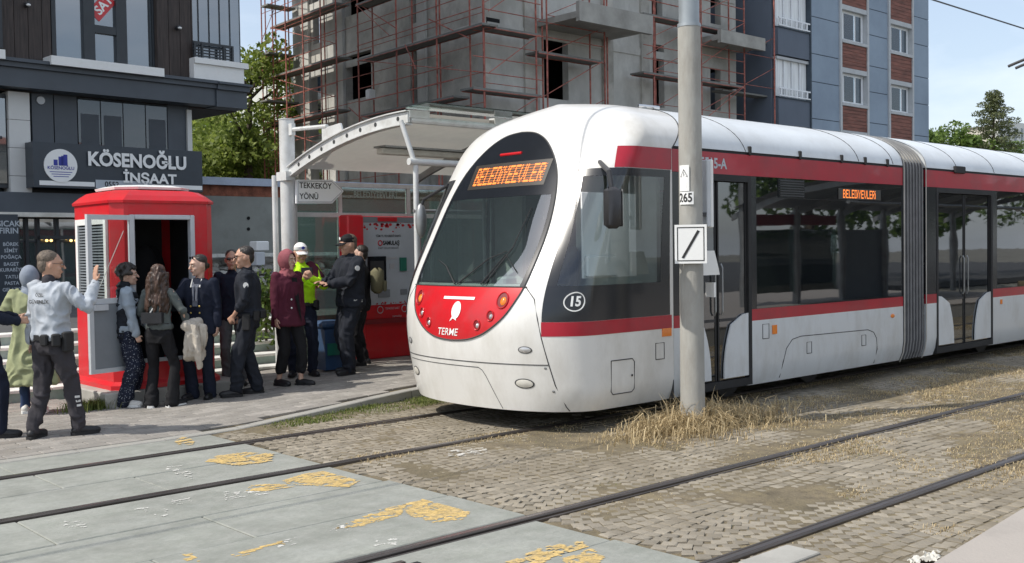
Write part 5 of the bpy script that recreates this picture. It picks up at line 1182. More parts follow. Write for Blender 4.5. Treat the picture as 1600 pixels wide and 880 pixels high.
# ground floor band + shopfront
z_b0, z_b1 = FL.hit(60, 332, .3)[1], FL.hit(60, 301, .3)[1]
B(FL, sL, sR - .003, -.29, .28, z_b0, z_b1, 'fascia_band', 'charcoal2', lb); B(FL, sL, sR - .001, -.28, .32, z_b0 - .1, z_b0 - .002, 'fascia_trim', 'off_white', lb)
shp = B(FL, sL, sR - .01, -5.0, -4.9, .69, z_b0 - .11, 'shop_back_wall', 'interior_dark', lb); 
zt = z_b0 - .11
for x in (33, 47, 65, 95, 130, 165, 200, 240): s_ = FL.hit(x, 380)[0]; B(FL, s_ - .035, s_ + .035, -.28, -.16, .69, zt, 'shop_mullion', 'frame_dark', lb)
B(FL, FL.hit(-30, 380)[0], sR - .02, -.25, -.20, zt - .55, zt - .50, 'shop_transom', 'frame_dark', lb); B(FL, FL.hit(-30, 380)[0], sR - .02, -.24, -.235, .75, zt - .02, 'shop_glass', 'glass_sky', lb)
for x, y in ((73, 376), (80, 376), (111, 376), (119, 376), (126, 377)): q = FL.hit(x, y, -.1); MB().ell(FL.pt(q[0], -.1, q[1]), (.035, .035, .03), 8, 6).build('lit_bulb', 'lamp_warm', lb)
q = FL.rect(62, 371, 128, 375, -.1); B(FL, q[0], q[1], -.14, -.1, q[2] + .02, q[3] + .04, 'lamp_bar', 'frame_dark', lb)
# menu board
s0, s1, z0, z1 = FL.rect(2, 335, 30, 475, .4)
mn = thing('menu_board', FL.pt((s0 + s1) / 2, .36, z0), 'tall black menu board headed SICAK FIRIN beside the shop window', 'sign')
B(FL, s0 - .35, s1, .30, .40, .69, z1, 'board', 'sign_board', mn)
mb = MB(); scx = FL.hit(14, 360, .41)[0]
for t, y in (('SICAK', 350), ('FIRIN', 361)): text(mb, t, (lambda zz: lambda a, b: FL.pt(scx + a, .404, zz + b))(FL.hit(14, y, .41)[1]), .175, bold=.003)
for t, y in (('BÖREK', 382), ('SİMİT', 392), ('POĞAÇA', 402), ('BAGET', 413), ('KURABİYE', 422), ('TATLI', 433), ('PASTA', 443), ('GELATO', 453)): text(mb, t, (lambda zz: lambda a, b: FL.pt(scx + .03 + a, .404, zz + b))(FL.hit(14, y, .41)[1]), .105, bold=.002)
mb.build('lettering', 'poster_pale', mn)
# signboard
s0, s1, z0, z1 = FL.rect(52, 229, 316, 293, .55)
sgn = thing('shop_sign', FL.pt((s0 + s1) / 2, .4, z0), 'wide charcoal signboard reading KÖSENOĞLU İNŞAAT with round blue logo', 'sign')
zsl = z1; B(FL, s0, s1, .0, .55, z0 - .05, z1, 'board', 'sign_board', sgn)
q = FL.rect(62, 288, 316, 298, .56); B(FL, q[0], FL.hit(148, 290, .56)[0], .551, .56, z0 - .0, z0 + .10, 'white_strip', 'white_plain', sgn); B(FL, FL.hit(238, 290, .56)[0], s1 - .02, .551, .56, z0 - .0, z0 + .10, 'white_strip', 'white_plain', sgn)
q = FL.rect(150, 285, 238, 298, .57); pl = B(FL, q[0], q[1], .551, .566, z0 - .04, z0 + .16, 'phone_strip', 'poster_pale', sgn)
mb = MB(); text(mb, '0552', lambda a, b: FL.pt(FL.hit(175, 290, .57)[0] + a, .57, z0 + .06 + b), .17, bold=.004); mb.build('lettering', 'text_black', pl)
c_ = FL.hit(95, 259, .57); mb = MB(); rr_ = .37; mb.prism([(rr_ * math.cos(t), rr_ * math.sin(t)) for t in np.linspace(0, 2 * PI, 37)[:-1]], lambda a, b, t: FL.pt(c_[0] + a, t, c_[1] + b), .551, .575); lg = mb.build('round_logo', 'white_plain', sgn)
mb = MB()
for x0, x1, h in ((-.16, -.07, .13), (-.05, .045, .20), (.06, .15, .25), (.01, .07, .22)): FL.box(mb, c_[0] + x0, c_[0] + x1, .5755, .578, c_[1] + .0, c_[1] + h)
mb.build('logo_towers', 'logo_blue', lg); mb = MB(); text(mb, 'KÖSENOĞLU', lambda a, b: FL.pt(c_[0] + a, .579, c_[1] - .055 + b), .10, bold=.002)
for k in range(3): FL.box(mb, c_[0] - .25 + .04 * k, c_[0] + .25 - .04 * k, .5755, .578, c_[1] - .15 - .05 * k, c_[1] - .135 - .05 * k)
mb.build('logo_text', 'logo_blue', lg)
k1 = FL.hit(216, 253, .57); k2 = FL.hit(234, 278, .57); mb = MB()
text(mb, 'KÖSENOĞLU', lambda a, b: FL.pt(k1[0] + a, .60, k1[1] + b), .43, bold=.016, sx=.95); text(mb, 'İNŞAAT', lambda a, b: FL.pt(k2[0] + a, .60, k2[1] - .03 + b), .32, bold=.011, sx=1.1); mb.build('raised_letters', 'white_plain', sgn)

# ---------------------------------------------------------------- unfinished concrete block
CX0, CY0 = 23.74, 27.3
FR = Fac((CX0, CY0), (1, 0), (0, -1)); FW = Fac((CX0, CY0), (.072, .997), (-.997, .072))
cb = thing('unfinished_building', (30, 33, .69), 'bare grey concrete block under construction behind red scaffolding', 'building')
sRend = FR.hit(1150, 90)[0]; sWend = FW.hit(462, 120)[0]; HT = 17.0
hr = [FR.rect(*q) for q in ((850, 62, 888, 155), (1020, 70, 1038, 168), (1018, -40, 1035, 31), (1110, 105, 1126, 172), (1110, -20, 1126, 38), (855, -95, 893, -12))]
holed(FR, MB(), 0, sRend, .69, HT, -.3, 0, hr).build('wall', 'raw_concrete', cb)
hw_ = [FW.rect(*q) for q in ((541, 83, 580, 154), (538, -60, 577, 21), (641, 77, 655, 178), (639, -30, 651, 37), (488, 106, 507, 300), (488, -80, 503, 68))]
holed(FW, MB(), .0, sWend, .69, HT, -.3, -.003, hw_).build('wall', 'raw_concrete2', cb)
# pilasters / column faces standing proud
for (x0, x1, d) in ((505, 540, .14), (462, 486, .12), (655, 668, .10)):
    a, b2 = sorted((FW.hit(x0, 100)[0], FW.hit(x1, 100)[0])); B(FW, a, b2, 0, d, .69, HT, 'pilaster', 'raw_concrete', cb)
for (x0, x1, d) in ((742, 760, .0), (818, 840, .10), (940, 955, .12), (1000, 1012, .10)):
    a, b2 = sorted((FR.hit(x0, 100)[0], FR.hit(x1, 100)[0])); 
    if d: B(FR, a, b2, .001, d, .69, HT, 'pilaster', 'raw_concrete2', cb)
for z in (3.6, 6.55, 9.5, 12.4):                # floor slabs inside, blackened as unlit, and their edges
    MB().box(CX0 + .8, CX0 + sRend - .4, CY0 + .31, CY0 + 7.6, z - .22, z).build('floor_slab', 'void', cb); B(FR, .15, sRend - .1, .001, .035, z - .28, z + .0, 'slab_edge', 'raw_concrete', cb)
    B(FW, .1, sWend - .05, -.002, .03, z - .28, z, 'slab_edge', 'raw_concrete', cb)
MB().box(CX0 + 1.2, CX0 + sRend - .4, CY0 + 2.2, CY0 + 2.3, .7, HT).build('inner_wall', 'void', cb)  # black so the openings look unlit inside
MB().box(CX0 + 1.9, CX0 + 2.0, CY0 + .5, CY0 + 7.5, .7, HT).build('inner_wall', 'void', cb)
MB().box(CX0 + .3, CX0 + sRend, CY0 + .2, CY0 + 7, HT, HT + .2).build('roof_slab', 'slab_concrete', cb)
B(FW, .6, FW.hit(515, 100)[0], -2.3, -2.2, .7, HT, 'inner_wall', 'void', cb); B(FW, FW.hit(515, 100)[0] - .1, FW.hit(515, 100)[0], -2.19, -.31, .7, HT, 'inner_wall', 'void', cb)  # black backing puts interior darkness behind the left openings
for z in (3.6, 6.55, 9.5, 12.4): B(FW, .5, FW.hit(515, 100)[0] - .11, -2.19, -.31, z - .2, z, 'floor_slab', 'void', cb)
# balconies
def balcony(ax, ay, bx, cx_, cy_, hgt, nm='balcony'):
    s0, z0 = FR.hit(ax, ay); s1 = FR.hit(bx, ay)[0]; g_ = G(cx_, cy_, z0); d = CY0 - g_[1]; d = max(.6, min(2.2, d)); B(FR, s0, max(s1, g_[0] - CX0 + 1.5), .002, d, z0, z0 + .22, nm, 'slab_concrete', cb)
    B(FR, s0 + .01, max(s1, g_[0] - CX0 + 1.5) - .01, d - .15, d + .02, z0 - .12, z0 + hgt, 'balcony_edge', 'slab_concrete', cb)
balcony(835, 43, 950, 884, 17, .55); balcony(1080, 70, 1150, 1110, 58, .4)
a = FR.hit(955, 30)[0]
q = FR.hit(768, 33); B(FR, q[0] - .25, q[0] + .35, .001, .03, q[1] - .08, q[1] + .1, 'formwork_hole', 'void', cb)  # black block on the wall, coloured as the hole's darkness
# ---------------------------------------------------------------- scaffolding
sc = thing('scaffolding', (CX0 - 1, CY0 - 1, .69), 'rusty red tube scaffolding with grey planks round the concrete building', 'scaffolding')
def post(f, px, d, z1=16.0, r=.033, mat='scaffold_red', zref=100): s_ = f.hit(px, zref, d)[0]; MB().tube([f.pt(s_, d, .69), f.pt(s_, d, z1)], r, 6).build('standard', mat, sc); return s_
RP = [(756, 1.0), (757, .35), (838, 1.0), (848, .35), (855, 1.02), (922, .4), (945, 1.0), (949, .4), (1022, 1.0), (1024, .5), (1096, 1.0), (1093, .4), (1163, 1.0), (1139, .4), (1210, 1.6), (1226, 1.0)]
for px, d in RP: post(FR, px, d)
LP_ = [(560, 1.0), (583, .35), (620, 1.0), (645, .4), (683, 1.0), (688, .35), (735, .4), (410, 1.2), (416, .5), (427, 1.2), (432, .5), (447, 1.2), (452, .5), (474, 1.1), (502, 1.1), (508, .5), (526, 1.0)]
for px, d in LP_: post(FW, px, d)
def plank(f, p, q, d0=.35, d1=1.05, drop=.07):
    (sa, za), (sb, zb) = f.hit(*p, d1), f.hit(*q, d1); z = (za + zb) / 2; s0, s1 = min(sa, sb), max(sa, sb); n = 2
    for k in range(n): a = d0 + (d1 - d0) * k / n; B(f, s0, s1, a + .01, a + (d1 - d0) / n - .01, z - drop, z, 'plank', 'scaffold_plank', sc)
    return s0, s1, z
def rails(f, s0, s1, z, d=1.05, diag=True, hs=(.5, 1.0)):
    mb = MB()
    for h in hs: mb.tube([f.pt(s0, d, z + h), f.pt(s1, d, z + h * 1.0)], .018, 5)
    if diag: mb.tube([f.pt(s0 + .1, d + .03, z - 1.6), f.pt(s1 - .1, d + .03, z - .05)], .016, 5)
    mb.tube([f.pt(s0, d - .6, z - .09), f.pt(s1, d - .6, z - .09)], .018, 5); mb.tube([f.pt(s0, d, z - .09), f.pt(s1, d, z - .09)], .018, 5); mb.build('ledger', 'scaffold_red', sc)
for p, q in (((757, 37), (845, 54)), ((740, 137), (847, 147)), ((842, 80), (943, 94)), ((1006, 20), (1094, 37)), ((1006, 112), (1094, 124)), ((1093, 36), (1163, 54)), ((1097, 123), (1163, 136)), ((757, -60), (845, -40)), ((1020, -70), (1163, -45))):
    r_ = plank(FR, p, q); rails(FR, *r_)
for p, q in (((558, 91), (752, 37)), ((563, 176), (708, 153)), ((555, 5), (610, -13)), ((422, 120), (524, 87)), ((422, 43), (522, 2)), ((414, 195), (525, 170)), ((420, -40), (530, -80))):
    r_ = plank(FW, p, q); rails(FW, *r_)
FB = Fac(FW.pt(sWend + .3, 0, 0)[:2], (1, 0), (0, -1))                     # scaffold round the far left corner
for p, q in (((418, 6), (462, 12)), ((420, 80), (462, 87)), ((417, 157), (505, 162)), ((1158, 72), (1222, 58)), ((1130, 155), (1222, 138))):
    f_ = FR if p[0] > 1000 else FB; (sa, za), (sb, zb) = f_.hit(*p, .8), f_.hit(*q, .8)
    B(f_, sa, sb, .2, .8, (za + zb) / 2 - .07, (za + zb) / 2, 'plank', 'scaffold_plank', sc)
mb = MB(); rr = random.Random(4)
for a, b2, f_ in ((410, 560, FW), (560, 756, FW)):                      # guard rails and braces
    for k in range(12):
        z = 1.6 + k * .98; s0, s1 = f_.hit(a, 100, 1.0)[0], f_.hit(b2, 100, 1.0)[0]; mb.tube([f_.pt(s0, .98, z), f_.pt(s1, .98, z + rr.uniform(-.03, .03))], .014, 5)
for k in range(8):
    z = 2 + k * 1.3
    for a, b2 in ((410, 432), (756, 838), (855, 945), (1022, 1096), (1096, 1163), (1163, 1226)):
        f_ = FW if a < 500 else FR; s0, s1 = f_.hit(a, 100, 1.0)[0], f_.hit(b2, 100, 1.0)[0]
        if rr.random() < .75: mb.tube([f_.pt(s0, 1.02, z), f_.pt(s1, 1.02, z)], .014, 5)
        if rr.random() < .45: mb.tube([f_.pt(s0, 1.04, z), f_.pt(s1, 1.04, z + 1.25)], .014, 5)
mb.build('brace', 'scaffold_red', sc, kind='stuff')
for p, q, d in (((545, 168), (575, 195), .9), ((670, 30), (733, 60), 1.0), ((633, 70), (650, 108), 1.1), ((566, 10), (620, 45), .9)):
    f_ = FW; a, b2 = f_.hit(*p, d), f_.hit(*q, d); MB().tube([f_.pt(a[0], d, a[1]), f_.pt(b2[0], d, b2[1])], .022, 5).build('brace', 'scaffold_red', sc)
q = FW.hit(579, 148, .6); MB().box(*[v for v in (FW.pt(q[0], .6, 0)[0] - .15, FW.pt(q[0], .6, 0)[0] + .15, FW.pt(q[0], .6, 0)[1] - .15, FW.pt(q[0], .6, 0)[1] + .15)], q[1] - .2, q[1] + .2, bev=.04).build('paint_bucket', 'white_paint', label='white plastic bucket hanging by the dark opening of the concrete building', cat='bucket', base=(FW.pt(q[0], .6, 0)[0], FW.pt(q[0], .6, 0)[1], q[1]))

# ---------------------------------------------------------------- blue apartment block
FBL = Fac((39.5, 26.0), (1, 0), (0, -1)); bl = thing('apartment_block', (46, 30, .69), 'blue-grey apartment block with brown wood panels between white windows', 'building')
def rc(x0, y0, x1, y1, d=0): return FBL.rect(x0, y0, x1, y1, d)
sA, sB = FBL.hit(1214, 100)[0], FBL.hit(1451, 100)[0]; HB = 21.0
B(FBL, sA, sB, -14, -.30, .69, HB, 'core', 'blue_dark', bl)  # dark blue carries the shade of the left side face
for x0, x1 in ((1267, 1311), (1356, 1387), (1426, 1451)):
    a, b2 = FBL.hit(x0, 100)[0], FBL.hit(x1, 100)[0]; zz = [.69] + [v for v in np.arange(2.35, 21, 1.46)]
    lev = []
    z = .69; k = 0
    ys = {1267: (28, 87, 130, 187), 1356: (12, 53, 105, 145, 193), 1426: (27, 67, 120, 162, 212)}[x0]
    zs2 = sorted([FBL.hit((x0 + x1) / 2, y)[1] for y in ys]); per = zs2[2] - zs2[0]; allz = sorted(set([round(v, 3) for q0 in zs2[:2] for v in np.arange(q0 - 2 * per, 21, per)])); allz = [v for v in allz if v > .8] + [HB]; z = .69
    for v in allz: B(FBL, a, b2, -.29, .0, z + .0, v - .035, 'render_panel', 'blue_render', bl); z = v + .0
    B(FBL, a + .01, b2 - .01, -.28, -.03, .69, HB - .01, 'joint', 'joint_dark', bl)
def column(x0, x1, wins, woods):
    a, b2 = FBL.hit(x0, 100)[0], FBL.hit(x1, 100)[0]
    for e, s_ in ((a, 1), (b2, -1)): B(FBL, e, e + s_ * .16, -.29, .08, .69, HB, 'vertical_trim', 'trim_pale', bl)
    pitch = FBL.hit((x0 + x1) / 2, wins[0][0])[1] - FBL.hit((x0 + x1) / 2, wins[1][0])[1]
    zt0, zb0_ = FBL.hit((x0 + x1) / 2, wins[0][0])[1], FBL.hit((x0 + x1) / 2, wins[0][1])[1]
    for k in range(-3, 4):
        zt, zb = zt0 + k * pitch, zb0_ + k * pitch
        if zb < .9 or zt > HB: continue
        w = B(FBL, a + .17, b2 - .17, -.29, -.16, zb, zt, 'window', 'pvc_white', bl); ww = b2 - a - .34; s0 = a + .17
        for (p, q2, m) in ((.04, .16, 'curtain'), (.22, .62, 'curtain'), (.70, .90, 'window_far')):
            B(FBL, s0 + ww * p, s0 + ww * q2, -.159, -.145, zb + .12, zt - .12, 'pane', m, w); 
        B(FBL, s0 + ww * .22, s0 + ww * .62, -.14, -.135, zb + .12, zt - .12, 'glazing', 'glass_clear', w)
        B(FBL, a + .161, b2 - .161, -.28, .10, zb - .14, zb - .002, 'window_sill', 'trim_pale', w); B(FBL, a + .162, b2 - .162, -.28, .05, zt + .002, zt + .22, 'lintel', 'trim_pale', w)
        z1 = zb - .15; z0 = zt - pitch + .23; nb = 7
        for i in range(nb): B(FBL, a + .165, b2 - .165, -.29, .03, z0 + (z1 - z0) * i / nb + .008, z0 + (z1 - z0) * (i + 1) / nb - .004, 'wood_board', 'clad_wood', bl)
column(1311, 1356, ((19, 66), (116, 162)), None); column(1387, 1426, ((41, 83), (134, 177)), None)
# glazed balconies on the left
a, b2 = FBL.hit(1216, 100)[0], FBL.hit(1265, 100)[0]; pitch = FBL.hit(1240, 42)[1] - FBL.hit(1240, 150)[1]; zt0 = FBL.hit(1240, 46)[1]
for k in range(-3, 3):
    z = zt0 + k * pitch                        # balcony floor line
    if z < .9: continue
    bb = B(FBL, a, b2, -.29, .0, z - pitch * .40 + .0, z - .05, 'parapet', 'blue_dark', bl)
    B(FBL, a, b2, -.28, .05, z - .049, z + .0, 'balcony_edge', 'joint_dark', bb)
    mb = MB(); FBL.box(mb, a, b2, .0, .05, z + .34, z + .40); FBL.box(mb, a, b2, .0, .05, z + .03, z + .08)
    for i in range(6): s_ = a + (b2 - a) * (i + .3) / 6; FBL.box(mb, s_, s_ + .08, .001, .049, z + .081, z + .339)
    mb.build('railing', 'pvc_white', bb); ht = pitch * .60 - .06
    for i in range(4): s0, s1 = a + (b2 - a) * i / 4, a + (b2 - a) * (i + 1) / 4; g_ = B(FBL, s0 + .03, s1 - .03, -.20, -.17, z + .05, z + ht - .12, 'pane', 'curtain', bb); B(FBL, s0 - .0, s0 + .03, -.19, -.12, z + .05, z + ht - .12, 'frame', 'pvc_white', bb)
    B(FBL, a, b2, -.27, -.05, z + ht - .12, z + ht - .0, 'head_rail', 'trim_pale', bb)
B(FBL, b2 + .001, b2 + .08, -.2, .06, .69, HB, 'drainpipe', 'joint_dark', bl)
for z in np.arange(3.2, 20, 2.9): B(FBL, sB + .01, sB + .35, -1.6, -.6, z, z + 1.0, 'side_unit', 'blue_dark', bl)
B(FBL, sA - .001, sA + .0, -14, -.3, .69, HB, 'x', 'blue_dark', bl) if False else None

# ---------------------------------------------------------------- retaining wall with brick top, rubble, far houses
rw = thing('retaining_wall', (15, 28.4, .69), 'grey plastered wall with brick courses and pale blue coping on top', 'wall')
zc0, zc1, zbk = PY(370, 290, 28)[1], PY(370, 281, 28)[1], PY(370, 307, 28)[1]
MB().box(8, 23.2, 28, 28.5, .3, zbk - .0).build('plaster_wall', 'plaster_grey', rw); MB().box(8, 23.2, 28.06, 28.44, zbk + .001, zc0 - .002).build('brick_courses', 'brick_red', rw); MB().box(7.9, 23.3, 27.9, 28.6, zc0, zc1 + .05).build('coping', 'coping_blue', rw)
bx = MB(); y = 28.052; r_i = 0; z = zbk + .01
while z < zc0 - .07:
    x = 12.9 + (r_i % 2) * .11
    while x < 17.4: bx.box(x, x + .2, y, y + .01, z, z + .065); x += .22
    z += .08; r_i += 1
bx.build('brick_field', 'brick_red', rw, kind='stuff')
for (px, py) in ((388, 341), (388, 358)): q = PY(px, py, 28); MB().tube([(q[0], 27.98, q[1]), (q[0], 28.01, q[1])], .05, 10).build('weep_hole', 'void', rw)  # proud black plug painted as the dark of a hole
rr = random.Random(8)
mb = MB()
for i in range(420):
    x = rr.uniform(12.5, 20); t = rr.random(); y = 27.8 - 1.5 * t; h = .95 * (1 - t) ** 1.2; mb.ell((x, y, .72 + h * rr.uniform(.5, 1.0) + .1), (rr.uniform(.08, .3), rr.uniform(.08, .2), rr.uniform(.05, .14)), 6, 4)
mb.build('rubble_bank', 'rubble', kind='stuff')
MB().box(12.5, 18, 26.9, 27.3, 1.62, 1.72).build('stone_kerb', 'step_stone', label='low pale stone ledge under the grey retaining wall', cat='ledge', base=(15, 27, 1.6))
for (ax, ay, bx2, by2, nm, mat, lab, cat) in ((401, 377, 421, 392, 'white_crate', 'white_paint', 'white block resting on grey boxes by the scaffold foot', 'block'), (401, 394, 415, 415, 'grey_crate', 'alu_grey', 'grey box standing under the white block by the scaffold foot', 'box')):
    p, q = PY(ax, ay, 22), PY(bx2, by2, 22); MB().box(p[0], q[0], 22, 22.35, q[1], p[1], bev=.02).build(nm, mat, label=lab, cat=cat, base=((p[0] + q[0]) / 2, 22.1, q[1]))
def house(x0, x1, y0, y1, z0, z1, mat, roof, lab, storeys=2, wins=3, rh=1.2, bal=True):
    h = thing('house', ((x0 + x1) / 2, (y0 + y1) / 2, z0), lab, 'house'); MB().box(x0, x1, y0, y1, z0, z1).build('wall', mat, h)
    if roof: MB().add([(x0 - .5, y0 - .5, z1 + .002), (x1 + .5, y0 - .5, z1 + .002), (x1 + .5, y1 + .5, z1 + .002), (x0 - .5, y1 + .5, z1 + .002), ((x0 * 2 + x1) / 3, (y0 + y1) / 2, z1 + rh), ((x0 + x1 * 2) / 3, (y0 + y1) / 2, z1 + rh)], [(0, 1, 5, 4), (1, 2, 5), (2, 3, 4, 5), (3, 0, 4), (3, 2, 1, 0)]).build('roof', roof, h)
    sh_ = (z1 - z0) / storeys
    for k in range(storeys):
        for i in range(wins):
            xx = x0 + (x1 - x0) * (i + .5) / wins; w = MB().box(xx - .6, xx + .6, y0 - .04, y0 - .002, z0 + sh_ * k + sh_ * .3, z0 + sh_ * k + sh_ * .8).build('window', 'window_far', h); MB().box(xx - .03, xx + .03, y0 - .06, y0 - .041, z0 + sh_ * k + sh_ * .3, z0 + sh_ * k + sh_ * .8).build('frame', 'pvc_white', w)
        if bal: MB().box(x0 + .3, x1 - .3, y0 - 1.2, y0 - .003, z0 + sh_ * k - .1, z0 + sh_ * k + .05).build('balcony', 'house_white', h)
    return h
p, q = PY(447, 97, 46), PY(500, 240, 46); house(p[0], p[0] + 8, 46, 50, q[1] - 1, p[1], 'house_white', 'roof_tile', 'pale house with red tiled roof seen through the scaffolding', 3, 3)
p, q = PY(397, 138, 55), PY(416, 215, 55); house(p[0], p[0] + 5, 55, 57.5, q[1] - 1, p[1], 'house_white', None, 'small white house on the slope left of the scaffolding', 2, 4, bal=False)
p, q = PY(1560, 208, 95), PY(1612, 240, 95); house(p[0], q[0], 95, 97, 4, PY(1570, 188, 95)[1], 'house_white', None, 'distant white building behind the pointed tree', 4, 5, bal=False)
p, q = PY(1578, 200, 110), PY(1680, 240, 110); house(p[0], q[0], 110, 122, 4, PY(1590, 196, 110)[1], 'house_cream', 'roof_tile', 'distant cream building at the right edge above the tram', 4, 5, bal=False)

# hills
hl = MB().grid(lambda a, b: ((x := -60 + 230 * a), (y := 40 + 90 * b), .6 + (7.5 * max(0, 1 - ((x - 25) / 45) ** 2) + 3.0 * max(0, 1 - ((x - 130) / 60) ** 2)) * min(1, b * 2.4) ** .8 + .8 * noise.noise((x * .06, y * .06, 0))), 60, 24); struct(hl, 'hillside', 'ground_far', smooth=60)

# ---------------------------------------------------------------- trees
def limbs(mb, base, h, r, rng, n=6, spread=.5):
    x, y, z = base; top = (x + rng.uniform(-.3, .3), y + rng.uniform(-.3, .3), z + h * .85); mb.tube([(x, y, z - .3), (x, y, z + h * .3), top], [r, r * .75, r * .2], 8); ends = []
    for k in range(n): t = rng.uniform(.3, .8); a = rng.uniform(0, 2 * PI); p = (x, y, z + h * t); e = (x + math.cos(a) * h * spread * .6, y + math.sin(a) * h * spread * .6, z + h * t + h * .2); mb.tube([p, e], [r * .4, r * .1], 5); ends.append(e)
    return ends
def leaves(n, clumps, rng, size, up=.3):
    V = []; F = []
    for i in range(n):
        c, r3 = clumps[rng.randrange(len(clumps))]; 
        while True:
            d = Vector((rng.uniform(-1, 1), rng.uniform(-1, 1), rng.uniform(-1, 1)))
            if .25 < d.length < 1: break
        d = d * (d.length ** -.35); p = Vector((c[0] + d.x * r3[0], c[1] + d.y * r3[1], c[2] + d.z * r3[2]))
        nrm = (Vector((rng.gauss(0, 1), rng.gauss(0, 1), rng.gauss(0, 1))).normalized() + Vector((0, 0, up)) + d * .4).normalized(); t = nrm.orthogonal().normalized(); b = nrm.cross(t); a = rng.uniform(0, 2 * PI); t, b = t * math.cos(a) + b * math.sin(a), b * math.cos(a) - t * math.sin(a); s_ = size * rng.uniform(.6, 1.4); k = len(V)
        V += [p - t * s_, p - b * s_ * .5, p + t * s_, p + b * s_ * .5]; F.append((k, k + 1, k + 2, k + 3))
    mb = MB(); mb.v = [tuple(v) for v in V]; mb.f = F; return mb
def tree(x, y, z, h, w, mat, lab, seed, n=3500, size=.16, nm='broadleaf_tree', group=None):
    rng = random.Random(seed); t = thing(nm, (x, y, z), lab, 'tree', group); mb = MB(); ends = limbs(mb, (x, y, z), h, .035 * h, rng, 7, w / h); mb.build('trunk', 'bark', t, smooth=60)
    cl = [(e, (w * rng.uniform(.22, .4),) * 2 + (h * rng.uniform(.12, .2),)) for e in ends] + [((x + rng.gauss(0, w * .25), y + rng.gauss(0, w * .25), z + h * rng.uniform(.35, .92)), (w * rng.uniform(.2, .36),) * 2 + (h * rng.uniform(.08, .16),)) for _ in range(14)]
    leaves(n, cl, rng, size).build('crown', mat, t, recalc=False); return t
def conifer(x, y, z, h, w, lab, seed, n=5000):
    rng = random.Random(seed); t = thing('conifer_tree', (x, y, z), lab, 'tree'); mb = MB(); mb.tube([(x, y, z - .3), (x + .15, y, z + h)], [.03 * h, .02], 8); cl = []
    for k in range(46):
        f = (k + 1) / 47; a = k * 2.4; r = w * (1 - f) ** .8 * rng.uniform(.45, 1.15) * .5; e = (x + math.cos(a) * r + .15 * f, y + math.sin(a) * r, z + h * (.12 + .86 * f) - .06 * h * (1 - f)); mb.tube([(x, y, z + h * (.1 + .86 * f)), e], [.03, .01], 4)
        for q in (.45, .85): cl.append(((x + (e[0] - x) * q, y + (e[1] - y) * q, e[2] + .03 * h * (1 - q)), (w * .075, w * .075, h * .035)))
    mb.build('trunk', 'bark', t); leaves(n, cl, rng, .10, .1).build('crown', 'leaf_dark', t, recalc=False); return t
q0 = PY(1552, 235, 42); q1 = PY(1556, 143, 42); conifer(q0[0], 42, q0[1] - 3.5, q1[1] - q0[1] + 3.5, 9, 'dark pointed conifer rising above the rear of the tram', 3, 12000)
for (px, py, Y, w, lab, sd_) in ((1472, 186, 46, 3.4, 'bushy green tree beside the blue apartment block', 5), (1500, 208, 48, 4.2, 'low green tree between the apartment block and the conifer', 6), (1520, 190, 43, 2.4, 'yellow-green tree just left of the conifer', 7), (1590, 208, 60, 5, 'sparse tree at the right edge behind the tram roof', 8)):
    q = PY(px, py, Y); tree(q[0], Y, q[1] - 6.6, 5.6, w * 1.1, 'leaf_green', lab, sd_, 3200, .17)
labs = ['bright green tree just right of the charcoal building', 'green tree behind the brick-topped wall beside the scaffolding', 'tall tree above the white house on the slope', 'leafy tree in the gap above the blue coping', 'small pale tree at the corner of the charcoal building', 'green tree behind the scaffold at the foot of the slope', 'tall green tree at the top of the slope by the sky']
for i, (px, py, Y, hh, w) in enumerate(((335, 186, 50, 7, 8), (376, 203, 48, 6, 6.5), (386, 92, 68, 10, 9), (352, 215, 45, 5, 6), (312, 178, 54, 7, 8), (396, 225, 46, 4, 4.5), (384, 80, 43, 7, 3.0))):
    q = PY(px, py, Y); tree(q[0], Y, q[1] - hh, hh, w, 'leaf_hill', labs[i], 20 + i, 5200, .13 if Y < 50 else .2)
rng = random.Random(77); cl = [((rng.uniform(.33, .50), rng.uniform(43, 58), 0), (1.8, 1.8, 1.1)) for _ in range(90)]; cl = [((c[0] * c[1], c[1], 3.2 + (c[1] - 43) * .20 + rng.uniform(0, 2.4)), r) for c, r in cl]
leaves(22000, cl, rng, .14).build('slope_shrubs', 'leaf_hill', kind='stuff', recalc=False)
rng = random.Random(79); cl = [((rng.uniform(70, 190), rng.uniform(55, 75), rng.uniform(2, 6.5)), (4, 3, 2.2)) for _ in range(70)]; leaves(12000, cl, rng, .4).build('distant_woods', 'leaf_green', kind='stuff', recalc=False)
# small bush seen between two policemen
q = GR(418, 520); by = 13.9; q = PY(415, 470, by); t = thing('green_bush', (q[0], by, .3), 'small green bush at the top of the stair behind the policeman', 'bush'); rng = random.Random(3)
leaves(900, [((q[0] + rng.gauss(0, .12), by, rng.uniform(.5, 1.35)), (.22, .2, .2)) for _ in range(12)], rng, .04).build('foliage', 'leaf_green', t, recalc=False); MB().tube([(q[0], by, .3), (q[0], by, 1.1)], .02, 5).build('stem', 'bark', t)
# buildings and trees behind the photographer (they show in the tram's glass)
house(24, 40, -34, -22, 0, 9, 'house_cream', 'roof_tile', 'cream house across the street behind the near platform', 3, 5)
for i, (x, y) in enumerate(((36, -9), (44, -8), (52, -12), (61, -9))): tree(x, y, 0, 7, 5, 'leaf_green', ['tree across the street opposite the tram, nearest the shelter', 'second tree from the near shelter across the street', 'third tree from the near shelter across the street', 'farthest tree along the street opposite the tram'][i], 60 + i, 2200, .2)
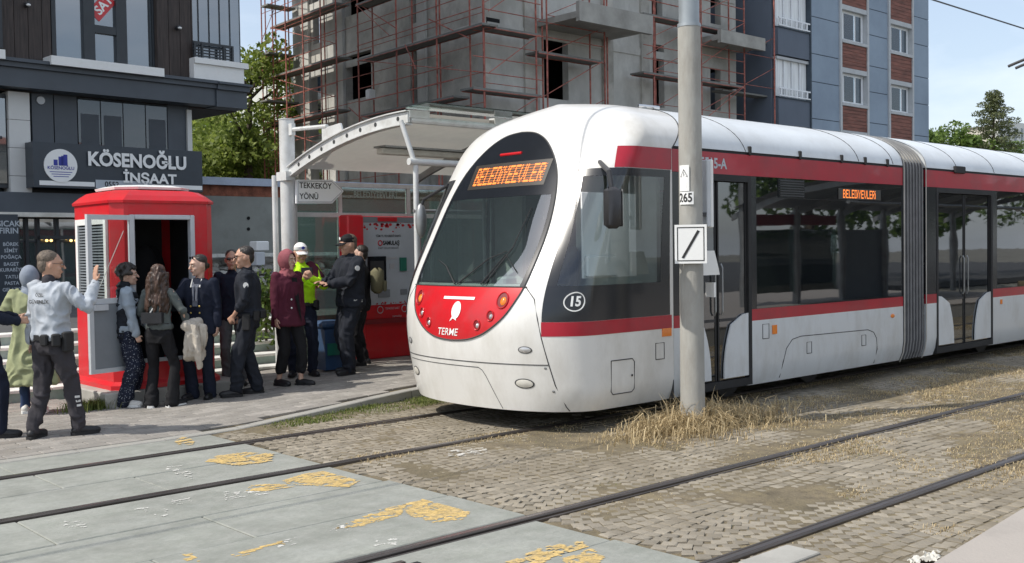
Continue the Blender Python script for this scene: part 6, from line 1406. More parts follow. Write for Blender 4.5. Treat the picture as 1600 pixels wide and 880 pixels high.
# ================================================================== PEOPLE
def cloth(name, col, var=.12, rough=.85, bump=.35, bs=14, **k): return M(name, col, rough=rough, var=var, vs=5, bump=bump, bs=bs, spec=.25, **k)
def skin(name, col):
    m = M(name, col, rough=.5, var=.06, vs=14, bump=.06, bs=60); p = m.node_tree.nodes['Principled BSDF']; p.inputs['Subsurface Weight'].default_value = .08; p.inputs['Subsurface Radius'].default_value = (.02, .008, .004); return m
skin('skin_a', (.50, .29, .20)); skin('skin_b', (.58, .37, .28)); skin('skin_c', (.42, .24, .16))
M('hair_black', (.030, .024, .020), rough=.42, var=.4, vs=30, stretch=(1, 1, .15), bump=.5, bs=90); M('hair_brown', (.045, .028, .018), rough=.45, var=.5, vs=30, stretch=(1, 1, .15), bump=.5, bs=90); M('hair_grey', (.13, .10, .075), rough=.6, var=.5, vs=60, bump=.5, bs=120)
M('hair_long', (.05, .026, .016), rough=.4, var=.6, vs=18, stretch=(1, 1, .12), bump=.6, bs=60)
M('eye_dark', (.02, .015, .012), rough=.2, var=.1); M('eye_white', (.6, .58, .55), rough=.3, var=.05); M('lips', (.40, .14, .12), rough=.5, var=.05)
M('sunglass', (.01, .01, .012), rough=.08, var=.1); M('gold', (.7, .5, .15), rough=.3, metal=.8, var=.05)
def cap_(mb, p0, p1, r0, r1, n=12, fl=1.0):
    """tapered capsule; fl flattens it across the body (local y)"""
    p0, p1 = Vector(p0), Vector(p1); d = (p1 - p0); L_ = d.length; d = d.normalized() if L_ > 1e-6 else Vector((0, 0, 1)); a = d.orthogonal().normalized(); b2 = d.cross(a); vs = []
    rings = [(p0, r0, t) for t in (-80, -50, -20)] + [(p0 + (p1 - p0) * .5, (r0 + r1) / 2, 0)] + [(p1, r1, t) for t in (20, 50, 80)]
    for c, r, t in rings:
        rr, off = r * math.cos(R_(t)), r * math.sin(R_(t))
        for k in range(n): q = 2 * PI * k / n; v = c + d * off + (a * math.cos(q) + b2 * math.sin(q)) * rr; vs.append(v)
    m = len(rings); fs = [(i * n + k, i * n + (k + 1) % n, i * n + n + (k + 1) % n, i * n + n + k) for i in range(m - 1) for k in range(n)] + [tuple(range(n))[::-1], tuple(range((m - 1) * n, m * n))]
    return mb.add(vs, fs)
def loft(mb, secs, n=20, pw=2.3):
    """closed stack of rounded sections: (centre xyz, depth x, half width y)"""
    vs = []
    for c, rx, ry in secs:
        for k in range(n):
            t = 2 * PI * k / n; cx, sy = math.cos(t), math.sin(t); vs.append((c[0] + rx * math.copysign(abs(cx) ** (2 / pw), cx), c[1] + ry * math.copysign(abs(sy) ** (2 / pw), sy), c[2]))
    m = len(secs); return mb.add(vs, [(i * n + k, i * n + (k + 1) % n, i * n + n + (k + 1) % n, i * n + n + k) for i in range(m - 1) for k in range(n)] + [tuple(range(n))[::-1], tuple(range((m - 1) * n, m * n))])
def melt(mb, name, mat, parent, vox=.012, it=3, wr=0, wf=9, seed=0, ws=(1, 1, .45), label=None, fine=0):
    """merge overlapping closed shapes into one continuous skin"""
    me = mb.mesh(name, None); o = bpy.data.objects.new(name, me); COL.objects.link(o)
    r = o.modifiers.new('r', 'REMESH'); r.mode = 'VOXEL'; r.voxel_size = vox; s_ = o.modifiers.new('s', 'SMOOTH'); s_.factor = .5; s_.iterations = it
    dg = bpy.context.evaluated_depsgraph_get(); me2 = bpy.data.meshes.new_from_object(o.evaluated_get(dg)); bpy.data.objects.remove(o); bpy.data.meshes.remove(me)
    me2.name = name; n = len(me2.vertices)
    if wr or fine:
        co = np.empty(n * 3); me2.vertices.foreach_get('co', co); nn = np.empty(n * 3); me2.vertices.foreach_get('normal', nn); co = co.reshape(-1, 3); nn = nn.reshape(-1, 3); dsp = np.empty(n)
        for i in range(n):
            x, y, z = co[i]; dv = 0
            if wr:
                q = noise.noise((x * wf * ws[0] + seed * 3.1, y * wf * ws[1], z * wf * ws[2] + 2.5 * noise.noise((x * 4, y * 4, z * 4 + seed)))); dv += wr * 1.5 * (1 - abs(q) * 3.2) + wr * .5 * noise.noise((x * wf * 2.6, y * wf * 2.6, z * wf * 1.3 + seed))
            if fine: dv += fine * noise.noise((x * 60, y * 60, z * 26))
            dsp[i] = dv
        co += nn * dsp[:, None]; me2.vertices.foreach_set('co', co.ravel())
    me2.polygons.foreach_set('use_smooth', [True] * len(me2.polygons)); me2.materials.append(MATS[mat]); o = bpy.data.objects.new(name, me2); COL.objects.link(o); o.parent = parent
    if label: o['label'] = label
    return o
def ik(a, c, l1, l2, pole):
    a, c = Vector(a), Vector(c); d = c - a; L_ = min(d.length, (l1 + l2) * .999); d.normalize(); c = a + d * L_; x = (l1 * l1 - l2 * l2 + L_ * L_) / (2 * L_); h = math.sqrt(max(0, l1 * l1 - x * x)); p = Vector(pole); p = (p - d * p.dot(d)).normalized(); return a + d * x + p * h, c
class Person:
    def __init__(s, label, x, y, z, face, H=1.72, fem=False, sk='skin_a', lean=0, feet=None, hands=None, head=(0, 0), stance=.2, group=None, sway=0, bulk=1.0):
        s.t = thing('person', (x, y, z), label, 'person', group, R_(face)); s.k = H / 1.75; k = s.k; s.sk = sk; s.fem = fem; s.lean = lean; s.bulk = bulk
        s.hipz = .93 * k; ca, sa = math.cos(lean), math.sin(lean)
        def up(px, py, pz): dz = pz * k - s.hipz; return Vector((px * k * ca + sa * dz + 0, py * k + sway * dz, s.hipz + dz * ca - px * k * sa))
        s.up = up; sw = (.165 if fem else .188) * (1 if bulk < 1.1 else bulk * .95); s.sw = sw
        s.sh = {1: up(-.005, sw, 1.43), -1: up(-.005, -sw, 1.43)}; s.neck = up(-.005, 0, 1.47); s.hc = up(.02, 0, 1.635)
        s.feet = feet or {1: (.02, stance / 2, 8), -1: (-.02, -stance / 2, -8)}; s.hip = {1: Vector((0, .09 * k, s.hipz)), -1: Vector((0, -.09 * k, s.hipz))}
        s.ank = {}; s.knee = {}
        for i in (1, -1):
            f = s.feet[i]; an = Vector((f[0], f[1], .085 * k + (f[3] if len(f) > 3 else 0))); yaw = R_(f[2]); kn, an = ik(s.hip[i], an, .44 * k, .425 * k, (math.cos(yaw), math.sin(yaw), 0)); s.ank[i] = an; s.knee[i] = kn
        s.elb = {}; s.wri = {}; s.hd = {}; hands = hands or {}
        for i in (1, -1):
            h = hands.get(i, dict(w=(.06, i * (sw + .07), .80), p=(-.4, i * .5, -.3), f=(.15, 0, -1), n=(0, i, 0), c=.5)); w_ = Vector(h['w']) * k if not h.get('abs') else Vector(h['w'])
            e, w_ = ik(s.sh[i], w_, .285 * k, .255 * k, h.get('p', (-.4, i * .3, -.6))); s.elb[i] = e; s.wri[i] = w_; s.hd[i] = h
        s.Rh = Matrix.Rotation(R_(head[0]), 3, 'Z') @ Matrix.Rotation(R_(head[1]), 3, 'Y')
    def H(s, x, y, z): return s.hc + s.Rh @ (Vector((x, y, z)) * s.k * (1.07 if s.fem else 1.10))
    def body(s):
        k = s.k; mb = MB(); R3 = s.Rh; hk = k * (1.07 if s.fem else 1.10)
        def E(x, y, z, a, b, c): mb.ell(s.H(x, y, z), (a * hk, b * hk, c * hk), 16, 12, R3)
        E(-.008, 0, .01, .098, .076, .108); E(.028, 0, -.052, .062, .056, .065); E(.062, 0, -.093, .026, .030, .022); E(.076, 0, .034, .022, .055, .013); E(.088, 0, -.055, .012, .026, .011)
        for y in (1, -1): E(.055, y * .036, -.03, .03, .026, .026); E(-.005, y * .078, -.006, .02, .010, .031)
        cap_(mb, s.H(.088, 0, .018), s.H(.113, 0, -.02), .008 * hk, .0145 * hk, 8)
        cap_(mb, s.neck - Vector((0, 0, .05)), s.H(-.02, 0, -.07), .056 * k * (.88 if s.fem else 1), .052 * k * (.85 if s.fem else 1))
        loft(mb, [(s.up(0, 0, z), rx * k, ry * k) for z, rx, ry in ((.86, .09, .14), (.98, .10, .145), (1.1, .09, .12), (1.25, .10, .14), (1.38, .09, .15), (1.45, .05, .08))])
        for i in (1, -1):
            cap_(mb, s.sh[i], s.elb[i], .042 * k, .036 * k); cap_(mb, s.elb[i], s.wri[i], .036 * k, .024 * k); s.hand(mb, i)
            cap_(mb, s.hip[i], s.knee[i], .075 * k, .05 * k); cap_(mb, s.knee[i], s.ank[i], .048 * k, .034 * k); f = s.feet[i]; yaw = R_(f[2]); cap_(mb, s.ank[i] - Vector((0, 0, .03)), s.ank[i] + Vector((math.cos(yaw) * .12, math.sin(yaw) * .12, -.05)), .03 * k, .025 * k)
        melt(mb, 'body', s.sk, s.t, vox=.0085, it=2)
        for y in (1, -1):
            mb = MB(); mb.ell(s.H(.086, y * .031, .008), (.007 * hk, .013 * hk, .0065 * hk), 8, 6, R3); e = mb.build('eye', 'eye_white', s.t, smooth=60, local=True); mb = MB(); mb.ell(s.H(.0915, y * .031, .008), (.003, .0055, .0055), 8, 6, R3); mb.build('iris', 'eye_dark', e, smooth=60, local=True)
        mb = MB(); mb.tube([s.H(.099, y, -.056 + .002 * abs(y) / .02) for y in (-.022, -.01, 0, .01, .022)], [.002, .005, .006, .005, .002], 6); mb.build('lips', 'lips', s.t, smooth=60, local=True)
        return s
    def hand(s, mb, i):
        h = s.hd[i]; k = s.k * (.93 if s.fem else 1.0); w_ = s.wri[i]; f = Vector(h.get('f', (1, 0, 0))).normalized(); n = Vector(h.get('n', (0, 0, 1))); n = (n - f * n.dot(f)).normalized(); sd = n.cross(f) * h.get('th', 1) ; c = h.get('c', .4)   # n: back of hand, sd: thumb side
        P = w_ + f * .045 * k
        for q in (-.027, -.009, .009, .027): cap_(mb, w_ + f * .01 * k + sd * q * .55 * k, w_ + f * .085 * k + sd * q * k, .0125 * k, .0115 * k, 8)
        s.grip = getattr(s, 'grip', {}); s.grip[i] = w_ + f * .09 * k - n * .03
        for j, (q, l) in enumerate(((.029, .072), (.0105, .080), (-.0085, .075), (-.027, .058))):
            b0 = w_ + f * .09 * k + sd * q * k; cc = c * (1 + .12 * j); d1 = (f * math.cos(cc * .9) - n * math.sin(cc * .9)); d2 = (f * math.cos(cc * 1.9) - n * math.sin(cc * 1.9)); d3 = (f * math.cos(cc * 2.6) - n * math.sin(cc * 2.6)); sp = sd * (q * h.get('spread', .12) )
            p1 = b0 + (d1 + sp) * l * .45 * k; p2 = p1 + (d2 + sp) * l * .32 * k; p3 = p2 + d3 * l * .25 * k
            cap_(mb, b0, p1, .0098 * k, .009 * k, 7); cap_(mb, p1, p2, .009 * k, .0083 * k, 7); cap_(mb, p2, p3, .0083 * k, .0072 * k, 7)
        t0 = w_ + f * .03 * k + sd * .028 * k; t1 = t0 + (f * .6 + sd * .75 - n * .25 * c).normalized() * .038 * k; t2 = t1 + (f * .9 + sd * .25 - n * .5 * c).normalized() * .032 * k
        cap_(mb, t0, t1, .0125 * k, .011 * k, 7); cap_(mb, t1, t2, .0105 * k, .0085 * k, 7)
    def top(s, mat, hem=.86, loose=1.0, name='jacket', wr=.006, collar=True, sleeve=(.062, .052, .043), cuff=0, label=None, open_=0, flare=0):
        k = s.k; mb = MB(); f = s.fem; L_ = loose; w = s.bulk
        prof = [(hem, .118 + flare, .172 + flare), (hem + .06, .122 + flare * .7, .172 + flare * .6), (1.02, .112, .150 if f else .162), (1.12, .110, .142 if f else .163), (1.24, .122 if f else .118, .158 if f else .175), (1.34, .112, .168 if f else .185), (1.41, .095, .160 if f else .175), (1.455, .07, .10), (1.475, .055, .068)]
        prof = [p for p in prof if p[0] >= hem]
        loft(mb, [(s.up(-.0, 0, z), rx * k * L_ * w, ry * k * L_ * w) for z, rx, ry in prof], 24)
        for i in (1, -1):
            a, b2, c = [v * L_ * k for v in sleeve]; cap_(mb, s.sh[i] + Vector((0, -i * .012, -.012)), s.elb[i], a * 1.08, b2); d = (s.wri[i] - s.elb[i]).normalized(); cap_(mb, s.elb[i], s.wri[i] - d * (.02 + cuff), b2, c)
        if collar: cap_(mb, s.neck - Vector((0, 0, .03)), s.neck + Vector((.0, 0, .022)), .068 * k, .062 * k)
        return melt(mb, name, mat, s.t, wr=wr, seed=s.t.location.x, label=label, it=3)
    def trousers(s, mat, r=(.098, .068, .058), hemr=None, cut=.03, name='trousers', wr=.006, label=None, waist=1.0, fine=0):
        k = s.k; mb = MB(); loft(mb, [(Vector((0, 0, z * k)), rx * k, ry * k) for z, rx, ry in ((.80, .10, .155), (.88, .118, .172), (.96, .112, .165), (waist, .10, .150))], 20)
        for i in (1, -1):
            cap_(mb, s.hip[i] + Vector((0, 0, -.03)), s.knee[i], r[0] * k, r[1] * k, 14); d = (s.ank[i] - s.knee[i]).normalized(); e = s.ank[i] + d * (.02 - cut); m = s.knee[i] + (e - s.knee[i]) * .55; hr = hemr or r[2]
            cap_(mb, s.knee[i], m, r[1] * k, (r[1] + hr) / 2 * .97 * k, 14); cap_(mb, m, e, (r[1] + hr) / 2 * .97 * k, hr * k, 14)
        return melt(mb, name, mat, s.t, wr=wr, seed=s.t.location.y, ws=(1, 1, .6), label=label, fine=fine)
    def shoes(s, mat, sole=None, h=.05, wid=.046, ln=.27, name='shoe', lab=None):
        k = s.k
        for i in (1, -1):
            f = s.feet[i]; yaw = R_(f[2]); d = Vector((math.cos(yaw), math.sin(yaw), 0)); nz = s.ank[i].z - .085 * k; a = Vector((s.ank[i].x, s.ank[i].y, nz)); mb = MB()
            cap_(mb, a - d * .03 + Vector((0, 0, .05)), a + d * (ln - .12) + Vector((0, 0, .038)), .046, .036); cap_(mb, a - d * .02 + Vector((0, 0, .045)), a + Vector((0, 0, .045 + h)), .046, .043); cap_(mb, a + d * .09 + Vector((0, 0, .035)), a + d * (ln - .10) + Vector((0, 0, .032)), wid, .034)
            o = melt(mb, name, mat, s.t, vox=.010, it=2, label=lab)
            co = [v.co for v in o.data.vertices]
            for v in o.data.vertices:
                if v.co.z < nz + .006: v.co.z = nz + .006
            if sole:
                sv = Vector((-d.y, d.x, 0)); P = [(-.075, .028), (-.05, .040), (.02, .038), (.10, .048), (ln - .11, .042), (ln - .085, .02)]; pts = [a + d * u_ + sv * w_ for u_, w_ in P] + [a + d * u_ - sv * w_ for u_, w_ in P[::-1]]; q = MB(); n = len(pts)
                q.add([(p.x, p.y, nz + z) for z in (0, .028) for p in pts], [tuple(range(n))[::-1], tuple(range(n, 2 * n))] + [(j, (j + 1) % n, n + (j + 1) % n, n + j) for j in range(n)]); q.build('sole', sole, o, local=True)
    def hair(s, mat, style='short'):
        hk = s.k * (1.07 if s.fem else 1.10); mb = MB(); R3 = s.Rh
        def E(x, y, z, a, b, c): mb.ell(s.H(x, y, z), (a * hk, b * hk, c * hk), 16, 12, R3)
        if style in ('short', 'curly', 'long', 'tied'): E(-.026, 0, .054, .089, .0785, .074); E(-.050, 0, .005, .058, .070, .085)
        if style == 'short': return melt(mb, 'hair', mat, s.t, vox=.009, it=1, fine=.004)
        if style == 'curly':
            rng = random.Random(5)
            for i in range(150):
                a, b2 = rng.uniform(0, 2 * PI), rng.uniform(-.2, 1.5); r = .112; x, y, z = -.022 + r * math.cos(a) * math.cos(b2), .100 * math.sin(a) * math.cos(b2), .02 + .115 * math.sin(b2)
                if x > .055 and z < .075: continue
                mb.ell(s.H(x, y, z), (.027, .027, .024), 7, 5)
            return melt(mb, 'hair', mat, s.t, vox=.008, it=1, fine=.005)
        if style == 'tied': E(-.105, 0, -.02, .032, .03, .035); return melt(mb, 'hair', mat, s.t, vox=.009, it=1, fine=.002)
        if style == 'long':
            rng = random.Random(2); E(-.03, 0, .0, .09, .092, .11)
            for i in range(26):
                a = R_(75 + 210 * i / 25); x0, y0 = -.02 + .075 * math.cos(a), .088 * math.sin(a); pts = []; ph = rng.uniform(0, 6); n = 9; Lh = rng.uniform(.36, .48)
                for j in range(n): t = j / (n - 1); pts.append(s.H(x0 * (1 - .1 * t) - .055 * t * (1 if x0 < .03 else .2) + .010 * math.sin(ph + t * 9), y0 * (1 + .45 * t) + .010 * math.cos(ph + t * 8), .03 - Lh * t))
                mb.tube(pts, [.024, .026, .027, .027, .026, .024, .021, .016, .008], 7)
            return melt(mb, 'hair', mat, s.t, vox=.009, it=1, fine=.007, wr=.004, wf=26, ws=(1, 1, .2))
    def scarf(s, mat, drape=.30, face=44):
        hk = s.k * .98; n, m = 30, 18; vs = []; mb = MB()
        for q, sc_ in ((0, 1.0), (1, .93)):
            for j in range(m + 1):
                th = R_(face) + (PI - R_(face)) * j / m
                for i in range(n):
                    ph = 2 * PI * i / n; x = .118 * math.cos(th) - .012; r = math.sin(th); y = .100 * r * math.cos(ph); z = .132 * r * math.sin(ph) + .008
                    if z < -.06: x -= .0; z *= 1.08
                    f = .004 * math.sin(ph * 5 + th * 4); vs.append(s.H((x) * sc_ , y * (sc_ + f * 5), z * (sc_ + f * 5)))
        o2 = (m + 1) * n; fs = []
        for j in range(m):
            for i in range(n): k = (i + 1) % n; fs.append((j * n + i, j * n + k, j * n + n + k, j * n + n + i)); fs.append((o2 + j * n + i, o2 + j * n + n + i, o2 + j * n + n + k, o2 + j * n + k))
        for i in range(n): fs.append((i, (i + 1) % n, o2 + (i + 1) % n, o2 + i))
        h = mb.add(vs, fs).build('headscarf', mat, s.t, smooth=60, local=True)
        mb = MB(); loft(mb, [(s.neck + Vector((.0, 0, -.05)), .115 * s.k, .13 * s.k), (s.neck + Vector((.0, 0, .0)), .095 * s.k, .10 * s.k), (s.H(-.0, 0, -.13), .070, .07), (s.H(-.01, 0, -.09), .066, .07)], 20); melt(mb, 'scarf_drape', mat, h, wr=.008, wf=16)
        return h
    def capp(s, mat, visor=None, badge=None):
        hk = s.k; mb = MB(); mb.ell(s.H(-.008, 0, .055), (.104 * hk, .088 * hk, .082 * hk), 18, 12, s.Rh); loft(mb, [(s.H(-.008, 0, .035), .105 * hk, .088 * hk), (s.H(-.008, 0, .08), .103 * hk, .087 * hk)]); c = melt(mb, 'cap', mat, s.t, vox=.009, it=1)
        for v in c.data.vertices:
            lv = s.Rh.inverted() @ (v.co - s.hc)
            if lv.z < .030 * hk: lv.z = .030 * hk; v.co = s.hc + s.Rh @ lv
        q = MB(); 
        def vz(a, b2, o=0): t = (a - .5) * 2; r = .085 + (.175 - .035 * t * t - .085) * b2; y = t * .075 * (1 - .12 * b2); x = math.sqrt(max(0, .105 ** 2 - (y * 1.2) ** 2)) * (1 - b2) + b2 * (.172 - .06 * t * t); return s.H(x - .012, y, .040 - .022 * b2 - .012 * t * t + o)
        q.grid(lambda a, b2: vz(a, b2), 12, 5); q.grid(lambda a, b2: vz(a, b2, -.006), 12, 5); q.build('visor', visor or mat, c, smooth=60, local=True)
        if badge: MB().ell(s.H(.093, 0, .082), (.006, .024, .022), 10, 6, s.Rh).build('badge', badge, c, local=True)
        return c
    def beltp(s, mat='black_rubber', z=.99, rx=.122, ry=.172, h=.045, gear=()):
        k = s.k; mb = MB(); n = 28
        vs = []
        for zz, e in ((z - h / 2, 0), (z - h / 2, .008), (z + h / 2, .008), (z + h / 2, 0)): vs += [s.up(0, 0, zz) + Vector(((rx + e) * k * math.cos(2 * PI * i / n), (ry + e) * k * math.sin(2 * PI * i / n), 0)) for i in range(n)]
        mb.add(vs, [(r * n + i, r * n + (i + 1) % n, (r + 1) * n + (i + 1) % n, (r + 1) * n + i) for r in range(3) for i in range(n)]); b2 = mb.build('belt', mat, s.t, smooth=40, local=True)
        for (ang, w_, hh, dz, nm) in gear:
            a = R_(ang); c = s.up(0, 0, z + dz) + Vector(((rx + .035) * k * math.cos(a), (ry + .03) * k * math.sin(a), 0)); q = MB(); q.box(-w_ / 2, w_ / 2, -.03, .03, -hh / 2, hh / 2, bev=.012); q.v = [tuple(c + Matrix.Rotation(a - PI / 2, 3, 'Z') @ Vector(v)) for v in q.v]; q.build(nm, mat, b2, local=True, smooth=40)
        return b2
    def patch(s, mat, c, n, w_, h, nm='badge', off=.004, round_=False, par=None):
        """small flat badge at local point c with outward normal n"""
        n = Vector(n).normalized(); t = Vector((0, 0, 1)).cross(n).normalized(); u_ = n.cross(t); c = Vector(c) + n * off; k = 14 if round_ else 4
        P = [c + t * w_ * math.cos(2 * PI * i / k) + u_ * h * math.sin(2 * PI * i / k) for i in range(k)] if round_ else [c + t * a * w_ + u_ * b2 * h for a, b2 in ((-1, -1), (1, -1), (1, 1), (-1, 1))]
        q = MB(); m = len(P); q.add([tuple(p) for p in P] + [tuple(p - n * .012) for p in P], [tuple(range(m)), tuple(range(m, 2 * m))[::-1]] + [(i, (i + 1) % m, m + (i + 1) % m, m + i) for i in range(m)]); return q.build(nm, mat, par or s.t, local=True)
    def words(s, txt, size, mat, c, n, nm='lettering', off=.012, sx=1.0, curve=.0):
        n = Vector(n).normalized(); t = Vector((0, 0, 1)).cross(n).normalized(); u_ = n.cross(t); c = Vector(c) + n * off; q = MB(); text(q, txt, lambda a, b2: c + t * a + u_ * b2 - n * curve * a * a, size, bold=.001, sx=sx); return q.build(nm, mat, s.t, local=True)
    def phone(s, i, d=(0, 0, 0)):
        g_ = s.grip[i] + Vector(d); q = MB(); q.box(-.075, .075, -.037, .037, -.005, .005, bev=.003); h = s.hd[i]; n = Vector(h['n']).normalized(); f = Vector(h['f']).normalized(); sd = n.cross(f); q.v = [tuple(g_ + f * v[0] + sd * v[1] + n * v[2]) for v in q.v]; q.build('phone', 'frit', s.t, local=True) if False else None; return q
    def shades(s, up=0):
        R3 = s.Rh; z = .012 + up; x = .10 - up * .35; q = MB()
        for y in (1, -1): q.ell(s.H(x, y * .033, z), (.006, .025, .016), 10, 8, R3)
        q.tube([s.H(x, -.01, z + .004), s.H(x, .01, z + .004)], .003, 5); o = q.build('sunglasses', 'sunglass', s.t, smooth=60, local=True)
        for y in (1, -1): MB().tube([s.H(x - .002, y * .056, z + .006), s.H(.0 - up * .3, y * .083, z + .010)], .003, 5).build('temple', 'sunglass', o, local=True)
    def brows(s, mat):
        q = MB()
        for y in (1, -1): q.tube([s.H(.094, y * .014, .028), s.H(.095, y * .03, .034), s.H(.084, y * .048, .028)], [.003, .0042, .002], 6)
        q.build('eyebrows', mat, s.t, local=True)

VIEW = 47.7                                    # heading that looks straight away from the camera
def gp(px, py): x, y, z = GR(px, py); return dict(x=x, y=y, z=z - .004)
for nme, c in (('navy', (.013, .017, .032)), ('black_cloth', (.014, .014, .016)), ('police_black', (.018, .021, .029)), ('olive_coat', (.28, .30, .17)), ('guard_grey', (.40, .43, .47)), ('guard_trouser', (.045, .042, .048)), ('hoodie_grey', (.30, .35, .40)),
               ('vest_black', (.02, .023, .03)), ('sweater_green', (.10, .115, .11)), ('cream_coat', (.50, .45, .38)), ('jean_blue', (.03, .05, .11)), ('burgundy', (.085, .016, .032)), ('hi_vis', srgb(185, 235, 40)), ('grey_trouser', (.11, .11, .115)), ('scarf_grey', (.22, .25, .30)), ('scarf_rose', (.27, .085, .10)), ('white_cloth', (.68, .68, .66)), ('khaki_bag', (.16, .15, .09)), ('scarf_stripe', (.15, .16, .19))): cloth(nme, c)
M('shoe_black', (.012, .012, .014), rough=.5, var=.2, bump=.1); M('shoe_white', (.62, .60, .56), rough=.6, var=.08, bump=.1); M('bag_black', (.02, .021, .024), rough=.45, var=.2, bump=.1)
# dotted trousers
m = MATS['navy'].copy(); MATS['navy_dots'] = m; N = m.node_tree.nodes; K = m.node_tree.links.new; v = N.new('ShaderNodeTexVoronoi'); v.inputs['Scale'].default_value = 48; tcn = [n for n in N if n.type == 'TEX_COORD'][0]; K(tcn.outputs['Object'], v.inputs['Vector'])
cr2 = N.new('ShaderNodeValToRGB'); cr2.color_ramp.elements[0].position = .20; cr2.color_ramp.elements[1].position = .27; cr2.color_ramp.elements[0].color = (.28, .31, .36, 1); cr2.color_ramp.elements[1].color = (.014, .018, .035, 1); K(v.outputs['Distance'], cr2.inputs['Fac']); K(cr2.outputs['Color'], N['Principled BSDF'].inputs['Base Color'])

# 1 security man in grey, back to us, raised hand
g0 = gp(82, 684)
p = Person('security man in grey shirt raising his open hand, seen from behind', g0['x'] + .02, g0['y'] + .02, 0, VIEW - 22, 1.76, sk='skin_a', feet={1: (-.12, .13, 12), -1: (.18, -.14, -30)}, bulk=1.08,
    hands={-1: dict(w=(.20, -.36, 1.46), p=(-.1, -.45, -1), f=(.05, -.05, 1), n=(-1, .25, 0), c=.06, spread=1.4, th=-1), 1: dict(w=(.02, .27, .86), p=(-.5, .5, 0), f=(.3, 0, -1), n=(0, 1, 0), c=.6)}, head=(-38, 4)).body()
p.top('guard_grey', hem=.93, name='shirt', loose=1.06, wr=.009, collar=False); p.trousers('guard_trouser', r=(.104, .076, .066), wr=.010, hemr=.062); p.shoes('shoe_black', 'black_rubber'); p.hair('hair_grey'); p.brows('hair_grey')
q = MB(); cap_(q, p.neck - Vector((0, 0, .03)), p.neck + Vector((-.005, 0, .028)), .070, .062); melt(q, 'collar', 'guard_trouser', p.t, vox=.01)
p.beltp(z=.955, rx=.132, ry=.190, h=.05, gear=((-95, .11, .19, -.04, 'holster'), (-130, .08, .12, -.02, 'pouch'), (-160, .07, .11, -.02, 'radio'), (85, .09, .12, -.02, 'pouch')))
p.words('ÖZEL', .04, 'text_black', p.up(-.118, -.01, 1.352), (-1, .0, .12), sx=1.0, off=.020); p.words('GÜVENLİK', .047, 'text_black', p.up(-.128, -.01, 1.29), (-1, .0, .06), sx=1.05, off=.020)
for k in range(3): 
    c = p.knee[-1].lerp(p.ank[-1], .30 + .10 * k) + Vector((-.02, -.062, 0)); p.patch('white_cloth', c, (-.35, -1, 0), .022, .010, 'reflective_band', off=.012)
q = MB(); q.tube([p.H(.10, .033, .012), p.H(.1, -.033, .012)], .002, 5)
for y in (1, -1): q.tube([p.H(.098 + .004 * math.cos(t), y * .033 + .022 * math.cos(t), .008 + .015 * math.sin(t)) for t in np.linspace(0, 2 * PI, 14)], .002, 5); q.tube([p.H(.095, y * .055, .012), p.H(.0, y * .083, .014)], .002, 5)
q.build('glasses', 'dark_metal', p.t, local=True)
q = MB(); q.tube([p.wri[-1] - Vector((0, 0, .02)), p.wri[-1] + Vector((0, 0, .005))], .033, 12); q.build('wristwatch', 'black_rubber', p.t, local=True)

# 2 person cut by the left edge
g0 = gp(-20, 684)
p = Person('person in dark navy clothes cut off by the left edge, dark shoe forward', g0['x'], g0['y'], 0, VIEW - 60, 1.74, feet={1: (-.22, .10, 0), -1: (.10, -.10, -5)}, hands={-1: dict(w=(.28, -.20, 1.12), p=(-.3, -.5, -.6), f=(1, .1, .1), n=(0, -1, .2), c=.5), 1: dict(w=(.30, .12, 1.14), p=(-.3, .5, -.6), f=(1, -.2, .1), n=(0, 1, .2), c=.7)}).body()
p.top('navy', hem=.84, loose=1.1); p.trousers('navy', r=(.102, .074, .066)); p.shoes('shoe_black', 'black_rubber'); p.hair('hair_black')

# 3 woman in olive coat and grey headscarf
g0 = gp(52, 646)
p = Person('woman in long olive coat and grey headscarf behind the security man', g0['x'], g0['y'], 0, VIEW + 12, 1.60, True, 'skin_b', feet={1: (.05, .09, 10), -1: (-.06, -.09, -5)}, hands={1: dict(w=(.22, .16, 1.08), p=(-.3, .6, -.4), f=(1, -.4, .1), n=(0, .5, 1), c=.6), -1: dict(w=(.18, -.2, 1.0), p=(-.3, -.6, -.4), f=(1, .4, .0), n=(0, -1, .3), c=.6)}, head=(-10, 6)).body()
k = p.k; q = MB(); loft(q, [(Vector((-.01, 0, z * k)), rx, ry) for z, rx, ry in ((.36, .235, .262), (.37, .24, .265), (.6, .20, .235), (.8, .165, .205), (.98, .13, .172), (1.10, .122, .16), (1.25, .125, .17), (1.36, .115, .175), (1.43, .09, .15), (1.47, .06, .08))], 26)
for i in (1, -1): cap_(q, p.sh[i], p.elb[i], .068, .058); cap_(q, p.elb[i], p.wri[i], .058, .05)
melt(q, 'coat', 'olive_coat', p.t, wr=.013, wf=7, ws=(1, 1, .28)); p.trousers('jean_blue', r=(.08, .062, .06)); p.shoes('shoe_white', 'white_plain'); p.scarf('scarf_grey'); p.brows('hair_brown')
q = MB(); q.tube([p.up(-.13, 0, z) for z in (.99, .62, .44)], .004, 5); q.build('coat_seam', 'olive_coat', p.t, local=True)

